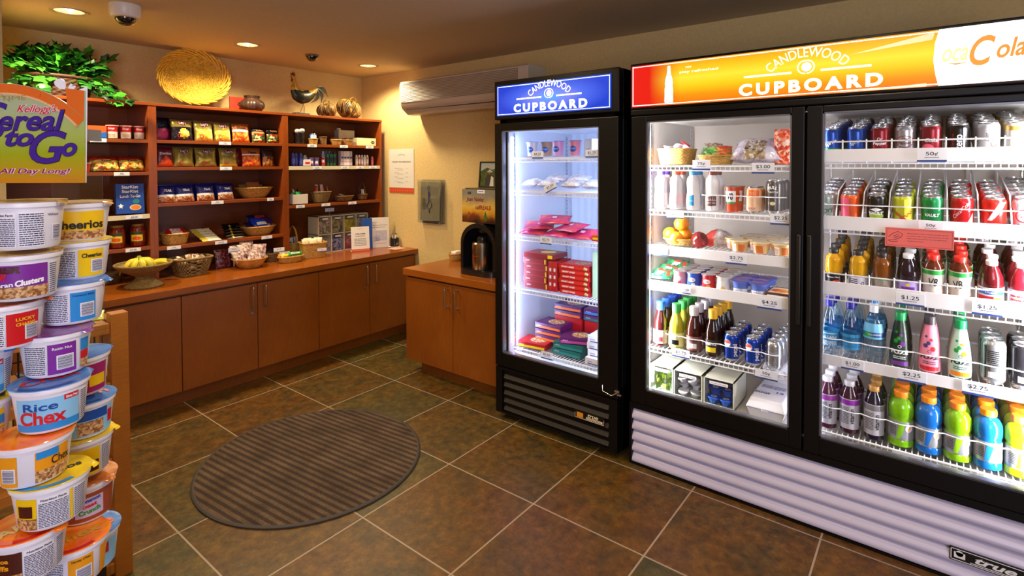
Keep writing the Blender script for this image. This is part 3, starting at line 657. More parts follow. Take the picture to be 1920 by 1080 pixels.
def d_text(s, mi=2, h=None, w=.05, at=(0, 0), rot=0, shear=.2, bold=.02, back=None):
    def f(b, f1, f2):
        if back: b.ring(at[0], at[1], 0, back[0], f1, back[1], ey=back[2] if len(back) > 2 else 1)
        b.text(s, f2, h=h, w=w, mi=mi, at=at, rot=rot, shear=shear, bold=bold)
    return f
def multi(*fs):
    def f(b, f1, f2):
        for q in fs: q(b, f1, f2)
    return f
# ---- right door, top shelf: eight lanes of cans
Z1 = 1.467
G1 = 'cans on the top cooler shelf'
TOP = [
 (-2.998, 7, 'blue and green lemon soda can with white script', [BLU, GRN, WHP, SILV], multi(d_text('Sprite', rot=.5, w=.045), lambda b, f, g: b.rect(-.055, -.05, .055, -.02, f, 1, 12))),
 (-3.082, 7, 'blue soda can with green foot and silver script', [BLU, GRN, M('#d0dcd0', .3, .4), SILV], multi(d_text('Sprite', rot=.45, w=.04, at=(0, .0)), lambda b, f, g: b.rect(-.07, -.05, .07, -.028, f, 1, 14))),
 (-3.160, 7, 'dark red pepper soda can', [DKR, DKR, WHP, SILV], multi(d_text('Dr', w=.018, at=(0, .012)), d_text('Pepper', w=.046, at=(0, -.006)))),
 (-3.237, 7, 'silver pepper soda can with dark red ring', [SLV, DKR, M('#5a1a22', .4), SILV], multi(lambda b, f, g: b.ring(0, 0, .027, .030, f, 1, ey=.75), d_text('Dr', w=.018, at=(0, .010)), d_text('Pepper', w=.044, at=(0, -.006)), lambda b, f, g: b.text('Diet', g, w=.03, at=(.004, -.036), mi=2, shear=.3))),
 (-3.315, 7, 'dark red cherry cola can with pink swirl', [DKR, PINK, WHP, SILV], multi(lambda b, f, g: b.ring(-.01, -.03, .0, .02, f, 1), d_text('Coke', w=.042, at=(.002, .004), shear=.3))),
 (-3.393, 7, 'black cola can with upright white lettering', [BLKM, RED, WHP, SILV], multi(d_text('zero', w=.055, at=(.002, -.006), rot=pi/2, shear=0), lambda b, f, g: b.text('Coca-Cola', g, w=.05, at=(-.018, 0), rot=pi/2, mi=1), lambda b, f, g: b.rect(.012, -.045, .018, .045, f, 2))),
 (-3.472, 7, 'silver white diet cola can with red upright script', [M('#dcdce0', .3, .4), RED, M('#3a3a3e', .4), SILV], multi(lambda b, f, g: b.text('Diet', g, w=.03, at=(-.004, .01), rot=pi/2, mi=2, shear=.3), lambda b, f, g: b.text('Coke', g, w=.05, at=(.014, 0), rot=pi/2, mi=1, shear=.3))),
 (-3.548, 7, 'pale can with golden rim at the far right', [M('#e6e2d4', .3, .3), GOLD, M('#8a6a20', .4), GOLD], multi(lambda b, f, g: b.text('Diet', g, w=.03, at=(-.004, .01), rot=pi/2, mi=2, shear=.3), lambda b, f, g: b.rect(-.07, .03, .07, .045, f, 1, 12)))]
for y, n, d, ms, deco in TOP:
    c = can(d+', front, top shelf', 'soda can', ms, deco, group=G1)
    rows(c, y, n, d, 'top shelf', G1, z=Z1, x0=1.192, dx=.0695, slope=.15)
Z2 = 1.208
G2 = 'cans on the second cooler shelf'
SEC = [
 (-2.985, 5, 'pale green and grey can against the left wall', [M('#9aa8a0', .3, .5), DKG, M('#22503a', .4), SILV], d_text('Dry', w=.04, rot=.4, at=(.008, -.01))),
 (-3.064, 5, 'pink and orange fizzy drink can', [ORA, PINK, M('#c24a10', .4), SILV], lambda b, f, g: (b.rect(-.035, -.05, .0, .045, f, 1, 8), b.rect(.004, -.05, .016, .045, f, 2, 3))),
 (-3.152, 5, 'black soda can with pale green badge', [BLKM, M('#9ab83a', .3), WHP, SILV], multi(lambda b, f, g: b.ring(0, -.022, 0, .024, f, 1, ey=.6), d_text('VAULT', w=.05, at=(0, -.012), bold=.04), lambda b, f, g: b.poly([(-.02, .002), (0, -.006), (.02, .002), (0, .010)], g, 2))),
 (-3.235, 5, 'yellow-green soda can with red cross stripes', [YLG, M('#e8e44a', .3), M('#c0402a', .4), SILV], lambda b, f, g: (b.rect(.004, -.05, .03, .045, f, 1, 6), [b.poly([(-.03+o, -.045), (-.024+o, -.045), (.03+o, .0), (.024+o, .0)], g, 2) for o in (0, .008)], [b.poly([(.03+o, -.045), (.024+o, -.045), (-.03+o, .0), (-.024+o, .0)], g, 2) for o in (0, -.008)])),
 (-3.322, 5, 'green soda can with black and white shield', [GRN, BLKM, WHP, SILV], multi(lambda b, f, g: b.poly([(-.028, .0), (.028, .0), (.02, -.02), (0, -.032), (-.02, -.02)], f, 1), d_text('VAULT', w=.046, at=(0, -.010), bold=.04))),
 (-3.406, 5, 'left-hand red cola can with white sweep', [RED, WHP, REDP, SILV], multi(lambda b, f, g: b.poly([(.0, -.045), (.034, -.045), (.034, .0), (.016, -.03)], f, 1), lambda b, f, g: b.text('Coca-Cola', g, w=.07, at=(-.004, .012), rot=.9, mi=1, shear=.3))),
 (-3.492, 5, 'right-hand red cola can with white diagonal script', [M('#d8241c', .25, .3), WHP, REDP, SILV], multi(lambda b, f, g: b.poly([(.012, .045), (.034, .045), (-.006, -.02), (-.02, -.02)], f, 1), lambda b, f, g: b.text('Coca-Cola', g, w=.07, at=(.0, -.012), rot=.9, mi=2, shear=.3))),
 (-3.570, 6, 'silver diet can with red ring at the right edge', [SLV, RED, INK, SILV], multi(lambda b, f, g: b.ring(-.006, 0, .018, .022, f, 1), d_text('Diet', w=.03, at=(-.008, -.034)), lambda b, f, g: b.text('Coke', g, w=.03, mi=1, at=(-.006, 0))))]
for y, n, d, ms, deco in SEC:
    c = can(d+', front, second shelf', 'soda can', ms, deco, group=G2)
    rows(c, y, n, d, 'second shelf', G2, z=Z2, x0=1.187, dx=.069, slope=.17)
# ---- bottles
def bottle(label, cat, prof, capspec, mats, lab=None, deco=None, group=None, name='juice_bottle', labm=None, n=24, band=None):
    """prof (r,z,mi) body; capspec (r,z0,z1); lab (z0,z1) sleeve"""
    t = thing(name, label, cat, group=group); b = B(); b.lathe(prof, n, cap=False); b.build('bottle_body', mats[:2], t, smooth=40)
    def rf(z):
        for (a, c) in zip(prof, prof[1:]):
            if a[1] <= z <= c[1] and c[1] > a[1]: return a[0]+(c[0]-a[0])*(z-a[1])/(c[1]-a[1])
        return prof[-1][0]
    if capspec:
        r, z0, z1 = capspec; b = B(); b.lathe([(r*.96, z0), (r, z0+.002), (r, z1-.002), (r*.93, z1), (.0001, z1)], 24, mod=lambda a, z, j: 1+.018*(1 if int(a*24/(2*pi)*1.0+.5) % 2 else -1) if 0 < j < 3 else 1, cap=False)
        b.build('bottle_cap', mats[2], t, smooth=35)
    if lab:
        z0, z1 = lab; N = 8
        pr = [(rf(z0)+.0002, z0)]+[(rf(z0+(z1-z0)*k/N)+.0012, z0+(z1-z0)*k/N) for k in range(N+1)]+[(rf(z1)+.0002, z1)]
        b = B(); b.lathe(pr, n, cap=False)
        zc = (z0+z1)/2
        if deco: deco(b, cm(rf, z=zc, off=.0016), cm(rf, z=zc, off=.0021))
        b.build('bottle_label', labm or [WHP, INK], t, smooth=40)
    return t
def P(pts, mi=0): return [(.0001, pts[0][1], mi)]+[(r, z, mi) for r, z in pts]
# shelf 3 (right door)
Z3 = .942; G3 = 'small bottles on the third cooler shelf'
SQ = P([(.026, 0), (.031, .004), (.031, .06), (.0295, .066), (.031, .072), (.031, .104), (.0285, .112), (.030, .118), (.0275, .130), (.0165, .141), (.0155, .147)])
def small(label, liq, capc, labs, deco, prof=SQ, cap=(.0175, .146, .163), lab=(.012, .062)):
    return bottle(label, 'juice bottle', prof, cap, [liquid('juice_'+label[:12], liq), WHP, M(capc, .4)], lab, deco, G3, labm=labs)
V8P = P([(.027, 0), (.032, .004), (.032, .02), (.029, .05), (.031, .085), (.0325, .108), (.0325, .124), (.028, .136), (.018, .150), (.017, .156)])
CRP = P([(.029, 0), (.034, .004), (.034, .078), (.0345, .082), (.031, .112), (.022, .136), (.0155, .148), (.015, .152)])
L3 = [
 (-3.012, 5, 'yellow juice bottle with black cap beside the cooler wall', '#f0b010', '#17161a', [BLKM, WHP, REDP], multi(lambda b, f, g: b.text('Minute Maid', g, w=.045, at=(0, .014), mi=1), lambda b, f, g: b.ring(.01, -.01, 0, .014, f, 2)), SQ, (.0175, .146, .163), (.012, .066)),
 (-3.095, 5, 'yellow juice bottle with pale grey label', '#f2b418', '#1c1a20', [M('#c8c4d0', .4), BLKM, ORP], multi(d_text('O', w=.012, at=(.016, .0), mi=1), lambda b, f, g: b.lines(-.03, -.02, .0, .018, 5, f, 1)), SQ, (.0175, .146, .163), (.012, .066)),
 (-3.173, 5, 'amber brown juice bottle with green ring label', '#8a4a14', '#1a181c', [M('#9a8a80', .4), GRNP, WHP], lambda b, f, g: b.rect(-.09, .022, .09, .028, f, 1, 20), SQ, (.0175, .146, .163), (.012, .066)),
 (-3.253, 4, 'dark purple grape juice bottle with white cap', '#1f0c24', '#f2f2f4', [M('#a890d0', .4), VIO, YELP], multi(lambda b, f, g: b.rect(-.022, -.018, .022, .006, f, 1, 8), lambda b, f, g: b.ring(0, .014, 0, .006, f, 2)), CRP, (.0165, .150, .166), (.012, .070)),
 (-3.328, 5, 'left-hand vegetable juice bottle with red cap, green collar', '#6a2a14', '#e8281c', [M('#e4ddd0', .4), GRNP, M('#b04a1c', .4), INK], multi(lambda b, f, g: b.rect(-.101, .040, .101, .056, f, 1, 24), d_text('V8', w=.026, h=.03, at=(0, .012), mi=3), lambda b, f, g: b.rect(-.1, -.06, .1, -.03, f, 2, 24)), V8P, (.0185, .153, .172), (.004, .122)),
 (-3.404, 5, 'right-hand vegetable juice bottle with red cap, green collar', '#6a2a14', '#e8281c', [M('#e4ddd0', .4), GRNP, M('#b04a1c', .4), INK], multi(lambda b, f, g: b.rect(-.101, .040, .101, .056, f, 1, 24), d_text('V8', w=.026, h=.03, at=(-.006, .012), mi=3, rot=.2), lambda b, f, g: b.rect(-.1, -.06, .1, -.03, f, 2, 24)), V8P, (.0185, .153, .172), (.004, .122)),
 (-3.488, 5, 'deep red cranberry juice bottle with blue topped label', '#5e1018', '#f4f4f6', [WHP, BLUP, REDP, ORP], multi(lambda b, f, g: b.rect(-.04, .010, .04, .028, f, 1, 12), d_text('Ocean', w=.03, at=(-.002, .019), mi=0), lambda b, f, g: b.rect(-.04, -.022, .006, .004, f, 2, 8), lambda b, f, g: b.rect(.008, -.022, .026, .002, f, 3, 4)), CRP, (.0165, .150, .166), (.008, .076)),
 (-3.565, 5, 'bright red juice bottle with plain white label at the right', '#8e1420', '#f4f4f6', [WHP, REDP], lambda b, f, g: b.lines(-.03, -.02, .03, .02, 3, f, 1), CRP, (.0165, .150, .166), (.008, .076))]
for y, n, d, liq, cp, lm, deco, pf, cs, lb in L3:
    c = small(d+', front, third shelf', liq, cp, lm, deco, pf, cs, lb); rows(c, y, n, d, 'third shelf', G3, z=Z3, x0=1.187, dx=.0735, slope=.15)
# shelf 4: water, tea-shaped bottles, tall cans
Z4 = .677; G4 = 'bottles on the fourth cooler shelf'
WB = P([(.028, 0), (.034, .005), (.034, .03), (.032, .04), (.034, .05), (.034, .105), (.033, .125), (.027, .155), (.018, .178), (.0135, .190), (.0135, .200)])
def water(label, capc, lm, deco, lab, cap=(.0155, .190, .226), cone=None):
    return bottle(label, 'water bottle', WB, cap, [WATER, WHP, M(capc, .35)], lab, deco, G4, 'water_bottle', lm)
LB = M('#2a86b8', .35); DBL = M('#12306a', .35); PB = M('#6ab8e0', .35)
fd = multi(lambda b, f, g: b.text('DASANI', g, w=.056, at=(0, .006), mi=1), lambda b, f, g: b.lines(-.03, -.028, .03, -.008, 4, f, 1), lambda b, f, g: b.rect(-.03, .02, .03, .022, f, 1, 8))
w1 = water('clear blue water bottle with dark blue cap touching the left cooler wall, fourth shelf', '#2a2a9a', [LB, WHP], fd, (.035, .095)); rows(w1, -3.000, 4, 'blue-capped water bottle in the leftmost lane', 'fourth shelf', G4, z=Z4, x0=1.172, dx=.0735)
w1 = water('clear blue water bottle with dark blue cap, second from the left wall, fourth shelf', '#2a2a9a', [LB, WHP], multi(lambda b, f, g: b.rect(-.07, -.02, .07, .018, f, 1, 20), lambda b, f, g: b.lines(-.028, -.018, .028, .012, 6, g, 0)), (.035, .095)); w1.children[2].data.materials[1] = M('#175a80', .35)
rows(w1, -3.0715, 4, 'blue-capped water bottle in the second lane', 'fourth shelf', G4, z=Z4, x0=1.172, dx=.0735)
w1 = water('clear water bottle with white and sky blue cap and glacier label, fourth shelf', '#eef2f6', [PB, WHP, M('#1c4a8a', .4), GRNP], multi(lambda b, f, g: b.rect(-.08, -.022, .08, -.004, f, 2, 20), lambda b, f, g: b.text('ICELANDIC', g, w=.04, at=(.006, -.012), mi=1), lambda b, f, g: b.poly([(-.04, -.022), (-.02, .0), (-.01, -.01), (0, -.022)], g, 3)), (.092, .150))
B().lathe([(.012, .225), (.0125, .233), (.009, .243), (.0001, .244)], 16, cap=False).build('sport_top', M('#2a86d8', .35), w1)
rows(w1, -3.1485, 3, 'white-capped glacier water bottle', 'fourth shelf', G4, z=Z4, x0=1.172, dx=.0735)
FP = P([(.024, 0), (.031, .006), (.033, .02), (.032, .055), (.0285, .10), (.022, .14), (.0165, .17), (.0155, .176)])
for y, d, bc, cp, lm, word in ((-3.232, 'dark green tea bottle with green cap, white letters', '#0f3a24', '#16a058', [M('#10301f', .35), WHP, VIO, GRNP], 'FUZE'),
        (-3.321, 'pink berry drink bottle with grey neck', '#f080a0', '#4a4448', [M('#f290ac', .4), INK, REDP, M('#4a3a7a', .4)], 'FUZE'),
        (-3.408, 'mint green drink bottle with green cap and black letters', '#b8e8d0', '#12a05a', [M('#c0ead6', .4), INK, ORP, GRNP], 'FUZE')):
    deco = multi(lambda b, f, g, w=word: b.text(w, g, w=.056, h=.015, at=(0, -.028), mi=1, bold=.05), lambda b, f, g: b.ring(0, -.008, .004, .0055, g, 1), lambda b, f, g: b.lines(-.02, -.055, .02, -.042, 2, f, 1),
                 lambda b, f, g: b.rect(-.03, -.078, .03, -.062, f, 2, 8), lambda b, f, g: [b.ring(x, z, 0, r_, f, m_, ey=1.1) for x, z, r_, m_ in ((-.012, .012, .007, 3), (-.003, .022, .006, 3), (.010, .002, .008, 2), (.004, .034, .005, 2), (-.01, .045, .004, 3))])
    c = bottle(d+', front, fourth shelf', 'drink bottle', FP, (.0178, .174, .205), [M(bc, .3), WHP, M(cp, .35)], (.006, .168), deco, G4, 'drink_bottle', lm)
    rows(c, y, 3, d, 'fourth shelf', G4, z=Z4, x0=1.172, dx=.0735)
for y, d, m0, n in ((-3.498, 'silver and dark tall energy drink can', M('#8e9094', .25, .7), 3), (-3.575, 'black tall energy drink can at the right edge', BLKM, 3)):
    c = can(d+', front, fourth shelf', 'energy drink can', [m0, BLKM, WHP, SILV], lambda b, f, g: (b.rect(-.03, -.06, -.022, .055, f, 1, 2), b.lines(-.018, -.02, .02, .04, 9, f, 1), b.rect(-.016, -.055, .012, -.035, f, 2, 4)), h=.152, r=.034, group=G4, name='energy_drink_can')
    rows(c, y, n, d, 'fourth shelf', G4, z=Z4, x0=1.175, dx=.075)
# shelf 5: vitamin water and sports drinks
Z5 = .373; G5 = 'bottles on the bottom cooler shelf'
VB = P([(.027, 0), (.033, .005), (.033, .118), (.034, .122), (.033, .140), (.026, .162), (.0165, .180), (.016, .190)])
def vit(d, liq, capc, y, bandm):
    deco = multi(lambda b, f, g: b.rect(-.1, .036, .1, .056, f, 2, 24), lambda b, f, g: b.text('vitamin', g, w=.06, at=(.012, -.008), rot=pi/2, mi=1, bold=.03), lambda b, f, g: b.lines(-.028, -.04, .002, .028, 12, f, 1))
    c = bottle(d+', front, bottom shelf', 'drink bottle', VB, (.0185, .186, .206), [liquid('v'+d[:6], liq), WHP, M(capc, .3)], (.022, .140), deco, G5, 'drink_bottle', [M('#c9c6cf', .35, .3), INK, bandm])
    rows(c, y, 3, d, 'bottom shelf', G5, z=Z5, x0=1.174, dx=.0745)
vit('rosy purple clear-capped vitamin drink against left wall', '#5a2440', '#d8d4dc', -2.995, M('#a040a8', .35))
vit('plum coloured clear-capped vitamin drink with purple band', '#4a2034', '#d8d4dc', -3.071, M('#8a2aa0', .35))
vit('dark violet vitamin drink bottle with golden cap', '#241a34', '#c89048', -3.153, M('#8a8890', .35, .4))
GB = [(.0001, 0, 0), (.033, 0, 0), (.0405, .006, 0), (.0408, .024, 0), (.038, .030, 0), (.0398, .036, 0), (.0398, .098, 0), (.0368, .106, 0), (.0374, .110, 0), (.041, .120, 0), (.0412, .140, 0), (.0385, .158, 0), (.031, .172, 0), (.020, .180, 0), (.0185, .187, 0)]
def sport(d, col, y, n=4):
    deco = multi(lambda b, f, g: b.ring(.028, .012, 0, .013, f, 2), lambda b, f, g: b.poly([(.022, .002), (.027, .002), (.034, .022), (.027, .018)], g, 3), lambda b, f, g: b.poly([(-.004, .028), (.016, .028), (.0, -.03), (-.012, -.03)], f, 4), lambda b, f, g: b.lines(-.034, -.02, -.012, .018, 7, f, 1))
    c = bottle(d+', front, bottom shelf', 'sports drink bottle', GB, (.0235, .184, .207), [liquid('g'+col, col), WHP, M('#f48a1c', .4)], (.030, .100), deco, G5, 'sports_drink_bottle', [M('#a9adb2', .35, .5), INK, WHP, ORP, M(col, .4)])
    rows(c, y, n, d, 'bottom shelf', G5, z=Z5, x0=1.179, dx=.0845)
sport('lime green orange-capped sports drink beside dark violet drink', '#8ad014', -3.238)
sport('blue orange-capped sports drink between two lime green lanes', '#1474d8', -3.3215)
sport('lime green orange-capped sports drink between two blue lanes', '#96d818', -3.405)
sport('blue orange-capped sports drink beside the yellow lane', '#1a80e0', -3.488)
sport('yellow orange-capped sports drink at the right edge', '#d8e814', -3.5705)
# ================================================================ more builders
def sup(a, n): c, s = cos(a), sin(a); return (abs(c)**(2/n)*(1 if c >= 0 else -1), abs(s)**(2/n)*(1 if s >= 0 else -1))
def basket(name, label, w, d, h, mat, n=2., base=.75, rowsn=8, amp=.035, ang=28, loc=(0, 0, 0), rz=0, rim=.006, handle=None, group=None, open_=False, cat='basket', rimw=0.):
    t = thing(name, label, cat, loc, rz, group); b = B(); N = ang*4; pts = []; sub = 3
    R_ = rowsn*sub
    def pt(i, z, inner):
        a = 2*pi*i/N; x, y = sup(a, n); k = base+(1-base)*(z/h)**.8; row = int(z/h*rowsn-1e-6) if z > 0 else 0
        q = amp*sin(ang*a+pi*row)*abs(sin(pi*(z/h*rowsn)))
        q = k+q-(.0035/w*2 if inner else 0)*1.6
        return (x*w/2*q, y*d/2*q, z)
    vs = [pt(i, h*j/R_, False) for j in range(R_+1) for i in range(N)]; fs = [(j*N+i, j*N+(i+1) % N, (j+1)*N+(i+1) % N, (j+1)*N+i) for j in range(R_) for i in range(N) if not (open_ and (i//2+j//3) % 2 and 3 < j < R_-3)]
    b.add(vs, fs); vi = [pt(i, max(.004, h*j/R_), True) for j in range(R_+1) for i in range(N)]
    b.add(vi, [(f[3], f[2], f[1], f[0]) for f in fs]); b.add([pt(i, .003, False) for i in range(N)], [tuple(range(N))[::-1]]); b.add([pt(i, .005, True) for i in range(N)], [tuple(range(N))])
    b.build('woven_body', mat, t, smooth=50)
    b = B(); pts = [(sup(2*pi*i/48, n)[0]*w/2*(1+rimw), sup(2*pi*i/48, n)[1]*d/2*(1+rimw), h+.0015*sin(i*pi)) for i in range(48)]
    b.tube(pts, rim, 8, closed=True); b.build('rim', mat, t)
    if handle:
        hh, tk = handle; B().tube([(0, -d/2*cos(pi*k/14), h+hh*sin(pi*k/14)) if d < w else (w/2*cos(pi*k/14), 0, h+hh*sin(pi*k/14)) for k in range(15)], tk, 8).build('handle', mat, t)
    return t
def bag(name, label, cat, w, h, th, mats, mfn, deco=None, loc=(0, 0, 0), rz=0, rx=-.12, group=None, seed=0, crimp=.05, nu=14, nv=16, ry=0.):
    """pillow pack: front faces -y, stands on its bottom edge"""
    t = thing(name, label, cat, loc, rz, group, rx=rx, ry=ry); b = B()
    def prof(u, v):
        a = max(0, 1-abs(2*u-1)**2.6); c = max(0, 1-abs(2*v-1)**4.)
        q = noise.noise(Vector((u*5+seed*7.1, v*5, seed*1.3)))*.30+noise.noise(Vector((u*13+seed, v*11, 3)))*.14
        return th/2*(a*c)**.6*(1+q)
    def sx(u, v): return (u-.5)*w*(1.06-.05*sin(pi*v)+.03*noise.noise(Vector((v*6, seed, 0))))
    fr = lambda u, v: (sx(u, v), -prof(u, v), v*h)
    b.grid(fr, nu, nv, mfn=mfn); b.grid(lambda u, v: (sx(1-u, v), prof(1-u, v), v*h), nu, nv, mi=0)
    for v0 in (0, 1):   # crimped seals
        z0, z1 = (-.0, crimp*h*.5) if v0 == 0 else (h-.001, h+crimp*h*.6)
        n_ = nu*2; vs = []
        for i in range(n_+1):
            u = i/n_; vs += [(sx(u, v0), .0008*(-1)**i, z0), (sx(u, v0), .0008*(-1)**i, z1)]
        b.add(vs, [(2*i, 2*i+2, 2*i+3, 2*i+1) for i in range(n_)], 0)
    if deco: deco(b, lambda a, c: (a, -prof(a/w+.5, min(1, max(0, c/h)))-.0012, c), lambda a, c: (a, -prof(a/w+.5, min(1, max(0, c/h)))-.002, c))
    b.build('pouch', mats, t, smooth=60); return t
def carton(name, label, cat, w, d, h, mats, deco=None, loc=(0, 0, 0), rz=0, group=None, topdeco=None, rx=0, bev=.0012):
    """box, front -y, origin at base centre"""
    t = thing(name, label, cat, loc, rz, group, rx=rx); b = B(); b.box(-w/2, -d/2, 0, w/2, d/2, h, 0)
    b.build('box_body', mats[:1], t, smooth=0, bev=bev)
    if deco or topdeco:
        b = B()
        if deco: deco(b, pm((0, -d/2, 0), (1, 0, 0), (0, 0, 1), .0006), pm((0, -d/2, 0), (1, 0, 0), (0, 0, 1), .0012))
        if topdeco: topdeco(b, pm((0, 0, h), (1, 0, 0), (0, 1, 0), .0006), pm((0, 0, h), (1, 0, 0), (0, 1, 0), .0012))
        b.build('printed_face', mats, t, smooth=0)
    return t
def tub(label, cat, r0, r1, h, mats, deco=None, lidm=None, group=None, name='cup', lidr=None, tab=False, n=28, lip=.004, liddeco=None):
    t = thing(name, label, cat, group=group); b = B(); rf = lambda z: r0+(r1-r0)*max(0, min(1, z/h))
    b.lathe([(.0001, .002, 0), (r0-.004, .002, 0), (r0-.001, 0, 0), (r0, .003, 0), (r1, h-.004, 0), (r1+lip, h-.004, 0), (r1+lip, h, 0), (r1, h, 0)], n, cap=False)
    if deco: deco(b, cm(rf, z=h*.48), cm(rf, z=h*.48, off=.001))
    b.build('cup_body', mats, t, smooth=40)
    b = B(); R = (lidr or r1+lip)*1.01; b.lathe([(R, h, 0), (R+.001, h+.0015, 0), (R-.003, h+.0025, 0), (r1-.006, h+.001, 0), (.0001, h+.0015, 0)], n, cap=False)
    if tab: b.grid(lambda u, v: (R*.9+.018*v*(1-.3*abs(2*u-1)), (u-.5)*.03*(1-.5*v), h+.0018+.004*v), 4, 3)
    if liddeco: liddeco(b, pm((0, 0, h+.0028), (1, 0, 0), (0, 1, 0), 0), pm((0, 0, h+.0034), (1, 0, 0), (0, 1, 0), 0))
    b.build('lid', lidm if isinstance(lidm, list) else [lidm or SILV], t, smooth=40); return t
def at(t, x, y, z, rz=None, rx=None):
    t.location = (x, y, z)
    if rz is not None: t.rotation_euler[2] = rz
    if rx is not None: t.rotation_euler[0] = rx
    return t
rr = random.Random(3)
# ================================================================ cooler, left door
ZA = 1.441
basket('square_basket', 'square pale wicker basket of creamer cups on the top left cooler shelf', .155, .15, .072, STRAW, 6, .84, 9, .02, 20, (1.215, -2.345, ZA), FR, .004)
GC = 'white cups piled in the square cooler basket'
c = tub('small white creamer cup piled in the square cooler basket', 'cup', .018, .024, .03, [WHT], None, M('#d8d8e2', .4), GC, 'creamer_cup', n=18)
SPL = [(1.18, -2.31, .062, .2), (1.18, -2.36, .07, -1.2), (1.22, -2.33, .066, 1.), (1.21, -2.385, .06, .5), (1.245, -2.36, .07, 0), (1.18, -2.39, .06, .8), (1.25, -2.31, .062, 1.5)]
at(c, SPL[0][0], SPL[0][1], ZA+SPL[0][2], 0, SPL[0][3])
for x, y, dz, a in SPL[1:]: dup(c, 'small white creamer cup piled in the square cooler basket', (x, y, ZA+dz), 1.1*a, GC, rx=a)
rp = bag('sauce_packet', 'red sauce packet lying on the creamer cups, top cooler shelf', 'packet', .07, .05, .01, [REDP, WHP], lambda u, v: 0, None, (1.22, -2.405, ZA+.085), .4, -1.0)
basket('low_basket', 'low oval straw basket of salad packs, top left cooler shelf', .15, .14, .04, STRAW, 3, .8, 6, .03, 24, (1.20, -2.535, ZA), FR, .004)
for k, (nm, mt, x, y, dz, a) in enumerate((('green leafy', confetti('leafy_pack', ['#3c8a2c', '#7ab83c', '#1f5a20', '#b8c86a'], 60, .3), 1.19, -2.50, .05, -.9), ('orange and red', confetti('carrot_pack', ['#d8501c', '#b02818', '#e88a3a', '#6a7a2a'], 60, .3), 1.21, -2.56, .05, -.8), ('mixed brown', PACK, 1.23, -2.53, .07, -.9))):
    bag('produce_pack', nm+' produce pack in the low oval cooler basket', 'produce pack', .10, .09, .045, [mt], lambda u, v: 0, None, (x, y, ZA+dz-.02), FR+.3*k, a, seed=k)
film = noisy('lilac_film', [(.3, '#8a7a94'), (.5, '#d8cfe0'), (.7, '#f0ecf4')], 25, .12, .5, metal=.2)
bag('bread_bag', 'lilac and clear plastic bag of rolls on the top cooler shelf', 'bread bag', .20, .15, .085, [film, PACK], lambda u, v: 1 if .3 < u < .7 and v < .6 else 0, None, (1.175, -2.705, ZA+.022), FR, -1.05, seed=4)
bag('produce_bag', 'orange-red mesh bag at the right end of the top left shelf', 'produce bag', .10, .15, .06, [confetti('orange_mesh', ['#e8502a', '#f0906a', '#c83a20', '#f4c8b0'], 90, .4)], lambda u, v: 0, None, (1.20, -2.825, ZA), FR, -.2, seed=5)
bag('bread_bag', 'crumpled brown and pink bag behind the lilac bread bag', 'bread bag', .20, .12, .07, [noisy('tan_film', [(.3, '#8a5a4a'), (.6, '#c89888'), (.8, '#e0c0b8')], 20, .2, .5)], lambda u, v: 0, None, (1.33, -2.76, ZA+.01), FR, -.5, seed=6)
# shelf 2
ZB = 1.229
MP = P([(.026, 0), (.0305, .005), (.0305, .055), (.0275, .085), (.029, .115), (.0305, .125), (.028, .145), (.018, .160), (.0165, .164)])
def milk(d, capc, labm, deco, y, n=2):
    c = bottle(d+', front, second left shelf', 'milk bottle', MP, (.019, .163, .184), [WHT, WHT, M(capc, .4)], (.02, .075), deco, 'milk bottles in the cooler', 'milk_bottle', labm); rows(c, y, n, d, 'second left shelf', 'milk bottles in the cooler', z=ZB, x0=1.172, dx=.066)
milk('white milk bottle with violet cap', '#6a4ad0', [WHP, NAVY], multi(lambda b, f, g: b.text('2%', g, w=.02, at=(.01, .005), mi=1)), -2.282)
milk('white milk bottle with orange-red cap', '#f0582c', [M('#f4d8dc', .5), M('#e8a0a8', .4)], lambda b, f, g: b.lines(-.01, -.02, .012, .02, 5, f, 1), -2.358)
milk('white milk bottle with blue cap and blue square label', '#3a9ae0', [WHT, M('#2a8ad0', .4), WHP], multi(lambda b, f, g: b.poly([(-.022, -.024), (.012, -.026), (.012, .024), (-.022, .018)], f, 1), lambda b, f, g: b.text('2% MILK', g, w=.028, at=(-.005, -.004), mi=2)), -2.440, 2)
milk('white chocolate milk bottle with brown cap and label', '#7a3a2a', [WHT, BRN, WHP], multi(lambda b, f, g: b.poly([(-.026, -.026), (.024, -.022), (.024, .024), (-.026, .018)], f, 1), lambda b, f, g: b.text('CHOCOLATE', g, w=.042, at=(0, .002), mi=2), lambda b, f, g: b.text('LOWFAT MILK', g, w=.042, at=(0, -.010), mi=2)), -2.528, 2)
GK = 'canned goods on the second left shelf'
c = tub('red vegetable soup tub with white top print, front row beside the milk', 'soup tub', .0255, .030, .112, [M('#c84a24', .35), WHP, INK, GRNP], multi(lambda b, f, g: b.rect(-.028, -.008, .022, .040, f, 1, 8), lambda b, f, g: b.text('V8', g, w=.026, h=.03, at=(-.003, .016), mi=2, bold=.03, shear=.1), lambda b, f, g: b.rect(-.03, -.016, .02, -.008, f, 3, 8)), M('#b8a8a0', .3, .5), GK, 'soup_tub')
at(c, 1.172, -2.615, ZB, FR); dup(c, 'red vegetable soup tub, second in line behind the milk side', (1.24, -2.617, ZB), FR+.3, GK)
c = can('orange and white soup can with violet foot print, front row', 'soup can', [M('#e8b890', .35), M('#e8702c', .35), VIO, SILV], multi(lambda b, f, g: b.rect(-.03, .015, .03, .042, f, 1, 10), lambda b, f, g: b.text('100', g, w=.022, at=(-.002, .028), mi=0), lambda b, f, g: b.text('SOUP', g, w=.03, at=(0, -.038), mi=2)), h=.114, group=GK, name='soup_can'); at(c, 1.172, -2.705, ZB, FR)
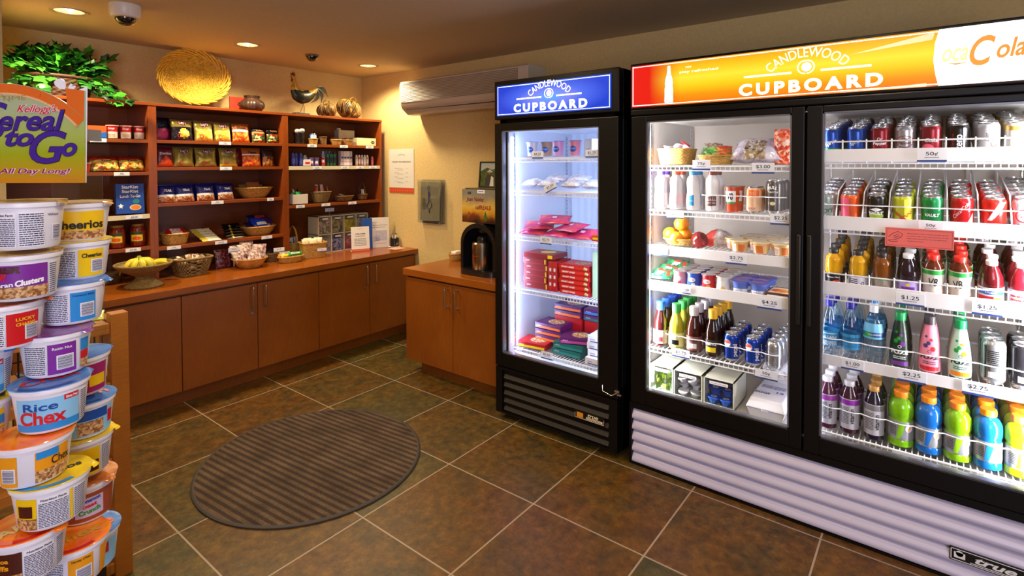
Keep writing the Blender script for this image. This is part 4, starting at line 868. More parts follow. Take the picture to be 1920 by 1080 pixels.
dup(c, 'orange and white soup can, second row behind its twin', (1.242, -2.703, ZB), FR+.4, GK)
c = can('dark tall can with white arched lettering and round pale badge', 'energy drink can', [M('#5a5452', .3, .5), M('#d8d0a0', .4), WHP, SILV], multi(lambda b, f, g: b.text('FULL', g, w=.036, at=(0, .038), mi=2, arc=.03, bold=.03), lambda b, f, g: b.text('THROTTLE', g, w=.04, at=(0, .018), mi=2, bold=.02), lambda b, f, g: b.ring(0, -.03, 0, .011, f, 1, ey=.7)), h=.146, group=GK, name='energy_drink_can'); rows(c, -2.788, 3, 'dark tall energy can with white arched lettering', 'second left shelf', GK, z=ZB, x0=1.172)
# shelf 3: fruit basket, fruit cups
ZD = 1.055
basket('fruit_basket', 'low oval seagrass basket of oranges and an apple in the cooler', .165, .14, .028, STRAW, 2.2, .75, 4, .03, 24, (1.225, -2.365, ZD), FR, .005)
ORM = noisy('orange_peel', [(.4, '#f08a10'), (.7, '#f8a41c')], 90, .4, .5)
def fruit(name, label, r, mat, loc, n=24):
    t = thing(name, label, name, loc, group='fruit in the cooler basket'); B().ball((0, 0, 0), r, r, r*.95, 28, 16).build('peel', mat, t)
    b = B(); b.lathe([(.003, r*.945), (.0026, r*.965), (.0001, r*.97)], 8, cap=False); b.build('stem_button', M('#5a6a2a', .6), t); return t
fruit('orange', 'topmost bright orange in the cooler fruit basket', .036, ORM, (1.225, -2.365, ZD+.098))
fruit('orange', 'orange at the left side of the cooler fruit basket', .035, ORM, (1.235, -2.305, ZD+.045))
fruit('orange', 'orange at the front of the cooler fruit basket, half sunk', .033, ORM, (1.18, -2.355, ZD+.034))
fruit('orange', 'orange at the back of the cooler fruit basket', .033, ORM, (1.27, -2.365, ZD+.043))
t = thing('apple', 'dark red apple at the right side of the cooler fruit basket', 'apple', (1.215, -2.428, ZD+.008), 0, 'fruit in the cooler basket', rx=.9, ry=-.5)
AP = [(.0001, .010), (.010, .006), (.016, .000), (.028, .008), (.036, .028), (.0385, .045), (.035, .060), (.024, .070), (.012, .068), (.004, .060), (.0001, .058)]
B().lathe(AP, 28, mod=lambda a, z, j: 1+.03*cos(5*a)).build('flesh', noisy('apple_skin', [(.35, '#5a0e12'), (.6, '#8a1a1c'), (.8, '#a83a28')], 25, .25), t); B().tube([(0, 0, .058), (.002, 0, .07), (.005, 0, .078)], .0015, 6).build('stem', BRN, t)
t = thing('clear_bag', 'clear plastic bag with red and brown contents behind the fruit cups', 'plastic bag', (1.30, -2.52, ZD)); 
b = B(); b.grid(lambda u, v: (.11*(u-.5)*(1+.2*v), -.16*(v-.5), .075*(sin(pi*u)*sin(pi*v))**.5+.006*noise.noise(Vector((u*9, v*9, 2)))), 20, 20, mfn=lambda u, v: 1 if v < .45 else 0); b.build('bag_film', [noisy('clear_crinkle', [(.3, '#5a4440'), (.5, '#b8a8a4'), (.75, '#e8e0e0')], 25, .15, .5), M('#d0443c', .25)], t)
GCU = 'fruit cups on the third left shelf'
FC = M('#eec27a', .2, coat=.5); FCL = M('#f6e6c4', .15, coat=.6)
c0 = tub('clear fruit cup with orange fruit, first at the front left', 'fruit cup', .029, .037, .048, [FC, M('#c86a2a', .3), WHP], multi(lambda b, f, g: b.rect(-.03, -.02, -.006, .012, f, 2, 6), lambda b, f, g: b.lines(-.028, -.018, -.008, .008, 5, g, 1), lambda b, f, g: b.rect(.002, -.02, .03, .012, f, 1, 6)), FCL, GCU, 'fruit_cup')
at(c0, 1.172, -2.648, ZD, FR); k = 0
LAB = ['in the front row, middle', 'in the front row, right end', 'in the second row, far left', 'in the second row, middle', 'in the second row, right', 'in the third row, left', 'in the third row, middle', 'in the third row, right', 'in the back row, left', 'in the back row, middle', 'in the back row, right']
for q, (x, y) in enumerate([(1.172, -2.735), (1.172, -2.82), (1.243, -2.605), (1.256, -2.70), (1.256, -2.79), (1.342, -2.645), (1.342, -2.73), (1.342, -2.815), (1.428, -2.655), (1.428, -2.74), (1.428, -2.825)]):
    dup(c0, 'clear fruit cup with orange fruit, '+LAB[q], (x, y, ZD), FR+rr.uniform(-.8, .8), GCU)
# shelf 4
ZE = .869
gm = confetti('salad_greens', ['#1a7a4a', '#0f5a38', '#3aa86a', '#e8f0e8', '#c03a2a'], 45, .3)
for k, (x, y, dz, lb) in enumerate(((1.19, -2.285, 0, 'front green'), (1.25, -2.30, .012, 'middle green'), (1.31, -2.32, .03, 'back green'))):
    bag('salad_bag', lb+' and white salad bag on the fourth left cooler shelf', 'salad bag', .12, .11, .04, [gm, WHP], lambda u, v: 1 if .35 < u < .65 and .4 < v < .55 else 0, None, (x-.045, y, ZE+dz+.022), FR+.2, -1.25, 'salad bags in the cooler', seed=k+10)
GY = 'yogurt cups in the cooler'
for y, col, c2, d in ((-2.378, '#e8a0a8', '#d04858', 'pink'), (-2.443, '#2a5ac8', '#f4f4f8', 'blue'), (-2.512, '#c8202c', '#f4b020', 'red'), (-2.577, '#e8e4e0', '#f0c040', 'white and yellow')):
    c = tub(d+' yogurt cup with foil lid, front, fourth left shelf', 'yogurt cup', .0305, .027, .066, [M(col, .35), M(c2, .35), WHP], multi(lambda b, f, g: b.ring(0, .004, 0, .017, f, 2, ey=.62), lambda b, f, g: b.text('Yoplait', g, w=.030, at=(0, .004), mi=0), lambda b, f, g: b.ring(.008, -.018, 0, .009, f, 1)), M('#c9c4c4', .25, .6), GY, 'yogurt_cup')
    rows(c, y, 4, d+' yogurt cup with foil lid', 'fourth left shelf', GY, z=ZE, x0=1.172, dx=.064)
BV = M('#4a50c0', .35); c0 = None
for q, (x, y, dz, lb) in enumerate([(1.172, -2.652, 0, 'front left, at floor of shelf'), (1.172, -2.728, 0, 'front right, lid with yellow stripe'), (1.24, -2.652, .0, 'second row, left'), (1.24, -2.728, .0, 'second row, right'), (1.31, -2.66, 0, 'third row, left'), (1.31, -2.735, 0, 'third row, right')]):
    lbl = 'blue and white pudding tub with violet lid, '+lb
    if c0 is None:
        c0 = tub(lbl, 'pudding tub', .027, .035, .055, [M('#5a74c8', .35), WHP, M('#c86a4a', .4), NAVY], lambda b, f, g: (b.rect(-.06, -.02, .06, -.002, f, 1, 12), b.text('Jell-O', g, w=.03, at=(0, -.010), mi=3)), [BV, M('#c88a7a', .4), YELP], 'pudding tubs in the cooler', 'pudding_tub', liddeco=lambda b, f, g: (b.poly([(-.034, -.012), (-.02, -.002), (.0, .002), (.02, -.004), (.034, -.012), (.02, -.016), (0, -.010), (-.02, -.014)], f, 1), b.text('pudding', g, w=.03, at=(0, .012), mi=1)))
        at(c0, x, y, ZE+dz, FR)
    else: dup(c0, lbl, (x, y, ZE+dz), FR+rr.uniform(-.3, .3), 'pudding tubs in the cooler')
carton('frozen_meal', 'brown boxed pasta meal with orange food photo, right end of fourth left shelf', 'meal box', .098, .14, .028, [M('#5a3020', .4), WHP, CHEE, M('#e8d8c0', .5)], lambda b, f, g: b.rect(-.04, .008, .04, .020, f, 1), (1.20, -2.812, ZE), FR, topdeco=lambda b, f, g: (b.rect(-.04, -.06, .045, .05, f, 3), b.ring(.002, -.01, 0, .036, g, 2)))
# shelf 5: tea bottles and cans
ZF = .563
SN = P([(.029, 0), (.034, .005), (.034, .075), (.0335, .085), (.032, .115), (.026, .140), (.0195, .158), (.019, .168), (.0185, .175)])
GT = 'tea bottles in the cooler'
for y, liq, cp, lm, d in ((-2.283, '#3a1414', '#2a5ad8', [M('#b8a8a8', .4), REDP, WHP], 'dark tea bottle with blue cap'), (-2.362, '#d8d83a', '#3aa84a', [M('#e4e890', .4), BLKM, WHP], 'pale green tea bottle with green cap'),
        (-2.447, '#4a1c18', '#d8d4d8', [M('#7a4a44', .4), WHP, INK], 'brown tea bottle with speckled silver cap'), (-2.534, '#2c1410', '#f0b428', [M('#2a1c18', .4), YELP, WHP], 'dark tea bottle with yellow cap')):
    c = bottle(d+', front, fifth left shelf', 'tea bottle', SN, (.0205, .172, .214), [liquid('t'+liq, liq, .06), WHP, M(cp, .4)], (.014, .078), multi(lambda b, f, g: b.rect(-.022, -.022, .022, .000, f, 1, 8), lambda b, f, g: b.text('SNAPPLE', g, w=.05, at=(0, .014), mi=2, bold=.02)), GT, 'tea_bottle', lm)
    rows(c, y, 4, d, 'fifth left shelf', GT, z=ZF, x0=1.172, dx=.0728)
GP = 'cans on the fifth left shelf'
PB2 = M('#0c3a9c', .22, .4)
pep = multi(lambda b, f, g: (b.ring(-.012, .016, 0, .0155, f, 2), b.ring(-.012, .016, 0, .0145, g, 1, a0=.1, a1=pi+.1), b.ring(-.012, .016, .016, .019, f, 4)), lambda b, f, g: b.text('pepsi', g, w=.055, at=(.026, -.012), rot=pi/2, mi=2, bold=.02))
for y, n, ms, dc, d in ((-2.617, 4, [PB2, M('#f05a3a', .4), WHP, SILV, M('#4a7ad8', .4)], pep, 'left-hand blue cola can with round red and white mark'), (-2.707, 4, [PB2, M('#f05a3a', .4), WHP, SILV, M('#4a7ad8', .4)], pep, 'right-hand blue cola can with round red and white mark'),
        (-2.795, 5, [M('#b8bac0', .2, .8), PB2, M('#8a8c94', .4), SILV], lambda b, f, g: b.text('diet pepsi', g, w=.07, at=(.01, 0), rot=pi/2, mi=2), 'plain silver diet cola can')):
    c = can(d+', front, fifth left shelf', 'soda can', ms, dc, group=GP); rows(c, y, n, d, 'fifth left shelf', GP, z=ZF, x0=1.172, dx=.069)
# cooler floor: clear bins and egg cartons
ZG = .350
def bin_(y0, y1, label, cont, contlabel, word):
    w = y0-y1; t = thing('clear_bin', label, 'storage bin', (1.125, (y0+y1)/2, ZG), FR, 'clear bins on the cooler floor')
    fr = M('#e6e8d8', .35); b = B(); d = .20; h = .125
    b.box(-w/2, 0, 0, -w/2+.005, d, h); b.box(w/2-.005, 0, 0, w/2, d, h); b.box(-w/2, 0, 0, w/2, d, .004); b.box(-w/2, 0, h-.004, w/2, d, h); b.box(-w/2, d-.004, 0, w/2, d, h)
    b.box(-w/2, -.003, .0, w/2, .0, .008); b.build('bin_shell', fr, t, smooth=0)
    b = B(); b.box(-w/2+.006, .0, .008, w/2-.006, .002, .082); b.box(-w/2+.006, .0, .084, w/2-.006, .002, h-.005); b.build('clear_front', ACRYL, t, smooth=0)
    b = B(); f = pm((0, -.001, 0), *FRONT, .0006); b.box(-w*.3, -.001, .098, w*.3, 0, .112, 0); b.text(word, f, h=.005, w=w*.5, mi=1, at=(0, .105)); b.build('bin_label', [WHP, INK], t, smooth=0)
    return t
bin_(-2.247, -2.364, 'left clear bin of green and gold packets on the cooler floor', 0, 0, 'Butter')
bin_(-2.368, -2.502, 'middle clear bin of white creamers on the cooler floor', 0, 0, 'Half & Half')
bin_(-2.508, -2.642, 'right clear bin of blue cream cheese on the cooler floor', 0, 0, 'Cream Cheese')
group_step = {'packets in the left bin': (.040, 2, 2), 'creamers in the middle bin': (.0475, 2, 2), 'cheese tubs in the right bin': (.056, 2, 2)}
def heap(name, label, cat, cx, cy, z, sx, sy, items, n, group, seed):
    """items: list of made things (first placed, rest copied) tumbled in a box"""
    r = random.Random(seed); used = set(); st, ny, nx = group_step[group]
    for k in range(n):
        src = items[k % len(items)]; iy, ix, lv = k % ny, k//ny % nx, k//(ny*nx); p = (cx-.03+st*(ix+.5*(lv % 2)), cy+st*(iy-(ny-1)/2)+r.uniform(-.001, .001), z+.009+st*.62*lv); a = (r.uniform(-.35, .35), 0, r.uniform(0, 6.28))
        if src.name not in used: used.add(src.name); src.location = p; src.rotation_euler = a
        else: dup(src, src['label'], p, a[2], group, rx=a[0])
bp_ = bag('butter_packet', 'green and gold packet tumbled in the left clear cooler bin', 'packet', .035, .03, .008, [M('#6a8a2a', .35), M('#d8c85a', .3)], lambda u, v: 1 if u < .5 else 0, group='packets in the left bin', nu=6, nv=6)
heap('', '', '', 1.172, -2.305, ZG, .03, .034, [bp_], 12, 'packets in the left bin', 1)
cp_ = tub('white creamer pot tumbled in the middle clear cooler bin', 'creamer', .014, .020, .022, [WHT], None, M('#e4e0dc', .4), 'creamers in the middle bin', 'creamer_pot', n=14)
heap('', '', '', 1.172, -2.435, ZG, .026, .038, [cp_], 12, 'creamers in the middle bin', 2)
cc_ = tub('blue cream cheese tub tumbled in the right clear cooler bin', 'cheese tub', .019, .024, .026, [BLUP], None, [M('#2a50c0', .35), WHP], 'cheese tubs in the right bin', 'cheese_tub', n=16, liddeco=lambda b, f, g: (b.ring(0, 0, .007, .013, f, 1), b.ring(0, 0, 0, .003, f, 1)))
heap('', '', '', 1.172, -2.575, ZG, .018, .034, [cc_], 8, 'cheese tubs in the right bin', 3)
def eggs(label, loc, rz, mark):
    t = thing('egg_carton', label, 'egg carton', loc, rz, 'egg cartons on the cooler floor'); FO = M('#e8e6ee', .6); w, d = .15, .26
    b = B(); b.grid(lambda u, v: ((u-.5)*w*(1-.12*0), (v-.5)*d, .030-.024*abs(sin(pi*u*2))*abs(sin(pi*v*6))), 16, 36)
    b.add([(-w/2, -d/2, .03), (w/2, -d/2, .03), (w/2, d/2, .03), (-w/2, d/2, .03), (-w/2+.012, -d/2+.012, .0), (w/2-.012, -d/2+.012, 0), (w/2-.012, d/2-.012, 0), (-w/2+.012, d/2-.012, 0)], [(0, 1, 5, 4), (1, 2, 6, 5), (2, 3, 7, 6), (3, 0, 4, 7), (4, 5, 6, 7)]); b.build('tray', FO, t, smooth=40)
    b = B(); b.add([(-w/2-.003, -d/2-.003, .031), (w/2+.003, -d/2-.003, .031), (w/2+.003, d/2+.003, .031), (-w/2-.003, d/2+.003, .031), (-w/2+.012, -d/2+.014, .062), (w/2-.012, -d/2+.014, .062), (w/2-.012, d/2-.014, .062), (-w/2+.012, d/2-.014, .062)], [(0, 1, 5, 4), (1, 2, 6, 5), (2, 3, 7, 6), (3, 0, 4, 7), (4, 5, 6, 7), (3, 2, 1, 0)]); o = b.build('lid', FO, t, smooth=0, bev=.004)
    if mark:
        b = B(); f = pm((0, 0, .0625), (1, 0, 0), (0, 1, 0), .0004); b.text('EGGS', f, w=.06, h=.022, at=(-.03, -.04), mi=0, bold=.03); b.text('12', f, w=.03, h=.02, at=(.035, -.01), mi=0, bold=.03); b.lines(-.05, .02, .05, .06, 4, f, 0); b.build('print', [M('#4a3aa0', .5)], t, smooth=0)
    B().box(-.014, -d/2-.006, .026, .014, -d/2-.002, .038).build('latch', FO, t, smooth=0, bev=.002)
    return t
eggs('white foam egg carton at the bottom of the back stack', (1.53, -2.765, ZG), FR, False); eggs('white foam egg carton on top of the back stack', (1.53, -2.765, ZG+.063), FR+.05, False)
eggs('white foam egg carton with violet print, lying at the front', (1.235-.02, -2.782, ZG+.0), FR, True).location = (1.252, -2.77, ZG)
for o in D.objects:
    if o.name.startswith('egg_carton'):
        o.scale = (1, 1, 1.3)
        if 'on top of' in o['label']: o.location.z = ZG+.0815
# ================================================================ freezer contents
FXS = 1.125
c0 = None; ICE = [(-1.518, 'blue', '#e8e4f0', 'first from the left'), (-1.585, 'brown', '#b89878', 'behind the price tag'), (-1.694, 'pink', '#e8a8d8', 'centre of the shelf'), (-1.80, 'rose', '#e8889a', 'right of centre')]
for y, d, col, w_ in ICE:
    tt = tub(f'{d} ice cream tub with blue lid on the top freezer shelf, {w_}', 'ice cream tub', .026, .031, .078, [M(col, .4), M('#2a5ab8', .35), WHP], lambda b, f, g: (b.ring(0, -.002, 0, .021, f, 1, ey=.8), b.text('Dreyer', g, w=.032, at=(0, 0), mi=2)), M('#2c3ac8', .35), 'ice cream tubs in the freezer', 'ice_cream_tub')
    at(tt, 1.165 if d != 'brown' else 1.215, y, 1.490, FR+rr.uniform(-.2, .2))
carton('price_card_box', 'small white box at the right of the top freezer shelf', 'box', .07, .05, .085, [WHT, INK, NAVY], lambda b, f, g: (b.text('$1.75', f, w=.03, at=(0, .03), mi=1), b.rect(-.03, .008, .03, .014, f, 2)), (1.15, -1.915, 1.489), FR-.5)
FROST = noisy('frosted_wrap', [(.3, '#8e90a8'), (.5, '#cfd2e2'), (.7, '#eceef8')], 30, .35, .5)
for k, (x, y, dz, w, lb) in enumerate(((1.155, -1.525, 0, .11, 'first from the left'), (1.155, -1.635, 0, .10, 'second from the left'), (1.155, -1.80, 0, .12, 'under the tilted tag'), (1.155, -1.925, 0, .11, 'at the right end'), (1.23, -1.66, .026, .13, 'upper left of the back pile'), (1.23, -1.81, .026, .13, 'upper right of the back pile'))):
    bag('wrapped_sandwich', 'frosty white wrapped frozen item on the second freezer shelf, '+lb, 'frozen packet', w, .10, .055, [FROST], lambda u, v: 0, None, (x-.05, y, 1.328+dz), FR+.1*(k-2), -1.35, 'frosted packets in the freezer', seed=k+30)
PKM = noisy('magenta_pouch', [(.3, '#7a1440'), (.5, '#c42a6a'), (.62, '#d84a2c'), (.75, '#e87aa8')], 14, .25, .5)
for k, (x, y, dz, w, a, rz_) in enumerate(((1.16, -1.55, .0, .16, -1.3, .1), (1.16, -1.70, .0, .17, -1.3, -.15), (1.16, -1.86, .0, .17, -1.25, .1), (1.17, -1.60, .034, .17, -1.35, .5), (1.17, -1.76, .034, .18, -1.3, -.3), (1.19, -1.68, .066, .18, -1.3, .4))):
    bag('frozen_pouch', 'magenta and purple frozen snack pouch, '+['left of the bottom layer', 'middle of the bottom layer', 'right of the bottom layer', 'left of the second layer', 'right of the second layer', 'topmost of the heap'][k], 'frozen pouch', w, .13, .04, [PKM, M('#f0c8d8', .3)], lambda u, v: 1 if .4 < u < .6 and .45 < v < .6 else 0, None, (x-.06, y, 1.052+dz), FR+rz_, a, 'magenta pouches on the third freezer shelf', seed=k+40)
carton('frozen_box', 'small orange-red box at the right of the magenta pouches', 'box', .06, .08, .03, [M('#d8401c', .4), YELP], lambda b, f, g: b.rect(-.025, .008, .025, .02, f, 1), (1.15, -1.965, 1.046), FR)
RB = M('#b8141c', .4); RB2 = M('#8e1420', .4); FOOD = confetti('box_food_photo', ['#e8c890', '#c87a3a', '#f0e0b8', '#7a9a3a', '#b03a20'], 120, .45)
def sc_deco(b, f, g): b.rect(-.085, .004, .085, .021, f, 1); b.text('SMART ONES', g, w=.08, h=.009, at=(-.035, .0125), mi=2, bold=.03, shear=.2); b.ring(.075, .013, 0, .013, g, 3, ey=.7)
GB1 = 'red meal boxes on the fourth freezer shelf'
zz = .744
for k in range(6): carton('frozen_meal_box', 'red meal box with white name, right stack, '+['bottom', 'second', 'third', 'fourth', 'fifth', 'topmost'][k], 'meal box', .19, .15, .026, [RB, M('#e02a20', .4), WHP, FOOD], sc_deco, (1.205, -1.815+.004*((k*7) % 3-1), zz+k*.0268), FR+.02*((k*5) % 3-1), GB1, topdeco=lambda b, f, g: (b.rect(-.08, -.06, .08, .06, f, 1), b.ring(.02, 0, 0, .045, g, 3)))
for k in range(2): carton('frozen_meal_box', 'narrow red meal box standing on edge between the stacks, '+['left one', 'right one'][k], 'meal box', .026, .15, .165, [RB, M('#e02a20', .4), WHP, FOOD], lambda b, f, g: b.lines(-.006, .02, .006, .14, 3, f, 2), (1.20, -1.668-.0275*k, zz), FR, GB1)
for k in range(5): carton('frozen_meal_box', 'crimson meal box, left stack, '+['bottom', 'second', 'third', 'fourth', 'fifth'][k], 'meal box', .165, .15, .0335, [RB2, M('#c8283a', .4), WHP, YELP], lambda b, f, g: (b.rect(-.08, .003, .07, .006, f, 1), b.text('LEAN', g, w=.028, h=.008, at=(-.05, .018), mi=2), b.rect(.066, .004, .075, .03, f, 3)), (1.205, -1.565+.004*((k*5) % 3-1), zz+k*.0345), FR+.02*((k*3) % 3-1), GB1)
carton('frozen_meal_box', 'crimson meal box lying across the top of both left stacks', 'meal box', .20, .15, .026, [RB2, M('#c8283a', .4), WHP, YELP], lambda b, f, g: b.rect(.06, .003, .09, .022, f, 3), (1.20, -1.585, zz+.1735), FR+.04, GB1, topdeco=lambda b, f, g: b.ring(.02, 0, 0, .045, g, 3))
carton('frozen_meal_box', 'pale green box standing at the right end of the fourth freezer shelf', 'meal box', .035, .12, .24, [M('#b8d8b8', .4), WHP], None, (1.19, -1.945, zz), FR)
PUR = M('#5a1a5a', .4); ORB = M('#e86a1c', .4); TEAL = M('#1a6a6a', .4)
GB2 = 'mixed meal boxes on the freezer floor'; z0 = .400
def amy(b, f, g): b.rect(-.085, .003, .085, .016, f, 1); b.text("Amy's", g, w=.03, h=.010, at=(-.06, .017), mi=2, shear=.2)
def tpd(b, f, g): b.rect(-.08, -.06, .08, .06, f, 0); b.ring(.015, 0, 0, .05, g, 3, ey=.9)
for k, (x, y, dz, m0, m1, rz_, lb) in enumerate(((1.19, -1.53, 0, RB, YELP, .12, 'red box with food photo and yellow corner, lowest at front left'), (1.27, -1.60, .031, PUR, ORB, 0, 'purple and orange box, second layer left'), (1.27, -1.60, .064, PUR, ORB, .03, 'purple and orange box, third layer left'),
        (1.27, -1.60, .099, PUR, ORB, -.03, 'purple and orange box, fourth layer left'), (1.21, -1.76, 0, TEAL, M('#2a8a84', .4), 0, 'teal box at the bottom middle'), (1.21, -1.765, .035, TEAL, M('#2a8a84', .4), .05, 'teal box, second in the middle pile'), (1.22, -1.79, .070, PUR, M('#c04a9a', .4), .35, 'violet box with bowl photo atop the teal boxes'),
        (1.38, -1.66, .16, PUR, ORB, .0, 'purple and orange box high in the back left pile'), (1.38, -1.66, .195, PUR, ORB, .03, 'topmost purple and orange box of the back left pile'), (1.38, -1.86, .16, PUR, TEAL, 0, 'purple box with blue side, back right pile lower'), (1.38, -1.86, .195, PUR, M('#2a7ab8', .4), .04, 'purple box with blue side, topmost back right'), (1.38, -1.66, .0, RB, ORB, 0, 'red box under the back left pile'), (1.38, -1.86, .0, RB, ORB, 0, 'red box under the back right pile'))):
    h = .156 if lb.startswith('red box under') else .031
    carton('frozen_meal_box', lb, 'meal box', .18, .14 if h < .1 else .12, h, [m0, m1, WHP, FOOD], amy, (x, y, z0+dz), FR+rz_, GB2, topdeco=tpd)
for k in range(4): carton('frozen_meal_box', 'white box at the right end of the freezer floor, '+['bottom', 'second', 'third', 'topmost'][k], 'meal box', .09, .15, .036, [WHT, M('#c8a0b8', .4), NAVY], lambda b, f, g: (b.rect(-.03, .004, .035, .009, f, 2), b.rect(-.03, .014, .0, .02, f, 1)), (1.20-.02*(k == 0), -1.945, z0+.037*k), FR+.04*((k % 2)*2-1), GB2)

# ================================================================ snacks on the wall shelves
YI = .605
def dcol(*sp):     # vertical colour zones [(v, mi)...]
    return lambda u, v: next(m for lim, m in sp if v <= lim)
LAYB = M('#b89030', .3, .3); LAYY = M('#f0d030', .3); DBAG = M('#1a1624', .25, .2); PUR2 = M('#7a1a4a', .3); GRY = noisy('gold_film', [(.3, '#7a6a28'), (.6, '#a89a4a'), (.8, '#c8b860')], 12, .28, .2, metal=.3)
def lays(b, f, g): b.ring(.0, .105, 0, .030, f, 2, ey=.42); b.text("Lay's", g, w=.045, at=(0, .105), mi=4, shear=.1, bold=.01); b.ring(-.02, .025, .009, .0125, f, 3)
def laysc(h):
    def f_(b, f, g):
        b.ring(0, h*.80, 0, .030, f, 2, ey=.42); b.text("Lay's", g, w=.045, at=(0, h*.80), mi=4, bold=.01); b.ring(-.022, h*.2, .009, .0125, f, 3)
    return f_
GLA = 'chip bags on the top shelf of the middle bay'; GLB = 'chip bags on the second shelf of the middle bay'
zt = 1.606
bag('chip_bag', 'dark blue and violet chip bag at the left end of the top middle shelf', 'chip bag', .10, .145, .05, [M('#141430', .25, .2), PUR2], dcol((.5, 1), (1, 0)), None, (.045, YI+.03, zt), .25, -.12, GLA, 1)
bag('chip_bag', 'black chip bag with photo of yellow chips, top middle shelf', 'chip bag', .125, .14, .05, [DBAG, GRY, PUR2, REDP, WHP, CHIP], lambda u, v: 5 if (u-.55)**2*3+(v-.32)**2*3 < .16 else (1 if v > .62 else 0), laysc(.14), (.150, YI, zt), 0, -.16, GLA, 2)
bag('chip_bag', 'yellow chip bag with chip photo, left of the two on the top middle shelf', 'chip bag', .115, .135, .05, [GRY, LAYY, PUR2, REDP, WHP, CHIP], lambda u, v: 5 if v < .58 and abs(u-.5) < .42 else 0, laysc(.135), (.285, YI, zt), 0, -.16, GLA, 3)
bag('chip_bag', 'yellow chip bag with chip photo, right of the two on the top middle shelf', 'chip bag', .11, .132, .05, [GRY, LAYY, PUR2, REDP, WHP, CHIP], lambda u, v: 5 if v < .58 and abs(u-.5) < .42 else 0, laysc(.132), (.408, YI, zt), 0, -.18, GLA, 4)
def chee(b, f, g): b.text('Cheetos', g, w=.06, h=.018, at=(0, .10), mi=2, bold=.03, shear=.2)
bag('chip_bag', 'orange and red cheese snack bag on the top middle shelf', 'chip bag', .115, .128, .045, [M('#b8601c', .3), CHEE, INK, WHP], lambda u, v: 1 if v < .55 else (3 if v < .66 else 0), chee, (.535, YI, zt), 0, -.14, GLA, 5)
for k, x in enumerate((.665, .775)): bag('chip_bag', ['dark green and red snack bag on the top middle shelf', 'dark green and red snack bag at the right end of the top middle shelf'][k], 'chip bag', .095, .105, .04, [BLKM, confetti('green_red_snack', ['#2a5a1c', '#c03018', '#e8d090', '#1c2c14'], 70), M('#d89a60', .4)], lambda u, v: 1 if v < .6 else (2 if v < .75 and k == 0 else 0), lambda b, f, g: b.text("Snyders", g, w=.05, at=(0, .088), mi=2, bold=.02), (x, YI, zt), 0, -.15, GLA, 6+k)
zt = 1.432
bag('chip_bag', 'dark red tortilla chip bag with orange triangles, second middle shelf', 'chip bag', .105, .128, .045, [M('#6a1428', .3), M('#d84a18', .35), WHP], lambda u, v: 1 if abs(u-.5) < .5*(1-v*1.7) else 0, lambda b, f, g: b.text('Doritos', g, w=.07, at=(0, .085), mi=2, bold=.03), (.045, YI, zt), .1, -.14, GLB, 11)
for k, (x, w, lb) in enumerate(((.156, .118, 'left'), (.296, .13, 'middle'), (.446, .118, 'right'))): bag('chip_bag', 'olive gold chip bag with dark red oval, %s of three on the second middle shelf' % lb, 'chip bag', w, .125, .05, [GRY, LAYY, PUR2, REDP, WHP, CHIP], lambda u, v: 1 if v < .12 and k == 2 else 0, laysc(.125), (x, YI, zt), .04*(k-1), -.15, GLB, 12+k)
bag('chip_bag', 'orange and red cheese snack bag on the second middle shelf', 'chip bag', .13, .128, .045, [M('#b8601c', .3), CHEE, INK, WHP], lambda u, v: 1 if v < .62 else (3 if v < .7 else 0), chee, (.61, YI, zt), 0, -.14, GLB, 16)
bag('chip_bag', 'red snack bag standing just behind the orange cheese snack bag', 'chip bag', .11, .125, .03, [M('#8a1418', .3), ORA], lambda u, v: 0, None, (.575, YI+.065, zt), 0, -.12, GLB, 17)
bag('cookie_bag', 'brown and dark chocolate cookie bag at the right end, second middle shelf', 'cookie bag', .085, .125, .035, [M('#3a2420', .35), confetti('cookies', ['#c8883a', '#8a4a20', '#e0a860', '#5a2c18'], 60)], lambda u, v: 1 if v < .55 else 0, None, (.735, YI, zt), 0, -.14, GLB, 18)
zt = 1.2
for k, (x, w) in enumerate(((.05, .11), (.160, .12), (.292, .12), (.425, .115))):
    bag('snack_bag', 'blue nut snack bag with white band, %s from the left on the third middle shelf' % ['first', 'second', 'third', 'fourth'][k], 'snack bag', w, .112, .05, [M('#141c78', .28, .1), WHP, NUTS, REDP], lambda u, v: 2 if v < .3 else (1 if v < .44 else 0), lambda b, f, g: b.text('TRAIL', g, w=.05, h=.016, at=(.005, .075), mi=1, bold=.03, shear=.2), (x, YI, zt), .05*(k-1), -.2, 'blue nut bags', 20+k)
    if k < 3: bag('snack_bag', 'plain blue snack bag behind the %s gap of the nut bags' % ['first', 'second', 'third'][k], 'snack bag', .11, .115, .035, [M('#141c78', .28, .1)], lambda u, v: 0, None, (x+.06, YI+.075, zt), 0, -.14, 'blue nut bags', 27+k)
basket('bread_basket', 'boat-shaped palm leaf basket of paper packets on the third middle shelf', .27, .17, .075, STRAW, 2.4, .55, 6, .02, 22, (.655, YI+.06, 1.1985), .1, .005)
for k, (x, y, z, rz_, rx_, m_, lb) in enumerate(((.60, .66, 1.225, .5, -.5, '#8a7840', 'olive brown'), (.66, .69, 1.235, -.3, -.4, '#a85a38', 'reddish brown'), (.71, .67, 1.225, .2, -.6, '#9a7a48', 'tan'), (.68, .64, 1.22, .1, -.9, '#c89a50', 'golden'))):
    bag('paper_packet', lb+' paper packet leaning in the palm leaf basket', 'packet', .09, .09, .012, [M(m_, .5), WHP], lambda u, v: 0, None, (x, y, z), rz_, rx_, 'packets in the palm leaf basket', 50+k, nu=8, nv=8)
zt = .922
basket('round_basket', 'round fluted straw basket of red candy bars on the lowest middle shelf', .165, .165, .068, STRAW, 2, .8, 3, .03, 26, (.108, .650, zt), 0, .005)
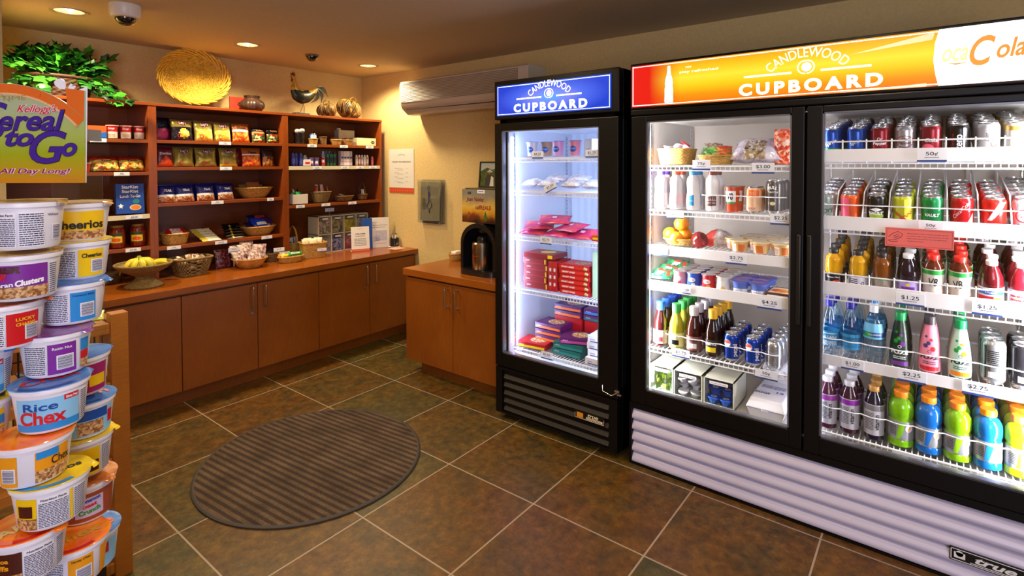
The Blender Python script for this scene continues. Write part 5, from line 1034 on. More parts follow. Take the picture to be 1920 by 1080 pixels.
def bar(name, label, cat, w, h, th, mats, txt, loc, rz, rx, grp, sd, mi=1, fn=None):
    return bag(name, label, cat, w, h, th, mats, fn or (lambda u, v: 0), (lambda b, f, g: b.text(txt, g, w=w*.6, at=(0, h*.5), mi=mi, bold=.03)) if txt else None, loc, rz, rx, grp, sd, nu=10, nv=6)
for k in range(5): bar('candy_bar', 'red wrapped candy bar, %s in the round fluted basket' % ['frontmost', 'second from the front', 'middle', 'fourth from the front', 'rearmost'][k], 'candy bar', .12, .035, .016, [RB, WHP], 'Skittles' if k % 2 == 0 else 'KitKat', (.108+.004*k, .585+.024*k, zt+.058+.005*k), .12*(k-2)*.5, -.95, 'red candy bars', 60+k)
for k in range(5): bar('candy_pack', 'white and yellow wafer pack, %s of the five beside the round basket' % ['frontmost', 'second', 'middle', 'fourth', 'rearmost'][k], 'candy pack', .135, .045, .02, [M('#e4ddc4', .35), M('#c8b440', .35), INK], None, (.315-.006*k, .575+.026*k, zt+.002+.013*k), .05, -1.25+.05*k, 'pale wafer packs', 70+k, fn=lambda u, v: 1 if u < .3 else (2 if .55 < u < .7 and v > .6 else 0))
for k in range(5): bar('candy_pack', 'black and yellow chocolate pack, %s of the row on the lowest middle shelf' % ['frontmost', 'second', 'middle', 'fourth', 'rearmost'][k], 'candy pack', .14, .05, .022, [BLKM, M('#b8a838', .35), M('#5a4a34', .35)], None, (.480+.006*k, .575+.028*k, zt+.002+.016*k), .1, -1.2+.05*k, 'black chocolate packs', 80+k, fn=lambda u, v: 1 if .3 < u < .45 and v < .5 else (2 if v < .2 else 0))
basket('oval_basket', 'oval open-weave wicker basket of blue packs, lowest middle shelf', .25, .17, .062, STRAW, 2.3, .62, 6, .03, 22, (.685, .665, zt), .1, .006)
for k, (x, y, z, rz_, rx_, m0, lb) in enumerate(((.62, .62, .05, .3, -.9, '#141a60', 'navy'), (.66, .64, .065, -.2, -.7, '#1c3ac0', 'bright blue'), (.70, .62, .06, .1, -.8, '#2a50d0', 'blue and white'), (.74, .66, .06, -.4, -.6, '#3a1c50', 'violet'), (.66, .70, .075, .2, -.4, '#101440', 'dark blue'), (.72, .70, .07, .0, -.4, '#a02c28', 'red'))):
    bag('candy_pack', lb+' candy pack in the oval open-weave basket', 'candy pack', .085, .075, .022, [M(m0, .25, .1), WHP], lambda u, v: 1 if k == 2 and .3 < v < .6 else 0, None, (x, y, zt+z), rz_, rx_, 'packs in the oval basket', 90+k, nu=8, nv=8)
# ---- right bay
zt = 1.606
basket('wire_rack', 'dark wire rack of white puffs at the left of the top right shelf', .085, .075, .085, M('#241c18', .4, .4), 2, .9, 8, .02, 16, (.985, YI, zt), 0, .003, open_=True)
for k, (dx, dy, dz) in enumerate(((-.02, -.01, 0), (.018, -.012, .006), (0, .014, .002))):
    t = thing('white_puff', 'fluffy white shower puff in the dark wire rack, '+['left', 'right', 'rear'][k], 'shower puff', (.985+dx, YI+dy, zt+.098+dz), 0, 'white puffs')
    B().ball((0, 0, 0), .021, .021, .018, 20, 14).build('mesh_ball', noisy('puff_mesh', [(.4, '#c8c0b8'), (.6, '#f4f0ec')], 90, .8, .9, dist=.01), t)
basket('small_basket', 'small straw basket with a blue tin on the top right shelf', .075, .065, .042, STRAW, 2, .85, 5, .03, 18, (1.10, YI-.01, zt), 0, .004)
t = can('blue tin with white print standing in the small straw basket', 'tin', [BLUP, WHP, NAVY, SILV], lambda b, f, g: (b.rect(-.025, -.012, .025, .012, f, 1, 8), b.text('ALMONDS', g, w=.038, at=(0, 0), mi=2)), h=.055, r=.027, name='snack_tin'); at(t, 1.10, YI-.01, zt+.03, -.3)
basket('small_basket', 'small basket with a green and gold label, beside the blue tin', .06, .06, .06, STRAWD, 2, .9, 6, .03, 18, (1.195, YI, zt), 0, .004)
t = thing('wire_stand', 'thin tall wire loop stand behind the small baskets', 'stand', (1.17, YI+.09, zt)); B().tube([(-.012, 0, 0), (-.012, 0, .11), (-.008, 0, .135), (0, 0, .142), (.008, 0, .135), (.012, 0, .11), (.012, 0, 0)], .002, 6).build('wire_loop', M('#8a7050', .3, .6), t); B().box(-.02, -.02, 0, .02, .02, .004).build('foot', BLKM, t)
for k, x in enumerate((1.315, 1.425)):
    basket('small_basket', ['left-hand shallow straw basket of dark candies, top right shelf', 'right-hand shallow straw basket of dark candies, top right shelf'][k], .095, .08, .042, STRAW, 2, .8, 5, .03, 20, (x, YI-.005, zt), 0, .004)
    for q in range(4): bar('candy_pack', 'dark small candy pack in the %s shallow basket' % ['left-hand', 'right-hand'][k], 'candy pack', .05, .03, .012, [M('#3a1c2c', .3), WHP], None, (x-.02+.02*(q % 2), YI-.03+.02*(q//2), zt+.036+.004*q), .3*q, -1.1, 'dark candies in the %s shallow basket' % ['left-hand', 'right-hand'][k], 100+q)
tc = carton('tissue_box', 'upright cream box behind the flat pastel box, top right shelf', 'box', .16, .06, .135, [M('#c8bca0', .5), M('#a89878', .5)], lambda b, f, g: b.ring(-.03, .09, .01, .012, f, 1), (1.50, YI+.14, zt), 0)
tt = carton('tissue_box', 'flat cream facial tissue box with dark oval mark, top right shelf', 'box', .20, .11, .066, [M('#e0d8a8', .5), BLKM, WHP], lambda b, f, g: (b.ring(.065, .03, 0, .020, f, 1, ey=.6), b.text('good', g, w=.025, at=(.065, .03), mi=2)), (1.60, YI+.02, zt), 0)
B().lathe([(.018, 0), (.02, .004), (.016, .016), (.0001, .018)], 20, cap=False).build('round_cap', M('#e8d8b0', .4), tc, loc=(-.06, 0, .1355))
zt = 1.434
GTOI = 'toiletries on the second right shelf'
def tall(label, x, y, r, h, col, capc, txt=None, z=zt):
    t = tub(label, 'toiletry bottle', r*.96, r, h*.8, [M(col, .35), M(capc, .4), WHP], (lambda b, f, g: b.rect(-r*.8, -h*.2, r*.8, h*.2, f, 1, 4)) if txt is None else (lambda b, f, g: b.text(txt, g, w=r*1.5, at=(0, 0), mi=2)), M(capc, .4), GTOI, 'toiletry_bottle', n=16, lip=0)
    B().lathe([(r*.6, h*.8+.002), (r*.6, h-.002), (r*.5, h), (.0001, h)], 16, cap=False).build('bottle_cap', M(capc, .4), t); return at(t, x, y, z, -.5)
for k, (x, y) in enumerate(((.93, .60), (.965, .615), (.995, .60))): tall('blue translucent toiletry bottle, %s of three at the left, second right shelf' % ['left', 'middle', 'right'][k], x, y, .015, .10, '#3a48a8', '#5a68c8')
tall('white toothpaste bottle behind the violet jars', 1.055, .64, .018, .085, '#d8d0d8', '#e8e8e8')
carton('soap_box', 'white and red soap box on the second right shelf', 'box', .055, .04, .05, [M('#e0d8d4', .45), REDP], lambda b, f, g: b.rect(-.02, .015, .02, .03, f, 1), (1.035, .59, zt), 0)
for k, x in enumerate((1.085, 1.13)): tub_ = tub('violet deodorant jar, %s of two on the second right shelf' % ['left', 'right'][k], 'jar', .019, .018, .062, [M('#8a70b8', .35), WHP], lambda b, f, g: b.rect(-.012, -.012, .012, .008, f, 1, 4), M('#b8a8d0', .35), GTOI, 'deodorant_jar', n=18); at(tub_, x, .60, zt, -.5)
t = can('small red tin with white print, second right shelf', 'tin', [REDP, WHP, WHP, SILV], lambda b, f, g: b.rect(-.01, -.01, .01, .012, f, 1, 4), h=.07, r=.018, group=GTOI, name='snack_tin'); at(t, 1.19, .60, zt, -.5)
for k, x in enumerate((1.235, 1.268, 1.30)): tall('green mouthwash bottle, %s of three on the second right shelf' % ['left', 'middle', 'right'][k], x, .605, .015, .118, '#2a7a4a', '#1a2a3a'); tall('white capped bottle behind the %s green mouthwash bottle' % ['left', 'middle', 'right'][k], x, .665, .015, .12, '#c8ccd8', '#e8e8ec')
for k, x in enumerate((1.365, 1.393, 1.421, 1.449)): carton('toothpaste_box', 'tall white medicine box, %s of four on the second right shelf' % ['first', 'second', 'third', 'fourth'][k], 'box', .026, .04, .122, [M(['#c8c4d0', '#e4e2e8', '#eceaf0', '#c0bcc8'][k], .45), NAVY, REDP], lambda b, f, g: (b.rect(-.010, .06, .010, .075, f, 1), b.rect(-.010, .03, .010, .034, f, 2)), (x, .605, zt), 0, 'white medicine boxes')
for k, (x, c_) in enumerate(((1.515, '#d8c8a0'), (1.543, '#c86a50'), (1.571, '#b8b0a0'), (1.599, '#e4e0d8'), (1.627, '#c0a878'))): tall('small %s travel bottle with white cap, second right shelf' % ['cream', 'coral', 'grey', 'white', 'tan'][k], x, .60, .0125, .092, c_, '#ece8e4')
tall('small pink tube at the right end of the second right shelf', 1.68, .60, .012, .08, '#e86a80', '#f08a9a')
zt = 1.136
t = thing('lined_box', 'white cloth-lined box of green packs at the left, third right shelf', 'box', (.968, .615, zt)); b = B(); w, d, h = .13, .10, .075
for q in ((-w/2, -d/2, 0, w/2, -d/2+.004, h), (-w/2, d/2-.004, 0, w/2, d/2, h), (-w/2, -d/2, 0, -w/2+.004, d/2, h), (w/2-.004, -d/2, 0, w/2, d/2, h), (-w/2, -d/2, 0, w/2, d/2, .004)): b.box(*q)
b.build('box_walls', M('#d4ccc0', .7), t, smooth=0, bev=.0015)
for k, (dx, dy, dz, m_, lb) in enumerate(((-.035, -.02, .05, '#1f8a50', 'left green'), (.0, -.025, .055, '#2aa860', 'middle green'), (.035, -.015, .05, '#1a6a40', 'right dark green'), (-.01, .02, .075, '#d8d4d0', 'pale rear'), (.03, .025, .075, '#1c1c1c', 'black rear'))):
    bag('snack_pack', lb+' pack sticking out of the cloth-lined box', 'snack pack', .05, .05, .02, [M(m_, .3), WHP], lambda u, v: 0, None, (.968+dx, .615+dy, zt+dz), .3*k, -.3, 'packs in the cloth-lined box', 110+k, nu=8, nv=8)
basket('round_basket', 'round seagrass basket of wrapped sticks, third right shelf', .17, .15, .085, SEAG, 2, .65, 9, .03, 22, (1.185, .63, zt), 0, .005)
for k in range(7):
    bar('stick_candy', 'red and white wrapped candy stick in the round seagrass basket', 'candy stick', .02, .09, .012, [M(['#c02c30', '#e4d8d4', '#a83a50', '#d8a8a8'][k % 4], .3)], None, (1.125+.02*k, .61+.02*(k % 3), zt+.045+.008*(k % 2)), .3*(k-3), -.15, 'candy sticks in the seagrass basket', 120+k)
basket('low_basket', 'low dark oval basket of thin packets, third right shelf', .175, .13, .04, STRAWD, 2.2, .75, 5, .03, 24, (1.40, .63, zt), 0, .005)
for k in range(5): bag('thin_packet', 'thin %s packet lying in the low dark oval basket' % ['cream', 'brown', 'white', 'rust', 'grey'][k], 'packet', .07, .05, .01, [M(['#d8cfb8', '#7a4a34', '#e8e4e0', '#a04a30', '#8a8480'][k], .35)], lambda u, v: 0, None, (1.36+.02*k, .60+.012*k, zt+.028+.008*k), .3*k, -1.2, 'packets in the low dark basket', 130+k, nu=6, nv=6)
basket('handle_basket', 'small handled wicker basket of white strips, right end, third right shelf', .10, .085, .045, STRAWD, 2, .8, 5, .03, 20, (1.60, .64, zt), 0, .005, handle=(.10, .003))
for k in range(6): bar('paper_strip', 'white folded paper strip in the small handled basket', 'paper strip', .012, .07, .004, [M('#e8dcd0', .5)], None, (1.57+.011*k, .615+.008*(k % 3), zt+.02), .5*(k-3), -.25, 'paper strips in the handled basket', 140+k)
# ---- left bay
zt = 1.607
carton('cracker_box', 'orange and blue snack box beside the cereal sign, top left shelf', 'box', .09, .06, .07, [M('#b8581c', .4), BLUP, WHP], lambda b, f, g: b.poly([(-.045, 0), (.045, 0), (.045, .035), (-.045, .012)], f, 1), (-.32, YI, zt), 0)
c = None
for k, x in enumerate((-.239, -.168, -.098)):
    lb = 'red and white soup cup, %s of three on the top left shelf' % ['left', 'middle', 'right'][k]
    if c is None:
        c = tub(lb, 'soup cup', .0265, .029, .078, [M('#e8e0d8', .4), RB, GOLD, WHP], lambda b, f, g: (b.rect(-.0865, .002, .0865, .040, f, 1, 24), b.text('Soup', g, w=.034, at=(0, .02), mi=3, shear=.3), b.lines(-.02, -.03, .02, -.01, 3, f, 2)), M('#c8302c', .35), 'soup cups', 'soup_cup'); at(c, x, YI, zt, -.45)
    else: dup(c, lb, (x, YI, zt), -.45+.1*k, 'soup cups')
zt = 1.405
for k, (x, y, w, lb) in enumerate(((-.27, .60, .125, 'left front'), (-.135, .605, .13, 'right front'), (-.27, .66, .125, 'left rear'), (-.14, .665, .13, 'right rear'))):
    bag('noodle_bag', 'yellow and red noodle bag, %s on the second left shelf' % lb, 'noodle bag', w, .095, .05, [M('#8a1c18', .3), NOOD, M('#d8b850', .3), INK], lambda u, v: 0 if v > .7 else (2 if v > .5 else 1), lambda b, f, g: b.text('Ramen', g, w=.05, at=(0, .058), mi=3, bold=.02), (x, y, zt+.004), .05*k, -.45, 'noodle bags', 150+k)
t = tub('red and white sauce cup beside the cereal sign, second left shelf', 'cup', .02, .024, .05, [RB, WHP], None, WHP, name='sauce_cup'); at(t, -.375, .60, zt)
zt = 1.139
basket('round_basket', 'shallow round straw basket of red packs, third left shelf', .15, .14, .04, STRAW, 2, .7, 5, .03, 24, (-.335, .635, zt), 0, .005)
for k in range(6): bag('snack_pack', 'red and orange snack pack in the shallow round straw basket', 'snack pack', .06, .06, .018, [M(['#8a1c18', '#c84a20', '#a02c28'][k % 3], .3), ORP], lambda u, v: 1 if v < .35 else 0, None, (-.38+.03*(k % 3)+.01, .60+.03*(k//3), zt+.035+.006*k), .4*k, -.9, 'red packs in the straw basket', 160+k, nu=8, nv=8)
def star(b, f, g):
    b.text('StarKist', g, w=.085, h=.020, at=(0, .165), mi=1, bold=.03); b.text('StarKist', g, w=.085, h=.018, at=(0, .138), mi=1, bold=.03); b.text('Lunch To-Go', g, w=.105, h=.018, at=(0, .108), mi=1, bold=.02)
    b.ring(.025, .038, 0, .030, f, 2, ey=.6); b.ring(.025, .038, 0, .024, g, 3, ey=.6); b.ring(.03, .075, 0, .018, f, 4, ey=.8); b.poly([(-.055, .055), (-.05, .065), (-.045, .055), (-.035, .052), (-.043, .045), (-.042, .033), (-.05, .04), (-.058, .033), (-.057, .045), (-.065, .052)], g, 1)
carton('tuna_kit_box', 'blue lunch kit display box with fish dish photo, third left shelf', 'box', .145, .05, .185, [M('#1a4aa8', .35), WHP, M('#e8e0d0', .4), ORP, M('#2a8a9a', .4)], star, (-.155, .605, zt+.003), -.1, rx=-.10)
zt = .938
c = None
for k, x in enumerate((-.37, -.31)):
    c = bottle('green cheese shaker with pale label, %s of two, lowest left shelf' % ['left', 'right'][k], 'shaker', P([(.024, 0), (.026, .003), (.026, .075), (.024, .085)]), (.025, .084, .102), [M('#0e7a3c', .35), WHP, M('#0c6a34', .35)], (.006, .06), lambda b, f, g: b.lines(-.014, -.018, .014, .016, 4, f, 1), 'green shakers', 'cheese_shaker', [M('#c8d8c8', .4), M('#1a5a30', .4)]); at(c, x, .61, zt, -.5)
for k, x in enumerate((-.222, -.114)):
    c = bottle('red salsa jar with green and orange label, %s of two, lowest left shelf' % ['left', 'right'][k], 'jar', P([(.034, 0), (.039, .004), (.039, .108), (.035, .120), (.031, .124)]), (.033, .123, .139), [liquid('salsa', '#8a1a10', .15), WHP, M('#8a6a30', .35, .4)], (.025, .098), lambda b, f, g: (b.rect(-.034, -.03, .034, .03, f, 1, 12), b.rect(-.031, -.027, .031, .012, g, 2, 12), b.text('CLASSICO', g, w=.055, at=(0, .021), mi=3, bold=.03), b.ring(.0, -.010, 0, .022, cm(lambda z: .039, z=.0615, off=.0032), 4, ey=.5)), 'salsa jars', 'salsa_jar', [M('#8a1a10', .3), M('#3a5a20', .4), YELP, M('#1a2a10', .4), ORA]); at(c, x, .61, zt, -.45)
# ================================================================ things standing on the long worktop
ZW = .719
# pedestal basket with bananas
t = thing('pedestal_bowl', 'tall footed seagrass bowl holding bananas on the long worktop', 'fruit bowl', (-.152, .405, ZW)); t.scale = (.88, .88, .92)
cp = [(.110, 0), (.112, .006), (.100, .016), (.078, .030), (.058, .044), (.046, .056), (.048, .064), (.062, .075), (.098, .092), (.132, .110), (.158, .132), (.166, .146)]
def coil(prof, n=96, amp=.018, per=6, rep=30):
    out = []
    for (a, c) in zip(prof, prof[1:]):
        for k in range(per): out.append((a[0]+(c[0]-a[0])*k/per, a[1]+(c[1]-a[1])*k/per))
    out.append(prof[-1]); return out
b = B(); pf = coil(cp); inn = [(r-.006, z+.003) for r, z in pf[::-1] if z > .068]+[(.0001, .074)]
b.lathe([(.0001, .0)]+pf+inn, 120, mod=lambda a, z, j: 1+.016*sin(30*a+pi*(j//2))*(1 if j % 2 else .3), cap=False); b.build('coiled_body', SEAG, t, smooth=50)
B().tube([(.164*cos(2*pi*k/48), .164*sin(2*pi*k/48), .146) for k in range(48)], .007, 8, closed=True).build('rim', SEAG, t)
BANM = noisy('banana_skin', [(.3, '#a8a828'), (.5, '#d8c428'), (.7, '#ecd640')], 14, .4, .1)
stem = Vector((-.175, .405, ZW+.172))
for k in range(5):
    a = rad(-165+k*38); t = thing('banana', 'yellow-green banana, %s of the bunch in the footed bowl' % ['leftmost', 'second', 'middle', 'fourth', 'rightmost'][k], 'banana', stem, 0, 'bananas')
    pts = []; rs = []
    for q in range(13):
        u = q/12; d = .015+.085*sin(u*1.45); pts.append((d*cos(a)*.8, d*sin(a)*.7, .0-.062*(1-cos(u*1.5))-.020*u)); rs.append([.004, .0045, .007, .012, .0155, .017, .0175, .0175, .017, .0155, .012, .007, .003][q])
    B().tube(pts, rs, 10).build('peel', BANM, t)
    B().tube([(0.003*cos(a), .003*sin(a), .012), pts[0], pts[1]], [.005, .0045, .0045], 8).build('stem', M('#7a8a2a', .6), t)
for k, (x, y) in enumerate(((-.075, .415), (-.045, .44))):
    t = thing('banana', ['yellow banana lying at the right inside the footed bowl, left one', 'yellow banana lying at the far right inside the footed bowl'][k], 'banana', (x-.03, y, ZW+.118)); B().tube([(-.03+.02*q, .01*sin(q*.5), .012*sin(q*.52)) for q in range(7)], [.006, .014, .017, .0175, .017, .013, .004], 10).build('peel', BANM, t)
t = basket('flat_basket', 'long dark flat woven basket behind the footed bowl, with a hoop handle', .26, .16, .05, STRAWD, 3, .85, 6, .03, 26, (-.30, .70, ZW), .1, .006); B().tube([(.0-.13*0+.02+.0*k, -.085+.0*k, .05+.05*sin(pi*k/10)) if False else (.11-.03*cos(pi*k/10), -.09, .045+.045*sin(pi*k/10)) for k in range(11)], .004, 8).build('hoop_handle', STRAW, t)
meta(B().box(-.42, .80, ZW, -.22, .90, ZW+.10).build('clear_box', ACRYL, smooth=0, bev=.002), 'clear plastic box at the back left of the long worktop', 'plastic box')
t = basket('wire_mesh_basket', 'open-weave seagrass basket of wrapped pastries on the long worktop', .235, .17, .115, SEAG, 4, .68, 10, .02, 26, (.160, .53, ZW), .05, .007, open_=True)
PAST = noisy('pastry_wrap', [(.3, '#5a3a22'), (.5, '#a88a6a'), (.62, '#d8d0c8'), (.8, '#c8a04a')], 22, .15, .6)
for k, (x, y, z, rz_, lb) in enumerate(((.10, .51, .10, .4, 'left'), (.16, .52, .115, -.2, 'middle'), (.22, .52, .105, .3, 'right'), (.13, .575, .11, 1.2, 'rear left'), (.20, .58, .115, 2, 'rear right'), (.15, .53, .06, 0, 'lowest'))):
    bag('wrapped_pastry', 'clear-wrapped pastry, %s one in the open-weave seagrass basket' % lb, 'pastry', .095, .075, .04, [PAST], lambda u, v: 0, None, (x, y-.02, ZW+z-.02), rz_, -.9, 'wrapped pastries', 170+k)
basket('serving_bowl', 'round pale wooden bowl of clear snack bags on the long worktop', .23, .23, .065, noisy('bamboo_bowl', [(.3, '#a8702c'), (.7, '#cf9a4c')], 20, .4), 2, .62, 2, .0, 20, (.532, .50, ZW), 0, .004)
TR = noisy('clear_snack_bag', [(.35, '#5a2430'), (.47, '#947070'), (.58, '#c8bab4'), (.75, '#9a7a5a')], 40, .12, .7, dist=.008)
for k, (x, y, z, rz_, rx_, w, lb) in enumerate(((.47, .47, .045, .3, -.7, .11, 'left front'), (.55, .455, .045, -.2, -.8, .11, 'right front'), (.60, .50, .055, -.6, -.4, .10, 'right'), (.46, .53, .06, .6, -.3, .11, 'left rear'), (.54, .54, .075, 0, -.25, .11, 'centre rear'), (.52, .49, .08, .2, -.7, .10, 'topmost'))):
    bag('snack_bag', 'crinkly clear snack bag, %s in the round pale bowl' % lb, 'snack bag', w, .105, .045, [TR], lambda u, v: 0, None, (x, y, ZW+z), rz_, rx_, 'clear snack bags', 180+k)
def pick_tag(x, y, z, txt, label, rz=0, h=.05, w=.075):
    t = thing('price_card', label, 'price card', (x, y, z), rz); b = B(); f = pm((0, -.0015, 0), *FRONT, .0006)
    b.box(-w/2, -.001, h-.002, w/2, .001, h+.03, 0); b.text(txt, f, h=.010, w=w*.4, mi=1, at=(0, h+.018)); b.rect(-w/2, h, w/2, h+.004, f, 2); b.build('card', [TAGW, INK, NAVY], t, smooth=0)
    B().rod((0, 0, 0), (0, 0, h), .0015, 6).build('stem', M('#d8c8a8', .5), t); return t
pick_tag(.395, .44, ZW+.03, '75¢', 'small price card on a stem between the seagrass basket and round bowl', .1, .10)
bag('dried_pack', 'dark maroon bean pack behind the round pale bowl', 'snack pack', .11, .13, .04, [confetti('bean_pack', ['#5a1c2c', '#7a3040', '#3a1018', '#8a5a5a'], 90, .3)], lambda u, v: 0, None, (.40, .60, ZW), .1, -.15, seed=190)
basket('small_basket', 'small dark wicker basket behind the oval basket', .11, .10, .06, STRAWD, 2, .85, 6, .03, 20, (.745, .59, ZW), 0, .005)
for k in range(3): bag('snack_pack', 'dark purple pack in the small dark wicker basket', 'snack pack', .06, .07, .02, [M('#2a1420', .3)], lambda u, v: 0, None, (.72+.025*k, .585+.01*k, ZW+.035), .3*(k-1), -.5, 'dark packs', 200+k, nu=8, nv=8)
pick_tag(.765, .525, ZW, '$1.75', 'tilted white price card in front of the small dark wicker basket', -.1, .075, .08)
basket('oval_basket', 'low oval rope basket with a green roll on the long worktop', .19, .12, .042, STRAW, 2.1, .8, 5, .04, 24, (.818, .455, ZW), -.05, .006)
bar('candy_roll', 'green mint roll pack lying on the oval rope basket', 'mint roll', .11, .03, .028, [GRNP, WHP], 'Mentos', (.845, .44, ZW+.045), -.1, -.6, None, 210)
bar('candy_roll', 'yellow fruit candy roll in the oval rope basket', 'candy roll', .07, .026, .024, [YELP, ORP], None, (.775, .445, ZW+.04), .2, -.6, None, 211)
bar('candy_roll', 'orange and white candy roll at the left of the oval rope basket', 'candy roll', .06, .026, .024, [ORP, WHP], None, (.765, .475, ZW+.04), .2, -.6, None, 212, fn=lambda u, v: 1 if u > .5 else 0)
pick_tag(.805, .515, ZW, '50¢', 'cream price card behind the oval rope basket', 0, .04, .08)
t = basket('square_basket', 'square wicker basket with paper-wrapped bags, on the long worktop', .185, .16, .115, STRAW, 7, .88, 13, .015, 24, (1.035, .515, ZW), -.25, .006)
b = B(); f = pm((.045, -.0835, .06), (cos(.0), 0, 0), (0, 0, 1), .0006); b.box(.01, -.087, .048, .08, -.0835, .074, 0); f = pm((.045, -.087, .061), *FRONT, .0006); b.text('75¢', f, h=.008, w=.018, mi=1); b.rect(-.035, -.013, .035, -.008, f, 2); b.build('price_tag', [TAGW, INK, NAVY], t, smooth=0)
for k, (dx, dy, rz_, lb) in enumerate(((-.05, .0, .5, 'left'), (.0, -.02, 0, 'middle'), (.05, .01, -.5, 'right'), (-.01, .04, .1, 'rear'))):
    bag('popcorn_bag', 'white and cream folded popcorn bag, %s in the square basket' % lb, 'popcorn bag', .085, .075, .035, [M('#e8dcb8', .5), M('#8a7a5a', .5), BRN], lambda u, v: 1 if .35 < v < .5 and .2 < u < .8 else 0, None, (1.035+dx, .515+dy, ZW+.075), rz_-.25, -.3, 'popcorn bags', 220+k, nu=10, nv=10)
t = basket('handle_basket', 'wicker basket with a tall arched handle, behind the square basket', .14, .13, .10, STRAW, 2.5, .85, 10, .02, 24, (.985, .715, ZW), 0, .005, handle=(.13, .007))
for k in range(4): bag('snack_pack', 'grey and blue packet in the arched handle basket', 'packet', .06, .09, .012, [M(['#b8bcc8', '#4a5a7a', '#d8d4cc', '#8a8e9a'][k], .35), INK], lambda u, v: 1 if .5 < v < .6 and .2 < u < .8 else 0, None, (.95+.022*k, .695+.012*k, ZW+.065), .2*(k-1), -.12, 'packets in the arched basket', 230+k, nu=8, nv=8)
# sweetener dispenser
t = thing('packet_dispenser', 'clear and white eight-bin tea and sweetener dispenser on the long worktop', 'dispenser', (1.14, .60, ZW))
b = B(); w, d, h = .49, .15, .302; CW = M('#d4c9a8', .35)
b.box(0, d-.004, 0, w, d, h)
for k in range(5): b.box(k*(w-.006)/4, 0, 0, k*(w-.006)/4+.006, d, h)
for z in (0, h/2-.003, h-.006): b.box(0, 0, z, w, d, z+.006)
b.build('divider_frame', CW, t, smooth=0)
CONT = [['#a8988a', '#8a7a6a', '#c8bca8', '#6a5a50'], ['#7a7050', '#5a5a3a', '#a89a70', '#c8b890'], ['#c8b428', '#d8c83a', '#a8921c', '#b8a02a'], ['#a89c94', '#c8beb8', '#8a7e78', '#b8a8a0']], [['#9a9298', '#b8b0b8', '#7a727a', '#c8c4cc'], ['#6a6a9a', '#9a98b8', '#c8c4d8', '#4a4a7a'], ['#c83a58', '#d8607a', '#a82848', '#e08a9a'], ['#c8a070', '#a88050', '#d8b890', '#8a6038']]
NAMES = [['grey tea', 'green-grey tea', 'yellow sweetener', 'pale sugar'], ['silver tea', 'lavender tea', 'pink sweetener', 'tan sugar']]
for r_ in range(2):
    for c_ in range(4):
        x0 = c_*(w-.006)/4+.006; z0 = (h/2 if r_ == 0 else 0)+.006; ww = (w-.006)/4-.006; hh = h/2-.014
        bm_ = confetti('packets_%d%d' % (r_, c_), CONT[r_][c_], 55, .45); b = B(); q = random.Random(r_*4+c_)
        for k in range(34):
            u, v = q.uniform(.018, ww-.018), q.uniform(.006, hh*.80); a = q.uniform(-.9, .9); cx_ = 1.14+x0+u
            b.obox((cx_, .60+q.uniform(.02, .12), ZW+z0+v+.004), (.013*cos(a), 0, .013*sin(a)), (-.005*sin(a), .004, .0065*cos(a)), (0, .002, -.001), 0)
        b.box(1.14+x0+.001, .60+.02, ZW+z0+.001, 1.14+x0+ww-.001, .60+d-.006, ZW+z0+hh*.72)
        o = b.build('packet_heap', bm_, smooth=0); o['kind'] = 'stuff'; meta(o, NAMES[r_][c_]+' packets heaped in a bin of the eight-bin dispenser', 'packets')
        b = B(); b.box(x0+.001, .001, z0, x0+ww-.001, .003, z0+hh-.002); b.build('clear_door', ACRYL, t, smooth=0)
        if r_ == 0 or c_ > 0:
            b = B(); b.box(x0+ww*.28, -.001, z0+hh-.022, x0+ww*.72, .001, z0+hh-.010, 0); b.lines(x0+ww*.32, z0+hh-.019, x0+ww*.68, z0+hh-.013, 1, pm((0, -.001, 0), *FRONT, .0006), 1); b.build('bin_label', [WHP, INK], t, smooth=0)
pick_tag(1.30, .68, ZW+.303, '$1.00', 'price card on a stem standing on the eight-bin dispenser', 0, .025, .085)
# cards and papers
def card_stand(name, label, x, y, w, h, rz, rx, mats, deco, foot=True):
    t = thing(name, label, 'card', (x, y, ZW), rz, rx=0); b = B(); s, c_ = sin(rx), cos(rx); v = (0, s, c_)
    f0 = pm((0, 0, 0), (1, 0, 0), v, 0); b.add([f0(-w/2, 0), f0(w/2, 0), f0(w/2, h), f0(-w/2, h)]+[tuple(Vector(f0(p, q))+Vector((0, .002, 0))) for p, q in ((-w/2, 0), (w/2, 0), (w/2, h), (-w/2, h))], [(0, 1, 2, 3), (7, 6, 5, 4), (0, 4, 5, 1), (1, 5, 6, 2), (2, 6, 7, 3), (3, 7, 4, 0)])
    deco(b, pm((0, 0, 0), (1, 0, 0), v, .0006), pm((0, 0, 0), (1, 0, 0), v, .0012)); b.build('card_face', mats, t, smooth=0)
    if foot: B().add([(-w/2, .002, 0), (w/2, .002, 0), (w/2, .002+h*s+.03, 0), (-w/2, .002+h*s+.03, 0), (-w/2, .004, .003), (w/2, .004, .003), (w/2, .004+h*s+.03, .003), (-w/2, .004+h*s+.03, .003)], [(0, 3, 2, 1), (4, 5, 6, 7), (0, 1, 5, 4), (1, 2, 6, 5), (2, 3, 7, 6), (3, 0, 4, 7)]).build('foot', M('#e8e4e0', .4), t, smooth=0)
    return t
CARD = M('#e2ddd6', .5); RST = M('#c8502c', .5); GRYI = M('#8a8688', .6)
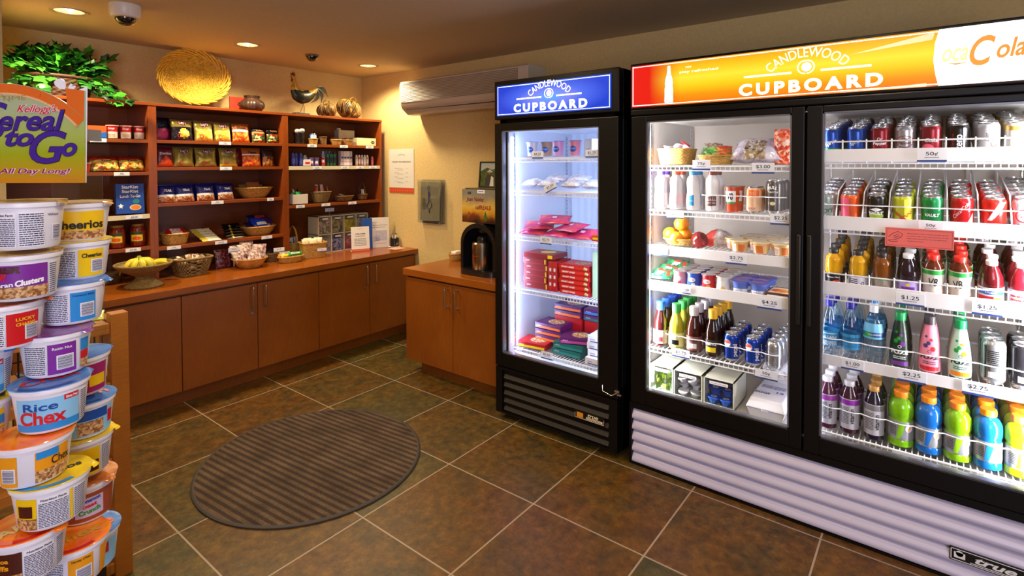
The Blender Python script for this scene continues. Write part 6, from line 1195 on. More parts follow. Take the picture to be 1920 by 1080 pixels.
card_stand('welcome_card', 'white welcome card with red-orange foot band, in front of the dispenser', 1.43, .435, .15, .205, -.42, .14, [CARD, INK, RST, GRYI], lambda b, f, g: (b.text('WELCOME', f, h=.010, w=.085, mi=1, at=(0, .145), bold=.03), b.text('CANDLEWOOD', f, h=.006, w=.045, mi=3, at=(0, .188), arc=.06), b.lines(-.04, .12, .04, .133, 2, f, 3), b.lines(-.05, .045, .05, .11, 5, f, 3), b.rect(-.075, 0, .075, .020, f, 2), [b.ring(-.064+.0142*k, .01, 0, .0022, g, 0, n=8) for k in range(10)]))
meta(B().box(-.045, -.003, 0, .045, .003, .262).build('blue_folder', M('#2450a0', .4), smooth=0, loc=(1.545, .50, ZW), rot=(-.06, 0, -.4), bev=.001), 'blue upright folder between the welcome card and the white notice', 'folder')
card_stand('notice_sheet', 'large white notice sheet with blue print, near the pen cup', 1.66, .475, .165, .262, -.42, .06, [CARD, GRYI, M('#8a8ab8', .6), M('#c08aa0', .6)], lambda b, f, g: (b.text('Welcome', f, h=.007, w=.05, mi=1, at=(-.045, .222)), b.lines(-.07, .19, .07, .20, 1, f, 1), b.lines(-.07, .172, .05, .182, 1, f, 1), b.lines(-.035, .06, .065, .15, 11, f, 2), b.lines(-.055, .055, .0, .10, 5, f, 2), b.lines(-.03, .032, .06, .042, 1, f, 3)))
t = thing('pen_cup', 'dark round cup of white pens on a small saucer beside the notice sheet', 'pen cup', (1.762, .405, ZW)); B().lathe([(.0001, .0), (.048, 0), (.052, .004), (.050, .005), (.0001, .004)], 28, cap=False).build('saucer', M('#e0d0c8', .4), t)
B().lathe([(.0001, .005), (.036, .005), (.038, .008), (.038, .078), (.036, .078), (.035, .012), (.0001, .012)], 28, cap=False).build('cup_wall', M('#1c1816', .3), t)
b = B(); b.tube([(-.014+.004*k, -.0385, .02+.012*(k % 3)) for k in range(7)], .0008, 4); b.build('scribble', SILV, t)
for k, (a, c_) in enumerate(((-.010, -.008), (.006, -.012), (.012, .004), (-.004, .010), (-.014, .002))):
    p = thing('pen', 'white pen standing in the dark round cup', 'pen', (1.762+a, .405+c_, ZW+.014), 0, 'pens in the dark cup', rx=-.12+.06*k, ry=.1*k-.1); B().rod((0, 0, 0), (0, 0, .095), .0035, 8).build('barrel', M('#e8e0d4', .4), p); B().rod((0, 0, .095), (0, 0, .104), .0025, 8).build('clicker', INK, p)
meta(B().box(1.66, .27, ZW-.0008, 1.78, .37, ZW+.0005).build('paper_slip', M('#e8b8a0', .5), smooth=0), 'pale pink paper slip lying by the pen cup', 'paper')

# ================================================================ decorations on top of the shelving
ZT = 1.836
t = thing('ivy_basket', 'leafy green ivy in a dark wicker basket on top of the shelving', 'potted plant', (-.47, .72, ZT))
b = B(); bb = basket.__globals__
def wick(parent, w, d, h, mat, **k):
    q = basket('tmp', 'temporary basket label text here', w, d, h, mat, **k); SEEN.pop('temporary basket label text here')
    for c in list(q.children): c.parent = parent; c.location = q.location; c.rotation_euler = q.rotation_euler
    D.objects.remove(q)
wick(t, .34, .24, .12, noisy('brown_vine', [(.3, '#241208'), (.6, '#4e2e16'), (.8, '#6a4424')], 40, .6, .6, sc=(1, 1, 5)), n=2.2, base=.8, rowsn=9, amp=.04, ang=22, rim=.009)
b = B(); q = random.Random(11)
LEAF = [(0, 0), (.2, -.10), (.44, -.04), (.42, .20), (.50, .42), (.30, .50), (.18, .68), (0, .95), (-.18, .68), (-.30, .50), (-.50, .42), (-.42, .20), (-.44, -.04), (-.2, -.10)]
def leaf(P_, dr, up, s, mi):
    dr = dr.normalized(); sd = dr.cross(up).normalized(); n = sd.cross(dr); vs = [P_+dr*(y*s)+sd*(x*s)+n*(-.22*s*abs(x)-.18*s*y*y) for x, y in LEAF]; c = P_+dr*(.3*s)+n*(.02*s); o = len(vs)
    vs.append(c); b.add(vs, [(i, (i+1) % o, o) for i in range(o)], mi)
stems = []; hang = B()
for k in range(84):
    a = q.uniform(0, 2*pi); R_ = q.uniform(.05, .29); hz = q.uniform(.06, .20)*(1-R_*.6); low = q.random() < .3
    ex = Vector((R_*cos(a)*1.0, R_*.52*sin(a)-.02, .10+hz*(0 if low else 1)+(-.05 if low and R_ > .2 else 0))); ex.y = min(ex.y, .17)
    p0 = Vector((.10*cos(a), .07*sin(a), .10)); mid = (p0+ex)/2+Vector((0, 0, .06)); pts = []
    for i in range(7):
        u = i/6; pts.append(p0*(1-u)**2+mid*2*u*(1-u)+ex*u*u)
    hang.tube(pts, .0018, 5)
    for i in range(2, 7):
        for s_ in (-1, 1):
            if q.random() < .08: continue
            tn = (pts[i]-pts[i-1]).normalized(); dd = tn+Vector((q.uniform(-1, 1), q.uniform(-1.2, .3), q.uniform(-.8, .5)))
            leaf(pts[i]+Vector((q.uniform(-.012, .012), q.uniform(-.012, .012), q.uniform(-.01, .01))), dd, Vector((q.uniform(-.5, .5), -.6+q.uniform(-.3, .3), 1)), q.uniform(.045, .075), q.choice((0, 0, 1, 1, 2)))
for (tx, tz, n_) in ((.24, -.02, 6), (.29, .0, 6), (.20, -.03, 5)):   # trailing over the front right
    pts = [Vector((.14+(tx-.14)*i/5, -.12-.022*i, .12-(.12-tz)*(i/5)**2)) for i in range(6)]; hang.tube(pts, .0018, 5)
    for i in range(1, 6):
        for s_ in range(2): leaf(pts[i], Vector((q.uniform(-1, 1), -.6, q.uniform(-1, .3))), Vector((0, -.5, 1)), q.uniform(.04, .058), q.choice((0, 1, 2)))
b.v = [(x, min(y, .19), max(z, .004) if y > -.182 else z) for x, y, z in b.v]; hang.v = [(x, y, max(z, .004) if y > -.182 else z) for x, y, z in hang.v]
b.build('foliage', [M('#1c561a', .35, coat=.2), M('#3a8a24', .35, coat=.2), M('#0c280c', .4)], t, smooth=30); hang.build('stems', M('#5a5a24', .6), t)
# wicker platter
t = thing('wicker_platter', 'large yellow oval wicker platter leaning on the wall above the shelving', 'wicker tray', (.285, .80, ZT+.205), 0, rx=rad(76), ry=0)
b = B(); PZ = lambda r: .055*max(0, (r/.24-.60)/.40)**1.4
b.lathe([(r*.012, PZ(r*.012)-.004) for r in range(1, 20)], 96, sy=.80, cap=False)
for k in range(19):
    r = .010+.0108*k; tw = 14+2*(k//6)*7; b.tube([(r*cos(a), .8*r*sin(a), PZ(r)+.0032*sin(tw*a+k*pi)) for a in [2*pi*i/(60+k*6) for i in range(60+k*6)]], .0046, 6, closed=True)
for k in range(20):
    a = 2*pi*k/20; b.tube([(r*cos(a), .8*r*sin(a), PZ(r)+.003) for r in (.0, .05, .10, .15, .20)], .0022, 5)
b.build('woven_disc', STRAWY, t, smooth=60); b = B()
for k in range(7):
    for i in range(26):     # slanting strands of the braided border
        a = 2*pi*(i+k*.37)/26; b.tube([((.200+.006*k+.020*u)*cos(a+u*.34), .8*(.200+.006*k+.020*u)*sin(a+u*.34), .045+.0035*k+.004*sin(pi*u)) for u in (0, .25, .5, .75, 1)], [.002, .004, .0048, .004, .002], 6)
b.tube([(.242*cos(2*pi*i/96), .8*.242*sin(2*pi*i/96), .060) for i in range(96)], .006, 8, closed=True)
b.build('braided_rim', STRAWY, t)
t.rotation_euler = (rad(74), rad(-16), rad(8))
# red card, pumpkin jar
meta(B().box(-.075, 0, 0, .075, .012, .115).build('red_box', M('#b83018', .5), smooth=0, loc=(.625, .80, ZT), bev=.001), 'plain red upright box behind the ribbed dark jar', 'box')
t = thing('ribbed_jar', 'dark brown ribbed pumpkin-shaped jar on top of the shelving', 'jar', (.665, .70, ZT))
B().lathe([(.0001, 0), (.045, 0), (.066, .012), (.083, .036), (.086, .055), (.078, .076), (.058, .092), (.050, .100), (.054, .112), (.058, .118), (.054, .121), (.046, .112), (.0001, .105)], 96, mod=lambda a, z, j: 1+(.045*(1-abs((z-.05)/.06)**2)*abs(cos(9*a)) if .0 < z < .1 else 0), cap=False).build('ribbed_body', noisy('dark_glaze', [(.3, '#241814'), (.7, '#4a3428')], 20, .3, .2), t, smooth=60)
B().tube([(-.082, 0, .06), (-.102, 0, .062), (-.106, 0, .05), (-.092, 0, .042)], .005, 8).build('ear_handle', M('#2a1c16', .35), t)
# rooster
t = thing('rooster_figure', 'painted metal rooster figure standing on a dark block above the shelving', 'rooster figurine', (1.075, .70, ZT))
B().box(-.075, -.03, 0, .045, .03, .022).build('plinth', M('#2c241c', .6), t, smooth=0, bev=.002)
sp = [((.135, 0, .235), .010), ((.105, 0, .205), .024), ((.07, 0, .178), .040), ((.03, 0, .158), .052), ((-.01, 0, .152), .056), ((-.045, 0, .165), .050), ((-.066, 0, .195), .034), ((-.072, 0, .230), .021), ((-.070, 0, .262), .015), ((-.070, 0, .285), .0145), ((-.078, 0, .303), .015), ((-.088, 0, .312), .009), ((-.094, 0, .313), .003)]
P_, Q_ = [], []
for i in range(len(sp)-1):
    for k in range(4):
        u = k/4; P_.append(tuple(sp[i][0][c]*(1-u)+sp[i+1][0][c]*u for c in range(3))); Q_.append(sp[i][1]*(1-u)+sp[i+1][1]*u)
b = B(); b.tube(P_, Q_, 18); b.m = [0]*len(b.f)
for i, f_ in enumerate(b.f):
    cz = sum(b.v[v][2] for v in f_)/len(f_); cx_ = sum(b.v[v][0] for v in f_)/len(f_)
    b.m[i] = 1 if (cz > .20 and cx_ < 0) or (cz > .19 and cx_ > .05) else 0
b.v = [(x, y*.72, z) for x, y, z in b.v]; b.build('body', [M('#1a1c14', .35, .2), noisy('golden_hackle', [(.3, '#7a5a14'), (.6, '#c8a030'), (.8, '#8a8a24')], 40, .4, .3)], t, smooth=60)
b = B(); b.poly([(-.095, .315), (-.100, .335), (-.088, .328), (-.086, .345), (-.076, .332), (-.070, .346), (-.064, .328), (-.058, .330), (-.064, .31)], pm((0, -.002, 0), *FRONT)); n0 = len(b.v); b.add([(x, .002, z) for x, y, z in b.v], [tuple(range(n0))[::-1]]); b.add([b.v[i] for i in range(2*n0)], [(i, n0+i, n0+(i+1) % n0, (i+1) % n0) for i in range(n0)]); b.build('comb', M('#7a1c1c', .4), t, smooth=0)
b = B(); b.ball((-.088, 0, .288), .008, .006, .014); b.ball((-.090, .0, .275), .006, .005, .012); b.build('wattle', M('#7a1c1c', .4), t)
B().tube([(-.09, 0, .308), (-.104, 0, .304), (-.110, 0, .299)], [.006, .004, .001], 8).build('beak', M('#8a6a2a', .4), t)
B().ball((-.080, -.0125, .309), .0028).build('eye', BLK, t)
for k in range(9):
    a = rad(62-k*15); L_ = .085+.02*(k % 3); pts = [(.125+L_*u*cos(a-u*1.0), .004*(k % 3-1), .228+L_*u*sin(a-u*1.0)*1.05) for u in (0, .2, .4, .6, .8, 1)]
    bq = B(); bq.tube(pts, [.006, .008, .008, .007, .005, .001], 8); bq.v = [(x, y*.4+.6*.004*(k % 3-1), z) for x, y, z in bq.v]; bq.build('tail_feather', M('#14160f', .35, .2), t)
for s_, lx in ((-1, -.03), (1, .02)):
    b = B(); b.tube([(lx*.4, s_*.012, .115), (lx*.6+.012, s_*.012, .07), (lx, s_*.012, .024)], .0026, 8)
    for a in (-.5, 0, .5): b.tube([(lx, s_*.012, .0245), (lx-.022*cos(a), s_*.012+.022*sin(a), .0245)], .0022, 6)
    b.build('leg', M('#5a4a1c', .4, .4), t)
# twig pumpkins
def twigball(label, x, y, r, ry_, lean, seed):
    t = thing('twig_pumpkin', label, 'twig ornament', (x, y, ZT+r*.80), 0, 'twig pumpkins above the shelving', rx=0); q = random.Random(seed); b = B()
    for k in range(30):
        a = pi*k/30+q.uniform(-.02, .02); rr_ = r*q.uniform(.94, 1.0); pts = []
        for i in range(28):
            w_ = 2*pi*i/28; lob = 1-.16*max(0, cos(w_))**6; x_ = rr_*sin(w_)*lob; z_ = rr_*.80*cos(w_)*lob; y_ = .006*sin(3*w_+k)
            pts.append(Vector((x_*cos(a)-y_*sin(a), x_*sin(a)*ry_+y_*cos(a), z_)))
        b.tube([Matrix.Rotation(lean, 3, 'Y') @ p for p in pts], q.uniform(.0022, .0048), 5, closed=True)
    b.v = [(x_, y_, max(z_, -r*.79)) for x_, y_, z_ in b.v]
    b.build('twig_hoops', TWIG, t); b = B(); b.ball((0, 0, 0), r*.80, r*.80*ry_, r*.62, 20, 12); b.build('twig_core', M('#20140a', .8), t)
    b = B(); b.tube([Matrix.Rotation(lean, 3, 'Y') @ Vector(p) for p in ((-.01, 0, r*.6), (-.02, 0, r*.82), (.0, -.01, r*1.02), (.03, -.01, r*1.0), (.04, 0, r*.8))], .006, 8); b.build('stem_loop', TWIG, t)
    return t
twigball('larger pale twig pumpkin at the right end above the shelving', 1.515, .70, .110, .8, .35, 1); twigball('smaller dark twig pumpkin between the rooster and the larger one', 1.325, .745, .082, .9, -.2, 2)

# ================================================================ air conditioner
t = thing('air_conditioner', 'long beige wall-mounted split air conditioner on the right wall', 'air conditioner', (XB-.001, -.51, 1.85))
y0, y1 = -.655, .650
prof = [(0, .03), (-.06, .0), (-.13, .004), (-.185, .045), (-.208, .085), (-.214, .12), (-.214, .235), (-.205, .262), (-.19, .272), (0, .272)]
n = len(prof); vs = [(x, y1, z) for x, z in prof]+[(x, y0, z) for x, z in prof]
B().add(vs, [(i, (i+1) % n, n+(i+1) % n, n+i) for i in range(n)]+[tuple(range(n))[::-1], tuple(range(n, 2*n))]).build('casing', M('#d2c4ae', .4), t, smooth=30, bev=.004)
tm = NT('fine_grille'); v = tm.n('ShaderNodeTexWave', {'Vector': tm.tc.outputs['Object'], 'Scale': 28.0}, wave_type='BANDS', bands_direction='Z'); tm.set(Base_Color=tm.ramp(v.outputs[0], [(.2, '#8d8070'), (.6, '#b5a894')]), Roughness=.5); tm.bump(v.outputs[0], .5, .004)
B().box(-.2165, y0+.085, .098, -.2135, y1-.012, .252).build('intake_grille', tm.m, t, smooth=0)
b = B(); b.box(-.1875, y0+.1, .036, -.150, y1-.05, .052); b.build('outlet_slot', M('#1a1512', .6), t, smooth=0)
B().add([(-.196, y0+.1, .056), (-.190, y0+.1, .050), (-.168, y0+.1, .018), (-.172, y0+.1, .016), (-.196, y1-.05, .056), (-.190, y1-.05, .050), (-.168, y1-.05, .018), (-.172, y1-.05, .016)], [(0, 1, 5, 4), (1, 2, 6, 5), (2, 3, 7, 6), (3, 0, 4, 7), (0, 3, 2, 1), (4, 5, 6, 7)]).build('air_flap', M('#c4b49c', .4), t, smooth=0)
B().box(-.12, y0-.003, .10, -.05, y0, .19).build('rating_plate', M('#8a8078', .5), t, smooth=0)

# ================================================================ things on the right wall and coffee counter
def on_wall(y, z): return (XB-.0005, y, z)
t = thing('menu_poster', 'white breakfast menu sheet with red-orange foot band on the wall', 'poster', on_wall(.37, 1.385))
b = B(); w, h = .325, .385; b.box(-.004, -w/2, -h/2, 0, w/2, h/2); f = pm((-.004, 0, 0), (0, -1, 0), (0, 0, 1), .0006); g = pm((-.004, 0, 0), (0, -1, 0), (0, 0, 1), .0012)
b.text('CANDLEWOOD', f, h=.012, w=.10, mi=2, at=(0, .145), arc=.12); b.text('"GRAND" BAG BREAKFAST', f, h=.011, w=.25, mi=1, at=(0, .080), bold=.02)
for k in range(4): b.text(['Egg sandwich         1.75', 'Biscuit               1.75', 'Bagel                 2.50', 'Fruit cup             2.00'][k], f, h=.009, w=.17, mi=2, at=(.0, .022-.038*k)); b.lines(-.05, .006-.038*k, .03, .013-.038*k, 1, f, 2)
b.rect(-w/2, -h/2, w/2, -h/2+.045, f, 3); [b.ring(-.145+.0322*k, -h/2+.022, 0, .003, g, 0, n=8) for k in range(10)]
b.build('sheet', [M('#d8d4cc', .5), INK, GRYI, M('#c84c24', .5)], t, smooth=0)
t = thing('brochure_holder', 'clear wall holder with an olive paper bag on the wall by the coffee machine', 'wall holder', on_wall(-.03, 1.135))
b = B(); w, h = .27, .36
b.box(-.003, -w/2, -h/2, 0, w/2, h/2); b.box(-.055, -w/2, -h/2, -.052, w/2, h*.45); b.box(-.055, -w/2, -h/2, 0, w/2, -h/2+.003); b.box(-.055, -w/2, -h/2, 0, -w/2+.003, h/2); b.box(-.055, w/2-.003, -h/2, 0, w/2, h/2); b.build('clear_pocket', ACRYL, t, smooth=0)
t = thing('paper_bag', 'olive grey paper bag with blue sketch print inside the wall holder', 'paper bag', (XB-.026, -.022, 1.135-.165)); b = B()
b.grid(lambda u, v: (-.012-.008*sin(pi*u)*(1-.3*v)+.003*noise.noise(Vector((u*5, v*5, 1))), .115-.23*u-.01*v, .335*v+.008*u), 10, 12); b.grid(lambda u, v: (.012, -.115+.23*u, .335*v), 4, 4)
f = lambda p, q: (-.0225-.001, -p, q)
b.ring(.0, .275, .012, .016, f, 1); b.poly([(-.008, .25), (.008, .25), (.016, .20), (-.006, .19)], f, 1); b.tube([f(-.01+.03*sin(k*.9)*(.3+k*.05), .19-.012*k) for k in range(11)], .003, 6, 1); b.tube([f(.02-.025*sin(k*.8+1)*(.3+k*.05), .20-.013*k) for k in range(11)], .003, 6, 2); b.lines(-.08, .10, -.04, .19, 7, f, 2)
b.build('bag_sheet', [M('#9a8e6a', .6), M('#4a4a7a', .5), M('#6a6440', .6)], t, smooth=40)
# coffee machine
ZK = .724
t = thing('coffee_machine', 'black and steel coffee machine with red script panel on the short worktop', 'coffee machine', (1.45, -.992, ZK))
def rbox(b, w, d, z0, z1, r, mi=0, cx_=0, cy_=0, n=8, k1=1.):
    P0 = [];
    for sx_, sy_, a0 in ((1, 1, 0), (-1, 1, pi/2), (-1, -1, pi), (1, -1, 1.5*pi)):
        for i in range(n+1): a = a0+pi/2*i/n; P0.append((cx_+sx_*(d/2-r)+r*cos(a), cy_+sy_*(w/2-r)+r*sin(a)))
    N = len(P0); b.add([(x, y, z0) for x, y in P0]+[(cx_+(x-cx_)*k1, cy_+(y-cy_)*k1, z1) for x, y in P0], [(i, (i+1) % N, N+(i+1) % N, N+i) for i in range(N)]+[tuple(range(N))[::-1], tuple(range(N, 2*N))], mi)
b = B(); rbox(b, .33, .40, 0, .035, .09, cx_=-.005); b.build('drip_base', BLK2, t, smooth=40)
b = B(); rbox(b, .33, .22, .036, .34, .03, cx_=.09); b.build('rear_column', BLK2, t, smooth=40)
b = B(); rbox(b, .33, .34, .341, .56, .06, cx_=.03); b.build('upper_housing', BLK2, t, smooth=40)
sp_ = lambda off: (lambda p, q: ((-.141-off)+.0*p, -p, q))
def pan_mat():
    m = NT('printed_panel'); sx = m.n('ShaderNodeSeparateXYZ', {0: m.tc.outputs['Generated']}); nz = m.n('ShaderNodeTexNoise', {'Vector': m.tc.outputs['Object'], 'Scale': 14.0}); q = m.n('ShaderNodeMath', {0: nz.outputs[0], 1: .35, 2: sx.outputs[2]}, operation='MULTIPLY_ADD')
    m.set(Base_Color=m.ramp(q.outputs[0], [(.18, '#2a0f0c'), (.32, '#6a3414'), (.48, '#c88c20'), (.66, '#d8b048'), (.85, '#a89468'), (1, '#8a8474')]), Roughness=.35); return m.m
PAN = pan_mat()
b = B(); b.box(-.1425, -.155, .335, -.139, .155, .555, 0)
b.build('front_panel', [PAN], t, smooth=0)
f = sp_(.0025)
for w_, h_, ww_, mi_, at_, sh_ in (('100%', .018, .035, INK, (-.09, .53), .3), ('Juan Valdez', .034, .155, M('#8a1c2a', .4), (-.04, .486), .3), ('caffREALE', .028, .135, M('#8a1c2a', .4), (.03, .438), .1), ('Fluid', .032, .07, M('#8a1c2a', .4), (-.075, .388), .3)):
    B().text(w_, f, h=h_, w=ww_, at=at_, shear=sh_, bold=.02).build('panel_lettering', mi_, t, smooth=0)
b = B(); b.poly([(.05, .345), (.035, .375), (.045, .405), (.05, .415), (.062, .385), (.066, .36)], f, 2); b.build('leaf_print', M('#3a6a1c', .4), t, smooth=0)
b = B(); b.rect(-.02, .530, .045, .552, f, 0); b.lines(-.01, .536, .035, .546, 1, sp_(.0032), 1); b.build('price_tag', [WHP, NAVY], t, smooth=0)
b = B()
for i in range(17):     # arch hood over the bay
    pass
P0 = [(.150*cos(pi*i/20), .20+.135*sin(pi*i/20)) for i in range(21)]; P0 = [(.150, .036)]+P0+[(-.150, .036)]; P1 = [(.128*cos(pi*i/20), .19+.115*sin(pi*i/20)) for i in range(21)]; P1 = [(.128, .036)]+P1+[(-.128, .036)]; N = len(P0)
vs = [(x_, y, z) for x_ in (-.165, .0) for y, z in P0]+[(x_, y, z) for x_ in (-.165, .0) for y, z in P1]
b.add(vs, [(i, i+1, N+i+1, N+i) for i in range(N-1)]+[(2*N+i, 3*N+i, 3*N+i+1, 2*N+i+1) for i in range(N-1)]+[(i, 2*N+i, 2*N+i+1, i+1) for i in range(N-1)]); b.build('arch_hood', BLK2, t, smooth=40)
b = B(); b.ball((-.10, .0, .285), .035, .05, .03, 20, 10); b.build('brew_spout', BLK2, t)
t = thing('airpot', 'brushed steel coffee airpot inside the coffee machine bay', 'airpot', (1.45-.128, -1.0, ZK+.037))
B().lathe([(.0001, 0), (.066, 0), (.068, .004), (.068, .165), (.060, .175), (.0001, .176)], 40, cap=False).build('steel_body', M('#b8a890', .22, 1.), t)
B().lathe([(.0001, .176), (.034, .176), (.036, .182), (.034, .202), (.026, .210), (.0001, .212)], 28, cap=False).build('pump_lid', BLK2, t); b = B(); b.text('Bunn', cm(lambda z: .068, ang=pi, z=.09), h=.008, w=.045); b.build('name_print', M('#c83a1c', .4), t)
t = thing('picture_frame', 'black framed photo of a person in a white hat, atop the coffee machine', 'picture frame', (1.375, -1.005, ZK+.563)); w, h = .17, .175
b = B(); b.box(-.0, -w/2, 0, .012, w/2, .010); b.box(0, -w/2, h-.010, .012, w/2, h); b.box(0, -w/2, .01, .012, -w/2+.010, h-.01); b.box(0, w/2-.010, .01, .012, w/2, h-.01); b.xf(Matrix.Rotation(.10, 4, 'Y')); b.build('frame', BLK, t, smooth=0)
b = B(); b.box(.004, -w/2+.01, .01, .008, w/2-.01, h-.01, 0); f = pm((.004, 0, 0), (0, -1, 0), (0, 0, 1), .0006); g = pm((.004, 0, 0), (0, -1, 0), (0, 0, 1), .0012)
b.poly([(-.074, .11), (-.02, .135), (.03, .12), (.074, .14), (.074, .164), (-.074, .164)], f, 1); b.poly([(-.03, .012), (.05, .012), (.045, .07), (.02, .09), (-.01, .09), (-.03, .06)], f, 2); b.poly([(.01, .012), (.045, .012), (.04, .07), (.02, .08)], g, 3); b.ring(.006, .098, 0, .011, g, 4); b.ring(.006, .108, 0, .022, g, 3, ey=.3); b.ring(.006, .112, 0, .011, g, 3)
b.xf(Matrix.Rotation(.10, 4, 'Y')); b.build('photo', [noisy('photo_foliage', [(.3, '#1a2a10'), (.6, '#4a5a1c'), (.8, '#7a6a20')], 50, .4), M('#a8b0a8', .4), M('#2a2420', .5), M('#d8d4c8', .5), M('#7a4a34', .5)], t, smooth=0)
basket('napkin_basket', 'small oval wicker basket of white napkins left of the coffee machine', .13, .10, .05, STRAW, 2.2, .75, 6, .03, 22, (1.60, -.50, ZK), 0, .005)
meta(B().box(-.036, -.026, 0, .036, .026, .062).build('napkin_stack', M('#ece6dc', .7), smooth=0, loc=(1.60, -.50, ZK+.006), bev=.008), 'stack of white napkins in the small oval wicker basket', 'napkins')
basket('handle_basket', 'tall wicker handle basket half hidden behind the coffee machine', .12, .11, .11, STRAW, 2, .85, 9, .03, 22, (1.71, -.60, ZK), .5, .005, handle=(.09, .005))
B().box(1.162, -.80, ZK-.001, 1.163, -.799, ZK) if False else None
# spiral cord beside the machine
t = thing('coiled_cord', 'pale coiled cord hanging beside the coffee machine', 'cord', (1.375, -.775, ZK)); B().tube([(.006*cos(k*.9), .006*sin(k*.9), .012+k*.0016) for k in range(110)], .0018, 5).build('coil', M('#b8b0a0', .4), t)
# ================================================================ wooden rack at the left
RY = -1.10; RX = -.682
t = thing('wooden_rack', 'open wooden slat rack at the left, behind the cereal tower', 'rack', (RX-.9, RY, 0))
RW = .9; RD = .38
for (x, y, lb) in ((RW-.052, 0, 0), (0, 0, 0), (RW-.052, RD-.05, 0), (0, RD-.05, 0)): B().box(x, y, 0, x+.052, y+.05, .932 if y == 0 else .93).build('post', WOODR, t, smooth=0, bev=.003)
for z in (.895, .690, .425, .055):
    B().box(.052, .005, z-.030, RW-.052, .027, z+.006).build('rail', WOODR, t, smooth=0, bev=.002)
    for xx in (.012, RW-.040): B().box(xx, .05, z-.026, xx+.026, RD-.05, z+.0).build('side_rail', WOODR, t, smooth=0, bev=.002)
    B().box(.0525, .028, z-.010, RW-.0525, RD-.01, z+.003).build('shelf_board', WOODR, t, smooth=0, bev=.001)
for k, (x, y, rz_, m_, lb) in enumerate(((-.80, -1.02, .2, '#1f8a30', 'green front'), (-.77, -.96, -.3, '#c8c828', 'yellow-green middle'), (-.83, -.93, .5, '#186a28', 'dark green rear'), (-.88, -1.0, .1, '#2a9a40', 'bright green left'), (-.79, -.90, .1, '#3a6ac8', 'blue rear'))):
    bag('gum_pack', lb+' snack pack lying on top of the wooden rack', 'snack pack', .10, .085, .028, [M(m_, .28), YELP, WHP], lambda u, v: 1 if (u-.5)**2+(v-.5)**2 < .05 else 0, None, (x, y-.04, .9+.016*(k > 1)), rz_, -1.3, 'packs on the wooden rack', 240+k)
t = thing('wire_tray', 'black wire tray on the upper level of the wooden rack', 'tray', (-.86, -.93, .695)); b = B()
for z in (.0045, .07, .16): b.tube([(-.10, -.09, z), (.10, -.09, z), (.10, .09, z), (-.10, .09, z)], .0025, 6, closed=True)
for x, y in ((-.10, -.09), (.10, -.09), (.10, .09), (-.10, .09)): b.rod((x, y, 0), (x, y, .16), .0028, 6)
for k in range(8): b.rod((-.10+.0285*k, -.09, .004), (-.10+.0285*k, .09, .004), .0015, 6)
b.build('wire_frame', BLK, t)
carton('paper_box', 'open white box with dark packets on the upper level of the wooden rack', 'box', .15, .10, .045, [M('#d8d4d0', .5), M('#3a3430', .5)], None, (-.86, -.93, .703), .25, topdeco=lambda b, f, g: b.rect(-.06, -.04, .06, .04, f, 1))
for k in range(3): bag('snack_pack', ['blue', 'grey', 'brown'][k]+' snack pack in the wire tray of the wooden rack', 'snack pack', .10, .07, .02, [M(['#2a3a8a', '#8a8680', '#5a3a24'][k], .3)], lambda u, v: 0, None, (-.88+.02*k, -.95, .750+.018*k), .3*k, -1.3, seed=250+k)
carton('white_box', 'long white box standing on the lowest level of the wooden rack', 'box', .15, .14, .05, [M('#ddd6c4', .5), NAVY], None, (-.85, -.97, .059), .25, topdeco=lambda b, f, g: b.rect(-.07, -.03, -.03, .05, f, 1))
carton('dark_box', 'dark green bottle box on the lowest level of the wooden rack', 'box', .07, .07, .16, [M('#0e2a1c', .4), NAVY], lambda b, f, g: b.rect(-.03, .05, .03, .09, f, 1), (-.96, -1.0, .059), .2)

# ================================================================ cereal tower
PL = [  # x, y, lid height, name key, r
 ('A1', -1.106, -2.003, 1.383), ('A2', -1.113, -1.998, 1.289), ('A3', -1.133, -1.976, 1.199), ('A4', -1.172, -1.934, 1.111), ('A5', -1.177, -1.940, 1.021), ('A6', -1.200, -1.940, .935), ('A7', -1.200, -1.925, .850),
 ('B1', -1.007, -1.904, 1.371), ('B2', -1.009, -1.906, 1.292), ('B3', -1.027, -1.936, 1.213), ('B4', -1.062, -1.972, 1.128), ('B5', -1.078, -2.006, 1.042), ('B6', -1.108, -2.020, .954), ('B7', -1.086, -2.030, .873), ('B8', -1.117, -2.013, .785), ('B9', -1.035, -1.950, .690),
 ('C5', -1.008, -1.888, 1.048), ('C6', -1.000, -1.885, .950), ('C7', -1.005, -1.885, .872), ('C8', -1.000, -1.880, .775), ('C9', -.985, -1.850, .640)]
POS = {k: (x, y, z) for k, x, y, z in PL}
def fine(b, x0, y0, x1, y1, f, seed, title=True):
    b.rect(x0, y0, x1, y1, f, 4, 6)
    return b
